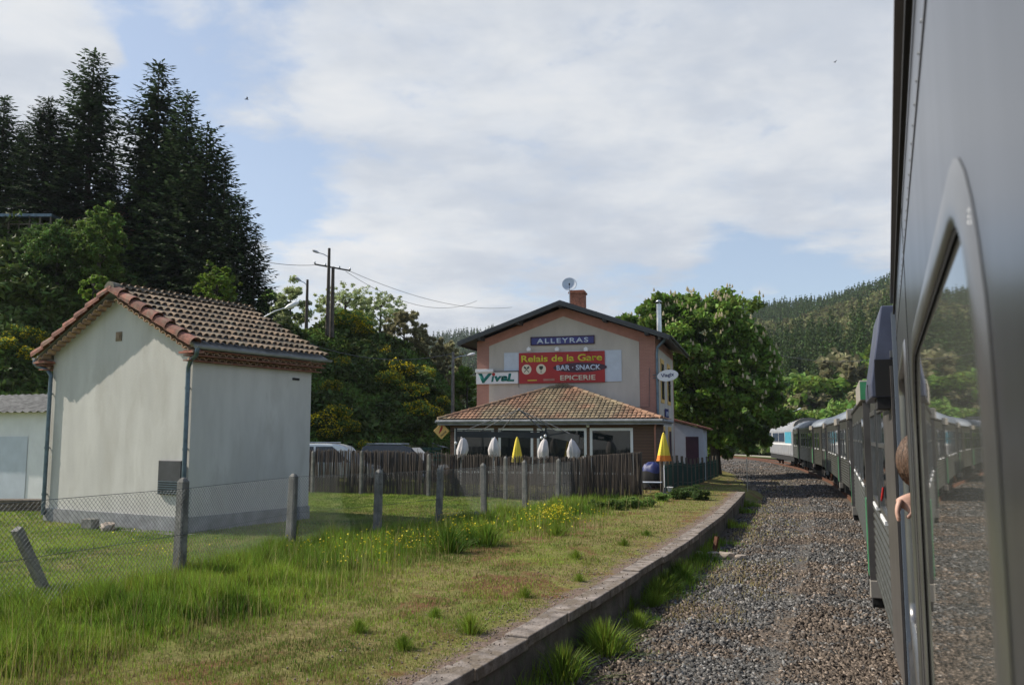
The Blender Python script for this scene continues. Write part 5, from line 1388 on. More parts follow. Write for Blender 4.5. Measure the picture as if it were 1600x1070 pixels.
def coach(ix, label, L_=23.8):
    x, y, h, ln = SEGS[ix]
    t = thing('passenger_coach', label, 'railway coach', (x, y, 0), rotz_head(h), 'ribbed metal coaches of the train')
    b = MB(); extr(b, PR, 0, L_); body = b.build('body', 'coach', t)
    # roof skin slightly proud
    RP_ = [(.012, 3.29), (-.02, 3.40), (-.11, 3.52), (-.31, 3.68), (-.68, 3.87), (-1.41, 3.94)]; RP_ = RP_+[(-2.82-a, z) for a, z in RP_[::-1][1:]]
    b = MB(); n = len(RP_); vs = [(xx, a, z) for xx in (-.03, L_+.03) for (a, z) in RP_]+[(xx, a+(.0), z-.02) for xx in (-.03, L_+.03) for (a, z) in RP_]
    b.add(vs, [(i, i+1, n+i+1, n+i) for i in range(n-1)]+[(i, i+1, 2*n+i+1, 2*n+i) for i in range(n-1)]+[(n+i, n+i+1, 3*n+i+1, 3*n+i) for i in range(n-1)], True)
    rf = b.build('roof', 'coachroof', t)
    b = MB(); b.box(0, L_, .001, .035, 3.26, 3.31); b.build('gutter', 'steelframe', t)
    for xd in (6.0, 18.0):
        b = MB(); b.box(xd-.80, xd+.80, .001, .055, .98, 3.12)
        d = b.build('door', 'doordark', t)
        b = MB(); b.box(xd-.80, xd-.42, .056, .090, .98, 1.92); b.build('lower_panel', 'coachgreen', d)
        b = MB(); b.box(xd-.70, xd-.05, .056, .065, 2.02, 2.95); b.box(xd+.05, xd+.70, .056, .065, 2.02, 2.95); b.build('pane', 'glass', d)
        b = MB(); b.box(xd-.95, xd-.81, .001, .085, .95, 3.13); b.build('door_post', 'endpanel', d)
        b = MB(); b.box(xd-1.02, xd+.86, .001, .12, 3.14, 3.40); b.build('door_header', 'headerwhite', d, bevel=.015)
        b = MB(); b.box(xd-1.035, xd-1.021, .01, .11, 3.16, 3.38); b.build('header_end', 'coachgreen' if ix == 0 and xd < 10 else 'headerwhite', d)
        b = MB(); b.box(xd-.80, xd+.72, -.1, .06, .60, .64); b.box(xd-.80, xd-.76, -.1, .06, .60, .96); b.box(xd+.68, xd+.72, -.1, .06, .60, .96); b.build('footstep', 'rubber', d)
        b = MB(); b.box(xd-.97, xd-.80, -.05, .09, .74, .949); b.build('step_lamp', 'headerwhite', d, bevel=.01)
    for a in (1.4, 3.1, 7.6, 9.6, 11.6, 13.6, 19.4, 21.2) if True else (): window(t, a, a+(1.35 if a < 5 or a > 18 else 1.5))
    for xe in (0, L_):
        sg = -1 if xe == 0 else 1
        b = MB(); b.box(min(xe+sg*.004, xe+sg*.34), max(xe+sg*.004, xe+sg*.34), -2.1, -.7, 1.1, 3.3); b.build('gangway', 'rubber', t)
        b = MB(); xx0, xx1 = (0.0, .16) if xe == 0 else (L_-.16, L_); b.box(xx0, xx1, .023, .04, .95, 3.2); b.build('corner_strip', 'endpanel', t)
    bogie(t, 3.6); bogie(t, L_-3.6)
    b = MB()
    for i, xx in enumerate((7.5, 10.2, 12.6, 15.0)): b.box(xx, xx+1.6+.3*(i % 2), -1.1, -.25, .42, .94)
    b.box(0.3, L_-.3, -2.5, -.32, .85, .949); b.build('underframe_box', 'rubber', t)
    return t
c2 = coach(0, 'first ribbed metal coach ahead, with the red handle at its end')
b = MB(); b.tube([(2.0, .03, 2.24), (2.0, .04, 2.16), (2.06, .045, 2.12), (2.16, .04, 2.12), (2.2, .03, 2.18)], .010, 6); b.build('grab_handle', 'red', c2)
b = MB(); b.box(.17, 1.3, .023, .036, .96, 3.1); b.build('end_panel', 'endpanel', c2)
b = MB(); b.prism([(.0, 2.98), (.17, 2.98), (.17, 3.08), (.08, 3.64), (-.10, 3.64)], 'x', .06, 1.25); sh_ = b.build('roof_fairing', 'fairing', c2, bevel=.01)
b = MB(); b.box(.07, .5, -.02, .13, 2.90, 2.978); b.box(.045, .058, .0, .14, 2.99, 3.25); b.build('fairing_underside', 'rubber', sh_)
b = MB(); b.box(.60, .62, .02, .175, 2.99, 3.10); b.build('joint_strip', 'rubber', sh_)
coach(1, 'second ribbed metal coach ahead, in the middle of the train')
coach(2, 'third ribbed metal coach ahead, coupled behind the locomotive')

# ---------------------------------------------------------------- locomotive
x, y, h, ln = SEGS[3]
lo = thing('locomotive', 'grey and turquoise diesel locomotive with arched roof at the head of the train', 'locomotive', (x, y, 0), rotz_head(h))
LL = 16.6
LP = [(-.02, 1.0), (.02, 1.15), (.03, 3.15), (-.02, 3.30), (-.25, 3.72), (-.62, 4.02), (-1.05, 4.2), (-1.41, 4.26)]; LP = LP+[(-2.82-a, z) for a, z in LP[::-1][1:]]
b = MB(); extr(b, LP, 0.5, LL-.5)
n = len(LP); c_ = Vector((-1.41, 2.4))
for (xa, xb, k) in ((.5, 0, .94), (LL-.5, LL, .94)):
    vs = [(xa, a, z) for a, z in LP]+[(xb, c_.x+(a-c_.x)*k, z if z < 3.2 else 3.2+(z-3.2)*.45) for a, z in LP]
    b.add(vs, [(i, (i+1) % n, n+(i+1) % n, n+i) for i in range(n)]+[tuple(range(n, 2*n))])
b.build('body', 'locogrey', lo)
b = MB(); extr(b, [(.045, 1.95), (.045, 2.1), (-.01, 2.1), (-.01, 1.95)], .55, LL-.1); b.build('white_band', 'white', lo)
b = MB(); b.box(.6, 4.6, .031, .043, 2.12, 3.12); b.build('turquoise_panel', 'locoblue', lo)
b = MB(); b.box(4.7, LL-3.2, .031, .043, 2.25, 3.05)
b.build('side_grille', 'locowin', lo)
b = MB(); b.box(4.62, 4.72, .031, .05, 2.1, 3.15); b.box(8.9, 9.0, .044, .05, 2.1, 3.1); b.box(LL-3.15, LL-3.0, .031, .05, 2.1, 3.15); b.build('white_pillar', 'white', lo)
b = MB(); b.box(LL-2.9, LL-1.9, .031, .045, 1.9, 3.1); dr = b.build('cab_door', 'locogrey', lo)
b = MB(); b.box(LL-1.8, LL-.7, .031, .045, 2.25, 3.1); b.build('cab_window', 'locowin', lo)
b = MB()
for zz_ in (3.3, 3.72): b.box(-.012, .0, -2.5 if zz_ < 3.5 else -2.2, -.32 if zz_ < 3.5 else -.6, zz_*.45+3.2*.55-.10, zz_*.45+3.2*.55+.04)
b.box(-.013, -.002, -1.2, -.3, 2.3, 3.05); b.box(-.013, -.002, -2.5, -1.62, 2.3, 3.05); b.build('rear_window', 'locowin', lo)
b = MB(); vs = []
for xx in (.35, .9):
    for i in range(13): an = math.pi*i/12; vs.append((xx, -1.41-math.cos(an)*1.25, 3.62+math.sin(an)*.72))
b.add(vs, [(i, i+1, 13+i+1, 13+i) for i in range(12)]+[tuple(range(13))]); b.build('arched_end_cowl', 'headerwhite', lo)
b = MB(); b.box(4.5, 9.5, -2.1, -.7, 4.1, 4.38); b.box(11, 13, -1.9, -.9, 4.1, 4.35); b.build('roof_fan_box', 'black', lo)
b = MB(); b.box(0.1, LL-.1, -2.75, -.08, .55, .98); b.build('underframe', 'rubber', lo)
for xx in (-.12, LL):
    b = MB()
    for yy in (-.55, -2.27): T_ = Matrix.Translation((xx-.2, yy, 1.02)) @ Matrix.Rotation(R(90), 4, 'Y'); b.lathe([(.06, 0), (.06, .4), (.22, .42), (.22, .46), (.001, .48)] if xx > 1 else [(.001, 0), (.22, .02), (.22, .06), (.06, .08), (.06, .5)], 12, T=T_)
    b.build('buffer', 'rubber', lo)
bogie(lo, 3.2); bogie(lo, LL-3.2)
b = MB(); b.tube([(1.5, .05, 1.2), (1.5, .05, 2.0)], .02, 5); b.tube([(.7, .05, 1.2), (.7, .05, 2.0)], .02, 5); b.build('handrail', 'white', lo)

# ---------------------------------------------------------------- the coach the picture is taken from
own = thing('near_coach', 'nearest metal coach filling the right edge, with rounded window frames', 'railway coach', (SIDE0.x, SIDE0.y, 0), rotz_head(HEAD0))
X0, X1 = -12.0, 6.50
MT['innerdark'] = M('coach_interior', (.02, .018, .016), .9)
def opening_panel(mb, x0, x1, z0, z1, r, hx0, hx1, hz0, hz1, th=.035):
    """wall panel x0..x1, z0..z1 with a rounded opening"""
    K = 8
    def rr(a0, a1, c0, c1, r_):
        P = []
        for (cx, cz, s0) in ((a1-r_, c1-r_, 0), (a0+r_, c1-r_, 90), (a0+r_, c0+r_, 180), (a1-r_, c0+r_, 270)):
            for k in range(K+1): an = R(s0+90*k/K); P.append((cx+r_*math.cos(an), cz+r_*math.sin(an)))
        return P
    I = rr(hx0, hx1, hz0, hz1, r); n = len(I)
    O = []
    for (px_, pz_) in I:   # project outward to the rectangle
        cx, cz = (hx0+hx1)/2, (hz0+hz1)/2; dx, dz = px_-cx, pz_-cz
        kx = ((x1-cx)/dx if dx > 0 else (x0-cx)/dx) if abs(dx) > 1e-6 else 1e9; kz = ((z1-cz)/dz if dz > 0 else (z0-cz)/dz) if abs(dz) > 1e-6 else 1e9
        k = min(kx, kz); O.append((cx+dx*k, cz+dz*k))
    vs = [(a, 0, c) for a, c in I]+[(a, 0, c) for a, c in O]+[(a, -th, c) for a, c in I]
    fs = []
    for i in range(n):
        j = (i+1) % n; fs.append((i, j, n+j, n+i)); fs.append((i, 2*n+i, 2*n+j, j))
    mb.add(vs, fs)
    # corners of the rectangle
    for (cx_, cz_) in ((x1, z1), (x0, z1), (x0, z0), (x1, z0)):
        best = None
        for i in range(n):
            j = (i+1) % n; a, c_ = O[i], O[j]
            if abs(a[0]-c_[0]) > 1e-6 and abs(a[1]-c_[1]) > 1e-6 and min(abs(a[0]-cx_), abs(c_[0]-cx_)) < 1e-6 and min(abs(a[1]-cz_), abs(c_[1]-cz_)) < 1e-6:
                mb.add([(a[0], 0, a[1]), (cx_, 0, cz_), (c_[0], 0, c_[1])], [(0, 1, 2)])
    return I
def frame_ring(I, w, p, name, mat, parent, y=0.0):
    n = len(I); cx = sum(a for a, c in I)/n; cz = sum(c for a, c in I)/n; b = MB(); vs = []
    prof = [(-.012, -.02), (-.012, p*.55), (.0, p*.9), (w*.25, p), (w*.6, p*.82), (w*.9, p*.35), (w, .001)]
    for i, (a, c) in enumerate(I):
        a0, c0 = I[i-1]; a1, c1 = I[(i+1) % n]; tx, tz = a1-a0, c1-c0; l = math.hypot(tx, tz); nx, nz = tz/l, -tx/l
        if nx*(a-cx)+nz*(c-cz) < 0: nx, nz = -nx, -nz
        for (o_, d_) in prof: vs.append((a+nx*o_, y+d_, c+nz*o_))
    m = len(prof); b.add(vs, [(i*m+k, i*m+k+1, ((i+1) % n)*m+k+1, ((i+1) % n)*m+k) for i in range(n) for k in range(m-1)], True)
    return b.build(name, mat, parent)
ZW0, ZW1 = 1.72, 2.93
NEARWIN = (.74, 2.66)
b = MB()
# lower side with ribs, upper side, roof
LO = [(-.06, .95)]; z = .98
while z < 1.45: LO += [(0, z), (.016, z+.02), (.016, z+.045), (0, z+.065)]; z += .092
n = len(LO); vs = [(xx, a, c) for xx in (X0, X1) for a, c in LO]
b.add(vs, [(i, i+1, n+i+1, n+i) for i in range(n-1)])
zl = LO[-1][1]
I1 = opening_panel(b, 0.2, 3.0, zl, 3.30, .24, NEARWIN[0], NEARWIN[1], ZW0, ZW1)
I2 = opening_panel(b, 3.0, 5.62, zl, 3.30, .10, 3.42, 5.20, ZW0, 3.02)
I3 = opening_panel(b, -2.6, .2, zl, 3.30, .17, -2.1, -.15, ZW0, ZW1)
b.add([(5.62, 0, zl), (X1, 0, zl), (X1, 0, 3.30), (5.62, 0, 3.30)], [(0, 1, 2, 3)])
b.add([(X0, 0, zl), (-2.6, 0, zl), (-2.6, 0, 3.30), (X0, 0, 3.30)], [(0, 1, 2, 3)])
UP = [(0, 3.30), (-.004, 3.50), (-.04, 3.62), (-.16, 3.74), (-.4, 3.86), (-.8, 3.97), (-1.41, 4.02)]; UP = UP+[(-2.82-a, c) for a, c in UP[::-1][1:]]+[(-2.82, 1), (-2.7, .95)]
n = len(UP); vs = [(xx, a, c) for xx in (X0, X1) for a, c in UP]
b.add(vs, [(i, i+1, n+i+1, n+i) for i in range(n-1)])
body = b.build('body', 'ownmetal', own, fixn=False)
b = MB(); b.add([(X1, -.03, .95), (X1, -.03, 3.6), (X1, -.4, 3.84), (X1, -1.41, 4.0), (X1, -2.4, 3.84), (X1, -2.79, 3.6), (X1, -2.79, .95)], [tuple(range(7))]); b.box(X0, X1-.02, -2.7, -.02, .97, 1.15); b.build('end_wall', 'innerdark', own)
b = MB(); b.box(X0, X1-.03, -2.78, -2.72, 1.15, 3.4); b.box(X0, X1-.03, -2.7, -.15, 3.42, 3.46); b.build('interior_lining', 'innerdark', own)
f1 = frame_ring(I1, .055, .007, 'window_frame', 'frame_alu' if False else 'steelframe2' if 'steelframe2' in MT else 'steelframe', own)
def panel_pane(I, name, parent, y=-.004, mat='ownglass'):
    b = MB(); b.add([(a, y, c) for a, c in I], [tuple(range(len(I)))]); return b.build(name, mat, parent, fixn=False)
MT['ownglass'] = M('reflecting_glass', (.075, .078, .072), .02, 0, var=.05, spec=.20)
panel_pane(I1, 'pane', f1)
gk = frame_ring([(.74+(a-.74)*.985+.012 if False else a, c) for a, c in I1], -.018, .004, 'gasket', 'rubber', own, y=-.0015)
b = MB()
for zz_ in (2.868, 2.873, 2.878): b.lathe([(.0001, .001), (.0012, .0008), (.0016, 0)], 8, T=Matrix.Translation((NEARWIN[0]-.012, .0068, zz_)) @ Matrix.Rotation(R(-90), 4, 'X'))
b.build('screw_head', 'steel', f1)
f3 = frame_ring(I3, .055, .015, 'window_frame', 'steelframe', own); panel_pane(I3, 'pane', f3)
f2 = frame_ring(I2, .045, .010, 'window_frame', 'steelframe', own)
b = MB(); b.box(3.42, 5.20, -.030, -.018, ZW0, 2.30); b.build('lowered_pane', 'ownglass', f2)
b = MB(); b.box(3.42, 5.20, -.036, -.010, 2.30, 2.335); b.build('pane_rail', 'steelframe', f2)
b = MB(); b.box(X0, X1, .001, .012, 3.47, 3.49); b.build('drip_strip', 'rubber', own)
b = MB(); b.box(X0, X1-.1, -.03, .022, 3.61, 3.635); b.build('roof_gutter', 'endpanel', own)
b = MB()
for xx_ in (.30, 3.05, 5.50, -2.7, -5.4):
    b.box(xx_-.004, xx_+.004, .0005, .002, 1.5, 3.46)
b.box(X0, X1-.1, .0005, .002, 3.288, 3.296); b.build('panel_seam', 'rubber', own)
b = MB()
for xx_ in (.33, 3.08, 5.53):
    for zz_ in np.arange(1.55, 3.28, .06): b.lathe([(.0001, .0022), (.003, .0015), (.0042, 0)], 6, T=Matrix.Translation((xx_, .0003, float(zz_))) @ Matrix.Rotation(R(-90), 4, 'X'))
for xx_ in np.arange(.4, 6.3, .12): b.lathe([(.0001, .0022), (.003, .0015), (.0042, 0)], 6, T=Matrix.Translation((float(xx_), .0003, 3.325)) @ Matrix.Rotation(R(-90), 4, 'X'))
b.build('rivet_line', 'steelframe', own)
b = MB(); b.box(5.75, 5.80, .001, .022, 1.0, 3.45); b.box(X1-.10, X1+.0, .001, .02, .96, 3.55); b.build('corner_strip', 'coachroof', own)
b = MB(); b.box(X1+.001, X1+.05, -.12, .0, .96, 3.5); b.build('end_seal', 'rubber', own)
b = MB(); b.box(X1+.06, X1+.35, -2.1, -.25, 1.1, 3.35); b.build('gangway', 'rubber', own)
b = MB(); b.box(X0, X1-.2, -2.5, -.3, .7, .94); b.build('underframe', 'rubber', own)
bogie(own, 3.0)

# ---------------------------------------------------------------- passenger leaning out
pe = thing('person', 'brown haired child leaning out of the coach window with fingers over the glass edge', 'person', (SIDE0.x, SIDE0.y, 0), rotz_head(HEAD0))
HX, HY, HZ = 4.46, -.058, 2.575
J = {}; V_ = []; E_ = []; RD = []
def jn(name, p, r, parent=None):
    J[name] = len(V_); V_.append(p); RD.append(r if isinstance(r, tuple) else (r, r))
    if parent: E_.append((J[parent], J[name]))
jn('pelvis', (HX-.10, -.52, 1.70), .13); jn('waist', (HX-.07, -.46, 1.88), .12, 'pelvis'); jn('chest', (HX-.02, -.34, 2.12), .135, 'waist'); jn('neck0', (HX, -.2, 2.33), .065, 'chest'); jn('neck1', (HX, -.12, 2.43), .05, 'neck0')
jn('jaw', (HX+.01, -.07, 2.50), .070, 'neck1'); jn('mid', (HX, HY-.005, 2.575), .088, 'jaw'); jn('crown', (HX-.005, HY-.01, 2.625), .074, 'mid')
jn('face', (HX+.07, HY, 2.555), .04, 'mid'); jn('nose', (HX+.108, HY, 2.55), .012, 'face')
for s_, nm in ((1, 'a'), (-1, 'b')):
    jn('ear'+nm, (HX-.005, HY+s_*.088, 2.555), .016, 'mid')
    jn('sh'+nm, (HX+.0, -.30+s_*.15, 2.27), .06, 'chest')
    jn('hip'+nm, (HX-.10+s_*.0, -.52+s_*.08, 1.62), .085, 'pelvis'); jn('knee'+nm, (HX-.02, -.50+s_*.09, 1.36), .06, 'hip'+nm); jn('foot'+nm, (HX-.05, -.5+s_*.09, 1.19), .04, 'knee'+nm)
# left arm over the pane edge, right arm inside
jn('elb', (HX+.12, -.17, 2.22), .042, 'sha'); jn('wrist', (HX-.03, -.035, 2.43), .033, 'elb'); jn('palm', (HX-.035, .018, 2.415), (.026, .044), 'wrist')
for k, (dx, ln_) in enumerate(((-.056, .062), (-.026, .074), (.006, .076), (.036, .062))):
    jn('fa%d' % k, (HX-.035+dx, .040, 2.395), .0125, 'palm'); jn('fb%d' % k, (HX-.035+dx*1.15, .050, 2.395-ln_*.6), .0115, 'fa%d' % k); jn('fc%d' % k, (HX-.035+dx*1.2, .042, 2.395-ln_*1.15), .0095, 'fb%d' % k)
jn('th0', (HX-.085, -.012, 2.352), .012, 'palm'); jn('th1', (HX-.098, .012, 2.33), .010, 'th0')
jn('elbb', (HX-.05, -.50, 2.03), .04, 'shb'); jn('wristb', (HX+.05, -.38, 1.9), .026, 'elbb')
me = bpy.data.meshes.new('body'); me.from_pydata(V_, E_, []); bo = link_mesh('body', me, 'skin', pe)
sk = bo.modifiers.new('skin', 'SKIN'); lay = me.skin_vertices[0]
for i, r_ in enumerate(RD): lay.data[i].radius = r_
lay.data[0].use_root = True; sk.use_smooth_shade = True
ss = bo.modifiers.new('sub', 'SUBSURF'); ss.levels = 2; ss.render_levels = 2
b = MB(); vs = []; n_ = 22; rows = 13
for j in range(rows):
    ph = math.pi*(j/(rows-1))*.80
    for k in range(n_):
        a = 2*math.pi*k/n_; back = max(0, -math.cos(a))
        phk = ph*(1 if True else 1)*(.74+.30*back+.10*abs(math.sin(a)))
        rr = 1.0+.05*math.sin(a*7+j*.5)*math.sin(phk)+.03*rnd.random()
        vs.append((HX-.006+math.cos(a)*math.sin(phk)*.106*rr, HY-.005+math.sin(a)*math.sin(phk)*.094*rr, 2.588+math.cos(phk)*.120*rr))
b.add(vs, [(j*n_+k, j*n_+(k+1) % n_, (j+1)*n_+(k+1) % n_, (j+1)*n_+k) for j in range(rows-1) for k in range(n_)], True)
for q_ in range(420):
    a = rnd.uniform(0, 6.283); back = max(0, -math.cos(a)); e_ = math.pi*.80*(.74+.30*back+.10*abs(math.sin(a)))*rnd.uniform(.85, 1.1); s0_ = rnd.uniform(.05, .5)*e_; pts_ = []
    for k in range(5):
        ph = s0_+(e_-s0_)*k/4; a2 = a+.10*math.sin(k+q_); g_ = 1.045+.02*rnd.random()+(.03 if k == 4 else 0)
        pts_.append((HX-.006+math.cos(a2)*math.sin(ph)*.106*g_, HY-.005+math.sin(a2)*math.sin(ph)*.094*g_, 2.588+math.cos(ph)*.120*g_))
    b.tube(pts_, [.0016, .0022, .0022, .0018, .0006], 4, cap=False)
hr_ = b.build('hair', 'hair', pe); md = hr_.modifiers.new('s', 'SOLIDIFY'); md.thickness = .008; md.offset = 1
b = MB(); b.tube([(HX-.10, -.52, 1.60), (HX-.07, -.46, 1.88), (HX-.02, -.34, 2.14), (HX, -.25, 2.28), (HX, -.19, 2.35)], [.17, .16, .18, .15, .075], 16); b.tube([(HX, -.18, 2.27), (HX+.08, -.19, 2.22), (HX+.12, -.17, 2.22), (HX+.05, -.11, 2.31)], [.085, .07, .062, .045], 12); b.build('jacket', 'cloth_dark', pe)
b = MB(); b.tube([(HX+.12, -.17, 2.20), (HX+.05, -.11, 2.32), (HX-.01, -.06, 2.40)], [.058, .048, .042], 12); b.build('sleeve', 'cloth_dark', pe)
# ---------------------------------------------------------------- big conifers on the bank top
CG = 'dark conifers on the bank top'
protos = []
for i, (hh_, rr_, dn_, pw) in enumerate(((13, 3.0, .93, .8), (13, 3.3, .80, .7), (12, 3.4, 1.0, .62), (10, 2.2, 1.0, .75))):
    Vc, Fc = conifer_mesh(hh_, rr_, 100+i, dn_, .10 if i != 1 else .16, pw, .46)
    protos.append((hh_, Vc, Fc, None))
def conifer(pi, px, Yd, ptop, zbase, wid, lab, grp=CG, mat='conifer', rz=0):
    hh_, Vc, Fc, me = protos[pi]; top = at(px, ptop, Yd); hgt = top.z-zbase; s = hgt/hh_
    t = thing('conifer_tree', lab, 'tree', (top.x, Yd, zbase), rz, grp)
    if me is None:
        o = np_obj('crown', Vc, Fc, mat, t); protos[pi] = (hh_, Vc, Fc, o.data)
    else: o = link_mesh('crown', me, None, t)
    t.scale = (s*wid, s*wid, s); trunk_obj(hh_*.97, .19, t, seed=int(px))
    return t
def bkz(px, Yd): q = at(px, 600, Yd); return float(bankz(q.x, Yd))-.2
for (pi, px, Yd, pt_, wid, lab, rz) in (
    (1, 148, 58, 80, 1.2, 'tallest conifer with open pointed top, left of the gap in the row', 0),
    (2, 76, 57, 150, 1.0, 'broad topped conifer near the left edge of the row', 1),
    (2, 40, 60, 190, .9, 'conifer at the far left edge of the row', 2),
    (3, 108, 62, 182, 1.1, 'conifer between the broad topped one and the tallest', 3),
    (3, 176, 60, 240, 1.0, 'short conifer filling the gap right of the tallest', 4),
    (1, 250, 57, 96, 1.1, 'tall conifer with thin sky showing top, right of the gap', 2.3),
    (0, 294, 55, 140, .95, 'conifer with pointed dark top second tallest in the right clump', 1.2),
    (2, 325, 54, 192, .9, 'dense conifer right of the pointed dark top', .4),
    (0, 352, 53, 238, .85, 'dense conifer stepping down the right flank of the clump', 3.5),
    (2, 374, 52, 300, .78, 'low dense conifer at the right flank above the broom bank', 5.1),
    (0, 400, 52, 352, .95, 'lowest conifer at the right end with long drooping boughs', 2.0),
    (3, 232, 61, 205, 1.0, 'conifer behind the open topped tall conifer', 4.4),
    (0, 275, 61, 170, 1.0, 'conifer behind the pointed dark topped conifer', 5.5),
    (3, 8, 58, 150, 1.2, 'conifer outside the left end of the row', 0)):
    t = conifer(pi, px, Yd, pt_, bkz(px, Yd)-(1.0 if px > 330 else 0), wid, lab, rz=rz)

# ---------------------------------------------------------------- broadleaf trees on and behind the bank
TG = 'spring trees behind the bank'
def tree_at(px, Yd, ptop, pbot, w_px, seed, nl, ls, mat, lab, grp=TG, zb=None, **kw):
    top = at(px, ptop, Yd); bot = at(px, pbot, Yd); rx = w_px/2/F*Yd; zb = bot.z-.6 if zb is None else zb
    t = make_tree('broadleaf_tree', lab, 'tree', bot.z-zb, top.z-zb, rx, seed, nl, ls, mat, .14, grp, **kw)
    t.location = (top.x, Yd, zb); return t
tree_at(455, 66, 440, 528, 62, 1, 8000, .13, 'greyleaf', 'pale grey green tree at the right foot of the conifers', clumps=50, csize=.26)
tree_at(425, 69, 452, 528, 55, 2, 4500, .22, 'midleaf', 'green tree touching the lowest conifer', clumps=45, csize=.26)
tree_at(540, 68, 446, 520, 105, 3, 14000, .10, 'greyleaf', 'round pale tree behind the double pole', clumps=300, csize=.085, shell=.25)
tree_at(595, 70, 452, 530, 90, 4, 9000, .10, 'greyleaf', 'round airy tree right of the double pole tree', clumps=260, csize=.085, shell=.25)
tree_at(540, 64, 486, 525, 80, 5, 14000, .14, 'midleaf', 'bright green bushy tree just right of the poles', clumps=60, csize=.24)
tree_at(632, 66, 486, 585, 75, 6, 12000, .11, 'twig', 'brownish twiggy tree on the sloping bank edge', clumps=220, csize=.10, aspect=3.6)
tree_at(668, 68, 515, 620, 66, 7, 14000, .11, 'twig', 'brownish twiggy tree lower down the bank edge', clumps=220, csize=.10, aspect=3.6)
tree_at(700, 72, 535, 650, 70, 8, 12000, .11, 'twig', 'brownish tree nearest the station left corner', clumps=220, csize=.10, aspect=3.6)
tree_at(730, 66, 565, 690, 52, 9, 11000, .13, 'lime', 'bright green upright tree beside the station left corner', clumps=60, csize=.3)
tree_at(705, 78, 575, 690, 66, 10, 5000, .25, 'midleaf', 'green tree behind the street lamp pole', clumps=60, csize=.25)
tree_at(340, 43, 410, 490, 76, 11, 3400, .11, 'lime', 'yellow green sapling lit by the sun behind the shed roof', clumps=170, csize=.10, shell=.2)
tree_at(160, 47, 322, 440, 80, 12, 12000, .10, 'midleaf', 'feathery light green tree below the tallest conifer', clumps=170, csize=.13, aspect=3, shell=.3)
tree_at(95, 48, 345, 450, 110, 13, 12000, .11, 'softleaf', 'soft green bush tree left of the feathery tree', clumps=130, csize=.17)
tree_at(245, 57, 255, 420, 80, 14, 7000, .15, 'softleaf', 'green broadleaf tree among the conifer trunks', clumps=90, csize=.2)
tree_at(148, 40, 428, 470, 40, 15, 900, .16, 'lime', 'small thin sapling catching light above the shed ridge', clumps=24, csize=.2)
tree_at(1240, 118, 640, 690, 70, 16, 3500, .5, 'lime', 'bright green tree behind the arched locomotive roof', grp='bushy trees at the foot of the wood')
# chestnut
ch = thing('chestnut_tree', 'large flowering chestnut with cream blossom candles right of the station', 'tree', (15.2, 65, -.1))
rg = np.random.default_rng(5)
parts = []; Cs = []; css = []
for (cx, cy, h0, h1, rx, n_, cl, sd_) in ((-.6, 0, 4.2, 14.0, 4.6, 16000, 190, 1), (1.7, -1.0, 1.3, 10.4, 3.5, 13000, 160, 2), (-1.8, -1, 1.9, 9.5, 3.4, 6500, 80, 3), (.4, 1.5, 3.0, 12.0, 4.6, 6000, 70, 4), (1.8, -.5, 4.5, 11.6, 2.6, 4000, 50, 6), (-3.5, 0, 6.8, 13.9, 3.4, 7500, 90, 7)):
    (Vc, Fc), (C_, cs_) = crown_mesh(h0, h1, rx, 50+sd_, int(n_*1.5), .25, clumps=cl, csize=.15, shell=.6, droop=.5, aspect=1.7)
    Vc = Vc+np.array([cx, cy, 0]); parts.append((Vc, Fc)); Cs.append(C_+np.array([cx, cy, 0])); css.append(cs_)
Vc, Fc = join(parts); np_obj('crown', Vc, Fc, 'chestnut', ch)
C_ = np.concatenate(Cs); cs_ = np.concatenate(css); k = rg.integers(0, len(C_), 1200)
ctr = np.array([0, 0, 7.5]); d_ = (C_[k]-ctr)*np.array([1, 1, .8]); d_ /= np.linalg.norm(d_, axis=1)[:, None]; d_ += rg.normal(size=d_.shape)*.45; d_ /= np.linalg.norm(d_, axis=1)[:, None]
P_c = C_[k]+d_*cs_[k][:, None]*1.0
keep = rg.random(len(k)) < np.clip((P_c[:, 2]-1)/10, .15, 1)
P_c = P_c[keep]; vs = []; fs = []
for p in P_c:   # little upright cones
    hgt = rg.uniform(.22, .38); r_ = hgt*.27; b0 = len(vs)
    for (rr, zz_) in ((r_, 0), (r_*.75, hgt*.5)):
        for q_ in range(5): an = q_*1.2566; vs.append((p[0]+math.cos(an)*rr, p[1]+math.sin(an)*rr, p[2]+zz_))
    vs.append((p[0], p[1], p[2]+hgt))
    for q_ in range(5): fs.append((b0+q_, b0+(q_+1) % 5, b0+5+(q_+1) % 5, b0+5+q_)); fs.append((b0+5+q_, b0+5+(q_+1) % 5, b0+10, b0+10))
me = bpy.data.meshes.new('blossom'); me.from_pydata(vs, [], [tuple(dict.fromkeys(f)) for f in fs]); link_mesh('blossom', me, 'candle', ch)
trunk_obj(10, .35, ch, limbs=14, seed=4, spread=4.5, crown0=.2)
# young tree beyond the railing
t = make_tree('broadleaf_tree', 'small bright green young tree at the end of the green railing', 'tree', 1.0, 3.2, 1.1, 71, 1500, .18, 'lime', .05, None, clumps=24, csize=.35)
q = at(1107, 700, 72); t.location = (q.x, 72, -.3)

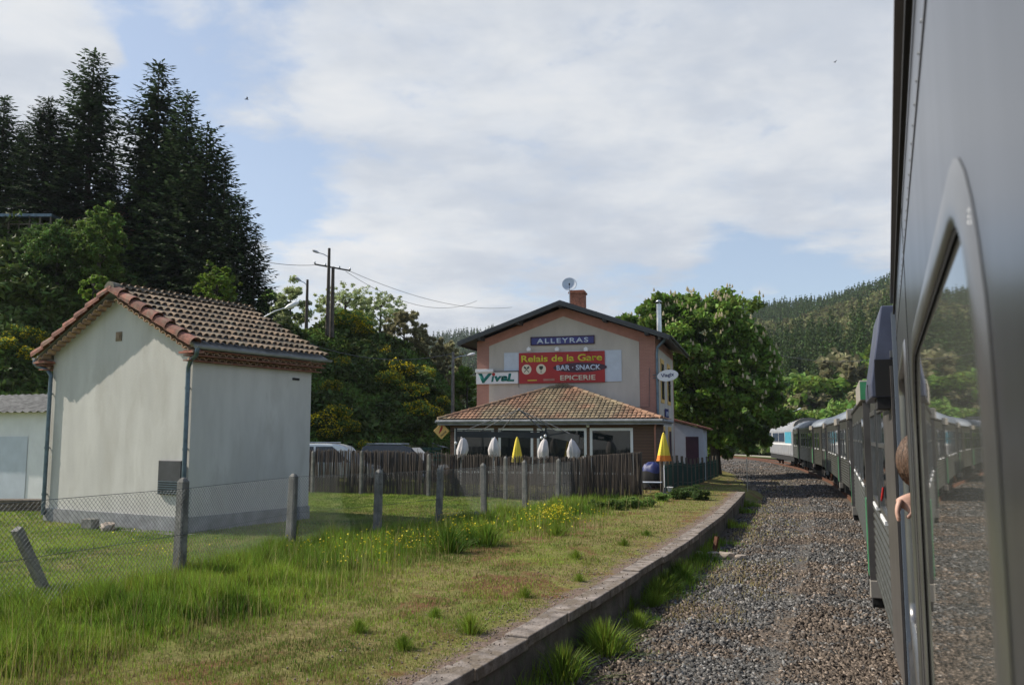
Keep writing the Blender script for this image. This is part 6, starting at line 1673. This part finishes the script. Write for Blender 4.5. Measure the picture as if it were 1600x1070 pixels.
# ---------------------------------------------------------------- bank cover
def scatter_bank(n, u0, u1, seedx):
    rg = np.random.default_rng(seedx); u = rg.uniform(u0, u1, n); foot, crest, H = bankparams(u)
    t = rg.random(n); y = foot+t*(crest-foot+3); x = u*y; return x, y, bankz(x, y), t
x, y, z, t_ = scatter_bank(125000, -.62, -.045, 3)
patch = fbm(x*.5, y*.5+z*.4, 4); hgt = np.clip((patch-.50)*5, .06, .6)
rg = np.random.default_rng(9)
Pn = np.column_stack([x, y-rg.random(len(x))*.4, z+rg.random(len(x))**.7*hgt]); sz = rg.uniform(.12, .30, len(x))
top_ = (t_ > .92)
sel = (patch > .54) | (rg.random(len(x)) < .16)
Vc, Fc = quads(Pn[sel & ~top_], sz[sel & ~top_], 1.8, -.2, rg); tag(np_obj('undergrowth', Vc, Fc, 'darkleaf'), kind='stuff', label='dark shrubby undergrowth covering the steep bank')
sel2 = ~sel
Vc, Fc = quads(Pn[sel2 | top_], sz[sel2 | top_]*.7, 2.4, -.6, rg); tag(np_obj('bank_grass', Vc, Fc, 'midleaf'), kind='stuff', label='rough green grass on the bank and its crest')
# broom bushes, individual
def bush_proto(seed, bl=True):
    (Vc, Fc), (C_, cs_) = crown_mesh(.0, 1.5, 1.1, seed, 2300, .13, clumps=26, csize=.38, aspect=2.6, droop=-.4)
    rg = np.random.default_rng(seed); k = rg.integers(0, len(C_), 1500); off = rg.normal(size=(1500, 3)); off /= np.linalg.norm(off, axis=1)[:, None]
    P = C_[k]+off*cs_[k][:, None]*rg.uniform(.8, 1.15, 1500)[:, None]; P = P[P[:, 2] > .35]
    V2, F2 = quads(P, rg.uniform(.07, .12, len(P)), 1.3, 0, rg)
    return (Vc, Fc), (V2, F2)
BP = []
for sd_ in (1, 2, 3):
    a, c_ = bush_proto(sd_)
    BP.append([a, c_, None, None])
def broom(x, y, z, s, lab, blossom=True, i=0, grp='broom bushes on the bank', mat='darkleaf', dense=1):
    t = thing('broom_bush' if blossom else 'shrub', lab, 'bush', (x, y, z), i*1.7, grp); t.scale = (s, s, s*.9)
    bp = BP[i % 3]
    key = (i % 3, mat)
    if key not in BC: BC[key] = np_obj('foliage', *bp[0], mat, t).data
    else: link_mesh('foliage', BC[key], None, t)
    if blossom:
        kb = ('b', i % 3)
        if kb not in BC: BC[kb] = np_obj('blossom', *bp[1], 'broom', t).data
        else: link_mesh('blossom', BC[kb], None, t)
    return t
BC = {}
def bank_hit(px, py):
    for Yd in np.arange(36, 75, .25):
        q = at(px, py, Yd)
        if float(bankz(q.x, Yd)) >= q.z: return q
    return at(px, py, 56)
spots = [(505, 655, 1.0, 'broom bush in full yellow flower nearest the shed right wall'), (528, 648, 1.0, 'broom bush in flower just right of the one nearest the shed'), (545, 662, .8, 'low flowering broom at the bank foot above the white car'),
         (518, 672, .8, 'low flowering broom behind the white car roof'), (575, 690, .6, 'small broom at the bank foot behind the black car'),
         (610, 590, 1.0, 'golden broom in the middle of the dark bank'), (628, 580, 1.1, 'golden broom right of the bank middle'), (645, 610, 1.0, 'broom with scattered yellow flowers above the crates'), (655, 640, 1.1, 'broad golden broom on the lower right bank'),
         (675, 640, .9, 'golden broom next to the yellow diamond sign'), (690, 625, .8, 'broom behind the left eave of the veranda'), (550, 500, 1.0, 'yellow broom on the bank crest right of the poles'), (570, 512, .8, 'small yellow broom right of the crest broom'),
         (535, 565, .8, 'sparse broom high on the bank above the shed corner'), (665, 578, .8, 'broom on the right rim of the bank'), (600, 545, .7, 'small broom below the bank rim'), (520, 600, .7, 'sparse pale broom right of the shed eave'),
         (50, 520, .75, 'bright yellow broom at the left edge above the white garage'), (78, 528, .6, 'bright yellow broom beside the left shed eave'), (60, 552, .7, 'broom above the corrugated garage roof'), (22, 535, .7, 'broom cut by the left picture edge'),
         (700, 655, .7, 'small broom under the left end of the veranda gutter')]
for i, (px, py, s_, lab) in enumerate(spots):
    q = bank_hit(px, py+8); broom(q.x, q.y-.7, q.z-.35, s_*.8, lab, True, i, mat='midleaf' if i % 3 else 'darkleaf')
sh = [(120, 395, 1.8), (70, 385, 1.8), (30, 395, 1.9), (55, 430, 1.8), (110, 440, 1.9), (160, 460, 1.7), (200, 430, 1.6), (30, 465, 1.7), (85, 480, 1.5), (230, 465, 1.4), (270, 475, 1.4), (300, 500, 1.2), (500, 560, .6), (575, 600, .8), (590, 640, .8),
      (640, 665, .8), (625, 570, .7), (655, 590, .8), (680, 610, .8), (700, 640, .9), (535, 620, .6)]
for i, (px, py, s_) in enumerate(sh):
    q = bank_hit(px, py+10)
    broom(q.x, q.y-.1, q.z-.4, s_, 'dark rounded shrub without flowers merging into the steep bank cover', False, i+1, 'dark shrubs on the bank', 'darkleaf')

# ---------------------------------------------------------------- far woods
def lowcone(seed):
    return conifer_mesh(14, 2.9, seed, .75, .05, .8, 1.15)
LPV = []
for sd_ in (201, 202, 203):
    rg = np.random.default_rng(sd_); Pq = []; n_ = 900
    zz_ = rg.random(n_)**1.35*13.5; rr = (1-zz_/14)**.85*2.9*rg.uniform(.3, 1.05, n_)*(1+.18*np.sin(zz_*5)); a = rg.random(n_)*6.28
    Pq = np.column_stack([np.cos(a)*rr, np.sin(a)*rr, zz_+.6-rr*.25])
    LPV.append(quads(Pq, rg.uniform(.35, .8, n_)*(1.15-zz_/16), 1.9, .5, rg))
SPM = [None]*3
def hillpx(px, Yd):
    x_ = (px-800)/F*Yd; return x_, float(farz(x_, Yd))
rgs = np.random.default_rng(77); cnt = 0
cands = []
for i in range(190):
    px = rgs.uniform(1165, 1440); Yd = rgs.uniform(165, 290)
    cands.append((Yd, px))
for Yd, px in sorted(cands, reverse=True):
    if cnt >= 150: break
    x_, z_ = hillpx(px, Yd); i = cnt % 3; cnt += 1
    t = thing('spruce_tree', 'tall dark spruce in the dense stand on the hillside behind the train', 'tree', (x_, Yd, z_-.5), rgs.random()*6, 'spruces on the hillside')
    s_ = rgs.uniform(.8, 1.45)*(Yd/240)**.3; t.scale = (s_*1.05, s_*1.05, s_*1.08)
    if SPM[i] is None: SPM[i] = np_obj('crown', *LPV[i], 'spruce2', t).data
    else: link_mesh('crown', SPM[i], None, t)
BRM = {}
def bro(i, mat, t):
    k = (i % 3, mat)
    if k not in BRM:
        (Vc, Fc), _ = crown_mesh(.6, 6.5, 3.0, 300+i % 3, 1700, .42, clumps=40, csize=.28)
        BRM[k] = np_obj('crown', Vc, Fc, mat, t).data
    else: link_mesh('crown', BRM[k], None, t)
for i in range(74):
    px = rgs.uniform(1105, 1430); Yd = rgs.uniform(128, 172) if i % 4 else rgs.uniform(118, 135)
    if px < 1240: Yd = max(Yd, 150)
    x_ = (px-800)/F*Yd; z_ = float(farz(x_, Yd)); m_ = ('lime', 'midleaf', 'midleaf', 'twig')[int(rgs.integers(0, 4))]
    lab = {'lime': 'bright spring green bushy tree at the foot of the spruce wood', 'midleaf': 'mid green bushy tree at the foot of the spruce wood', 'twig': 'brownish budding tree at the foot of the spruce wood'}[m_]
    t = thing('broadleaf_tree', lab, 'tree', (x_, Yd, max(z_, -.4)-.3), rgs.random()*6, 'bushy trees at the foot of the wood'); s_ = rgs.uniform(.8, 1.3)*(1.7 if Yd > 150 and px > 1200 else 1); t.scale = (s_, s_, s_*rgs.uniform(.8, 1.15)); bro(i, m_, t)
# hedge-like growth at the bend
for i in range(9):
    px = 1100+i*16; Yd = 150-i*2; x_ = (px-800)/F*Yd
    t = thing('shrub', 'low shrub beside the bend of the track', 'bush', (x_, Yd+6, -.4), i, 'low shrubs beside the track bend'); t.scale = (.55, .55, .5); bro(i, 'greyleaf' if i % 2 else 'midleaf', t)
# massed woods
def mass(n, pfun, name, mat, lab, s0, kind_, seed):
    rg = np.random.default_rng(seed); parts = []; px, Yd = pfun(rg, n); x_ = (px-800)/F*Yd; z_ = farz(x_, Yd)
    for i in range(n):
        if kind_ == 'c':
            Vq, Fq_ = MASSC[i % 3]; s_ = s0*rg.uniform(.8, 1.3)
        else:
            Vq, Fq_ = MASSB[i % 3]; s_ = s0*rg.uniform(.7, 1.3)
        parts.append((Vq*s_+np.array([x_[i], Yd[i], z_[i]-.5]), Fq_))
    Vc, Fc = join(parts); tag(np_obj(name, Vc, Fc, mat), kind='stuff', label=lab)
MASSC = []; MASSB = []
for sd_ in range(3):
    rg = np.random.default_rng(400+sd_); n_ = 60; zz_ = rg.random(n_)**1.2*12.5; rr = (1-zz_/14)*2.6*rg.uniform(.3, 1, n_); a = rg.random(n_)*6.28
    MASSC.append(quads(np.column_stack([np.cos(a)*rr, np.sin(a)*rr, zz_+.4]), rg.uniform(1.0, 2.0, n_)*(1.2-zz_/14), 1.7, .6, rg))
    n_ = 60; d = rg.normal(size=(n_, 3)); d /= np.linalg.norm(d, axis=1)[:, None]; MASSB.append(quads(d*np.array([3, 3, 3.2])*rg.uniform(.6, 1, n_)[:, None]+np.array([0, 0, 4]), rg.uniform(.9, 1.8, n_), 1.4, .1, rg))
sgn_ = [1]
def rightfar(rg, n):
    px = np.where(rg.random(n*3) < .68, rg.uniform(940, 1660, n*3), rg.uniform(1660, 2300, n*3)); Yd = np.interp(px, [900, 1150, 1500], [850, 620, 520])*np.sqrt(rg.uniform(.14, 1.0, n*3)); x_ = (px-800)/F*Yd
    v = fbm(x_*.012+2, Yd*.009, 4)+rg.normal(size=n*3)*.03; o_ = np.argsort(v if sgn_[0] > 0 else -v)[:int(n*1.6)]; o_ = rg.permutation(o_)[:n]; return px[o_], Yd[o_]
def leftfar(rg, n):
    px = rg.uniform(590, 940, n); return px, 900*np.sqrt(rg.uniform(.2, 1.0, n))
mass(5200, rightfar, 'far_conifer_woods', 'spruce2', 'dark conifer forest covering the far hillside', .78, 'c', 1)
sgn_[0] = -1
mass(2200, rightfar, 'far_broadleaf_woods', 'lightwood', 'green broadleaf patches among the far hillside forest', 1.0, 'b', 2)
mass(1500, leftfar, 'distant_woods', 'spruce2', 'dark distant forest on the low ridge left of the station', 1.1, 'c', 3)

# ---------------------------------------------------------------- grass
def blades(x, y, z, h, w, mat, name, lab, seed, bend=.45, seg=2):
    rg = np.random.default_rng(seed); n = len(x); a = rg.random(n)*6.283; b = rg.random(n)*6.283
    wx = np.cos(a)*w/2; wy = np.sin(a)*w/2; bx = np.cos(b)*bend*h*rg.random(n); by = np.sin(b)*bend*h*rg.random(n)
    p0 = np.stack([x-wx, y-wy, z-.02], 1); p1 = np.stack([x+wx, y+wy, z-.02], 1)
    q0 = np.stack([x-wx*.7+bx*.35, y-wy*.7+by*.35, z+h*.6], 1); q1 = np.stack([x+wx*.7+bx*.35, y+wy*.7+by*.35, z+h*.6], 1)
    tp = np.stack([x+bx, y+by, z+h*.97], 1); tq = tp+np.stack([wx*.12, wy*.12, 0*h], 1)
    V = np.stack([p0, p1, q1, q0, tq, tp], 1).reshape(-1, 3); k = np.arange(n)[:, None]*6
    Fc = np.concatenate([k+np.array([[0, 1, 2, 3]]), k+np.array([[3, 2, 4, 5]])])
    # keep islands contiguous
    return tag(np_obj(name, V, Fc, mat), kind='stuff', label=lab)
def cand(n, seed, ymax=45, ymin=7.5):
    rg = np.random.default_rng(seed); y = ymin*(ymax/ymin)**rg.random(n); px = rg.uniform(-60, 1200, n); x = (px-800)/F*y*1.0
    d = edge_dist(x, y); k = d > .45-.30*(rg.random(n) < .25)
    return x[k], y[k], d[k], rg
x, y, d, rg = cand(900000, 21)
f = fence_dist(x, y); dry = dryness(x, y); tall = sstep(3.9, 1.6, f)*sstep(-1.2, .4, f); tall = np.where(y > 31, tall*sstep(37, 31, y)*.8, tall)
clump = fbm(x*1.5, y*1.5, 4); tn = fbm(x*.5+40, y*.5, 3)
h = .022+.05*clump+tall*(.08+.54*np.clip(clump-.2, 0, 1)*(.5+tn))*np.clip(1.25-dry, .2, 1)
near_edge = sstep(1.3, .5, d); h *= (1-.6*near_edge); sandy = sstep(1.1, .3, d)*(y < 44)
keepp = rg.random(len(x)) < np.clip(1.15-dry*1.0, .42, 1)*(.30+.70*np.clip((fbm(x*3.1+5, y*3.1, 3)-.38)*4, 0, 1))*(1-.55*sandy)
# no grass inside the shed, house, veranda
def inrect(x, y, o, yaw, x0, x1, y0, y1):
    dx = x-o[0]; dy = y-o[1]; c, s = math.cos(yaw), math.sin(yaw); lx = dx*c+dy*s; ly = -dx*s+dy*c
    return (lx > x0) & (lx < x1) & (ly > y0) & (ly < y1)
solid = inrect(x, y, (-7.78, 21.0), R(-30), -5.9, .05, -.05, 4.2) | inrect(x, y, (SO.x, SO.y), YAW, -.2, 10.1, -8.5, 9.5)
keepp &= ~solid
x, y, h, dry = x[keepp], y[keepp], h[keepp], dry[keepp]
z = gz(x, y); w = .005+y*.00042
dr = rg.random(len(x)) < np.clip(dry*.75-.12, .06, .6)
g1 = ~dr
blades(x[g1], y[g1], z[g1], h[g1]*rg.uniform(.6, 1.2, g1.sum()), w[g1], 'grass', 'grass', 'green grass, tall along the wire fence and short elsewhere', 1)
blades(x[dr], y[dr], z[dr], h[dr]*rg.uniform(.5, 1.1, dr.sum()), w[dr], 'dryblade', 'dry_grass', 'dry straw coloured grass on the old platform', 2)
# tall dead stems among the grass, and grit on the old platform
n = 4500; rg = np.random.default_rng(61); y = 8*(34/8)**rg.random(n); px = rg.uniform(-40, 1050, n); x = (px-800)/F*y; f = fence_dist(x, y); d = edge_dist(x, y)
k = (f > -.4) & (f < 3.4) & (fbm(x*.9, y*.9, 3) > .45) & (d > 1); x, y = x[k], y[k]
blades(x, y, gz(x, y), rg.uniform(.35, .80, len(x)), .003+y*.00028, 'dryblade', 'dead_stems', 'thin pale dead stems standing in the tall grass', 9, bend=.35)
n = 26000; rg = np.random.default_rng(62); y = 8*(40/8)**rg.random(n); px = rg.uniform(100, 1150, n); x = (px-800)/F*y; d = edge_dist(x, y); f = fence_dist(x, y)
k = (d > .1) & (f > 2.2) & (d < 1.9) & (rg.random(n) < np.where(d < 1.1, .8, .25)*np.where(fbm(x*1.1+4, y*1.1, 3) > .5, 1, .3)); x, y = x[k], y[k]; m_ = len(x)
s_ = rg.uniform(.003, .009, m_)*(1+y*.02)
Vs = np.array([[a, b_, c] for c in (-1, 1) for b_ in (-1, 1) for a in (-1, 1)], float)[None]*s_[:, None, None]*rg.uniform(.55, 1.15, (m_, 8, 3))
V = (Vs+np.stack([x, y, np.where(edge_dist(x, y) < .5, EZ+.008, gz(x, y)+.01)], 1)[:, None, :]).reshape(-1, 3); k8 = np.arange(m_)[:, None]*8
Fc = np.concatenate([k8+np.array([f_]) for f_ in ((0, 2, 3, 1), (4, 5, 7, 6), (0, 1, 5, 4), (2, 6, 7, 3), (0, 4, 6, 2), (1, 3, 7, 5))])
tag(np_obj('platform_gravel', V, Fc, 'grit'), kind='stuff', label='loose grit and small stones scattered on the old platform')
# tussocks, individual
TM = None
def tussock(x_, y_, z_, s, lab, grp, i, hh=.35):
    global TM
    t = None
    if TM is None:
        rg = np.random.default_rng(8); n = 420; r_ = np.abs(rg.normal(size=n))*.10; a = rg.random(n)*6.28; xx = np.cos(a)*r_; yy = np.sin(a)*r_
        h_ = .35*rg.uniform(.5, 1.1, n)*np.exp(-(r_/.22)**2)+.06; ox = xx*1.5; oy = yy*1.5; w_ = .009
        b_ = rg.random(n)*6.28; wx = np.cos(b_)*w_/2; wy = np.sin(b_)*w_/2; z0 = np.zeros(n)-.02
        Vt = np.stack([np.stack([xx-wx, yy-wy, z0], 1), np.stack([xx+wx, yy+wy, z0], 1), np.stack([xx+ox*.5+wx*.7, yy+oy*.5+wy*.7, h_*.6], 1), np.stack([xx+ox*.5-wx*.7, yy+oy*.5-wy*.7, h_*.6], 1), np.stack([xx+ox*1.4, yy+oy*1.4, h_*.92], 1), np.stack([xx+ox*1.4-.001, yy+oy*1.4, h_*.92], 1)], 1).reshape(-1, 3)
        k = np.arange(n)[:, None]*6; Ft = np.concatenate([k+np.array([[0, 1, 2, 3]]), k+np.array([[3, 2, 4, 5]])])
        o = np_obj('grass_tussock', Vt, Ft, 'grass'); TM = o.data
    else: o = link_mesh('grass_tussock', TM, None)
    o.location = (x_, y_, z_); o.scale = (s, s, s); o.rotation_euler = (0, 0, i*1.3); return tag(o, lab, 'grass tussock', grp)
TS = [(735, 985, .7), (905, 1000, 1.4), (950, 930, .7), (820, 930, .5), (980, 890, .9), (1010, 905, 1.2), (990, 925, .8), (905, 905, .4), (975, 850, .5), (1025, 915, 1.1), (935, 985, 1.0), (880, 1040, 1.3), (960, 960, .8), (1010, 835, .45), (900, 870, .55), (1040, 890, 1.0), (1060, 885, 1.2), (700, 860, 1.6), (730, 850, 1.4), (760, 850, 1.5), (870, 835, .9), (630, 1010, .5), (560, 985, .5), (680, 960, .4)]
for i, (px, py, s_) in enumerate(TS):
    p = atz(px, py, EZ); on = float(edge_dist(p.x, p.y)[0]) > .5
    if not on:
        p = atz(px, py+18, -.2)
        if float(edge_dist(p.x, p.y)[0]) > -.1: 
            p.x += .35
    zz_ = float(gz(p.x, p.y)[0]) if on else -.24
    tussock(p.x, p.y, zz_, s_, 'green grass tussock on the dry old platform' if on else 'tall green tussock growing at the foot of the platform wall', 'tussocks on the platform' if on else 'tussocks below the platform wall', i)
# weeds along the wall foot
n = 16000; rg = np.random.default_rng(31); s_i = rg.integers(40, len(EA)-3, n); t_ = EA[np.minimum(s_i+1, len(EA)-1)]-EA[s_i]; t_ /= np.linalg.norm(t_, axis=1)[:, None]
o_ = -np.abs(rg.normal(size=n))*.38+.02; x = EA[s_i, 0]-t_[:, 1]*o_+rg.random(n)*.3*t_[:, 0]; y = EA[s_i, 1]+t_[:, 0]*o_+rg.random(n)*.3*t_[:, 1]
kk_ = (fbm(x*.7, y*.7+3, 3) > .52) & (rg.random(n) < .7); x, y, o_ = x[kk_], y[kk_], o_[kk_]
blades(x, y, np.full(len(x), -.25), rg.uniform(.08, .38, len(x))*np.exp(o_*1.2), .006+y*.0005, 'grass', 'wall_foot_weeds', 'weeds and grass along the foot of the platform wall', 6)
# dry grass patches in the ballast
n = 16000; rg = np.random.default_rng(35); y = 14*(60/14)**rg.random(n); px = rg.uniform(1030, 1330, n); x = (px-800)/F*y; d = edge_dist(x, y)
pt_ = fbm(x*.45+7, y*.45, 4); k = (d < -.3) & (d > -2.6) & (pt_ > .47+.05*(-d-.3)-.08*(y > 24)*(y < 38)); x, y = x[k], y[k]
blades(x, y, np.full(len(x), -.25), rg.uniform(.03, .11, len(x)), .006+y*.0006, 'dryblade', 'ballast_weeds', 'dry weeds growing in the ballast by the platform', 7)
# flowers
rg = np.random.default_rng(41); x = []; y = []; hz_ = []
for (px, py, sx, sy, n_) in ((645, 832, 60, 8, 90), (600, 840, 70, 6, 70), (745, 812, 40, 8, 60), (860, 795, 40, 9, 260), (870, 790, 25, 6, 160), (500, 845, 60, 6, 40), (720, 820, 50, 8, 60), (240, 850, 110, 12, 30), (700, 800, 60, 8, 50), (820, 810, 60, 12, 60), (930, 800, 40, 8, 20), (560, 860, 90, 8, 30)):
    for i in range(n_):
        p = atz(px+rg.normal()*sx*.5, py+rg.normal()*sy*.6, .75); x.append(p.x); y.append(p.y)
x = np.array(x); y = np.array(y); fz = gz(x, y)+rg.uniform(.22, .5, len(x))
P = np.column_stack([x, y, fz]); Vf, Ff = quads(P, .018+y*.0011, 1.1, 0, rg)
S0 = np.column_stack([x, y, gz(x, y)]); 
stv = np.stack([S0-[.004, 0, 0], S0+[.004, 0, 0], P+[.003, 0, 0], P-[.003, 0, 0]], 1).reshape(-1, 3)
tag(np_obj('yellow_flowers', Vf, Ff, 'flower'), kind='stuff', label='small yellow flowers scattered in the tall grass')
tag(np_obj('flower_stems', stv, np.arange(len(stv)).reshape(-1, 4), 'grass'), kind='stuff', label='thin green stems of the yellow flowers')
# weeds by the fence end
for i, (px, py, s_) in enumerate(((1080, 772, 1.4), (1095, 776, 1.2), (1060, 775, 1.3), (1010, 786, 1.0), (960, 790, 1.1), (985, 788, 1.2), (930, 790, 1.0), (1035, 778, 1.0))):
    p = atz(px, py, .42); broom(p.x, p.y, p.z-.15, s_*.24, 'low weedy plant at the foot of the reed panel and green railing', False, i, 'weeds by the railing', 'softleaf' if i < 3 else 'midleaf')

# ---------------------------------------------------------------- ballast stones
n = 250000; rg = np.random.default_rng(51); y = 6.5*(105/6.5)**rg.random(n); px = rg.uniform(800, 1500, n); x = (px-800)/F*y
d = edge_dist(x, y); sidep = np.interp(y, [p.y for p in TL], [p.x for p in TL]); k = ((d < -.12) | ((y > 48) & (x > sidep-8.5))) & (x < sidep+.4)
dens = np.where(d > -1.0, .35, 1)*(.45+.55*(fbm(x*.8, y*.8, 3) > .42)); k &= rg.random(n) < dens
x, y = x[k], y[k]; n = len(x); s_ = rg.uniform(.011, .026, n)*(1+y*.014)
base = np.array([[a, b, c] for c in (-1, 1) for b in (-1, 1) for a in (-1, 1)], float)
Vs = base[None]*s_[:, None, None]*rg.uniform(.55, 1.15, (n, 8, 3))*rg.uniform(.7, 1.3, (n, 1, 3))
an = rg.random(n)*6.28; tl = rg.normal(size=(n, 2))*.5
c_, s2 = np.cos(an)[:, None], np.sin(an)[:, None]
X_ = Vs[:, :, 0]*c_-Vs[:, :, 1]*s2; Y_ = Vs[:, :, 0]*s2+Vs[:, :, 1]*c_; Z_ = Vs[:, :, 2]*.8+X_*tl[:, :1]+Y_*tl[:, 1:]*.6
zb_ = bz(x, y)+.06*((x-sidep[k]) > -1.2)
V = np.stack([X_+x[:, None], Y_+y[:, None], Z_+zb_[:, None]+s_[:, None]*.35], 2).reshape(-1, 3)
k8 = np.arange(n)[:, None]*8; Fc = np.concatenate([k8+np.array([f_]) for f_ in ((0, 2, 3, 1), (4, 5, 7, 6), (0, 1, 5, 4), (2, 6, 7, 3), (0, 4, 6, 2), (1, 3, 7, 5))])
tag(np_obj('ballast_stones', V, Fc, 'bstone'), kind='stuff', label='grey and rusty brown ballast stones beside the train')
for o in S.objects:
    if o.type == 'MESH' and o.get('kind') is None and o.parent is None and not o.get('category'): print('UNTAGGED', o.name)

# ---------------------------------------------------------------- air
hm = bpy.data.materials.new('haze'); hm.use_nodes = True; ht = hm.node_tree; ht.nodes.clear()
pv = N(ht, 'ShaderNodeVolumePrincipled'); pv.inputs['Color'].default_value = (.80, .88, 1, 1); pv.inputs['Density'].default_value = .00013; pv.inputs['Anisotropy'].default_value = .2
ho = N(ht, 'ShaderNodeOutputMaterial'); ht.links.new(pv.outputs[0], ho.inputs['Volume'])
b = MB(); b.box(-1300, 1300, -200, 1400, -30, 420)
hz = b.build('haze', None); hz.data.materials.append(hm); tag(hz, 'thin blue haze in the valley air', kind='stuff')
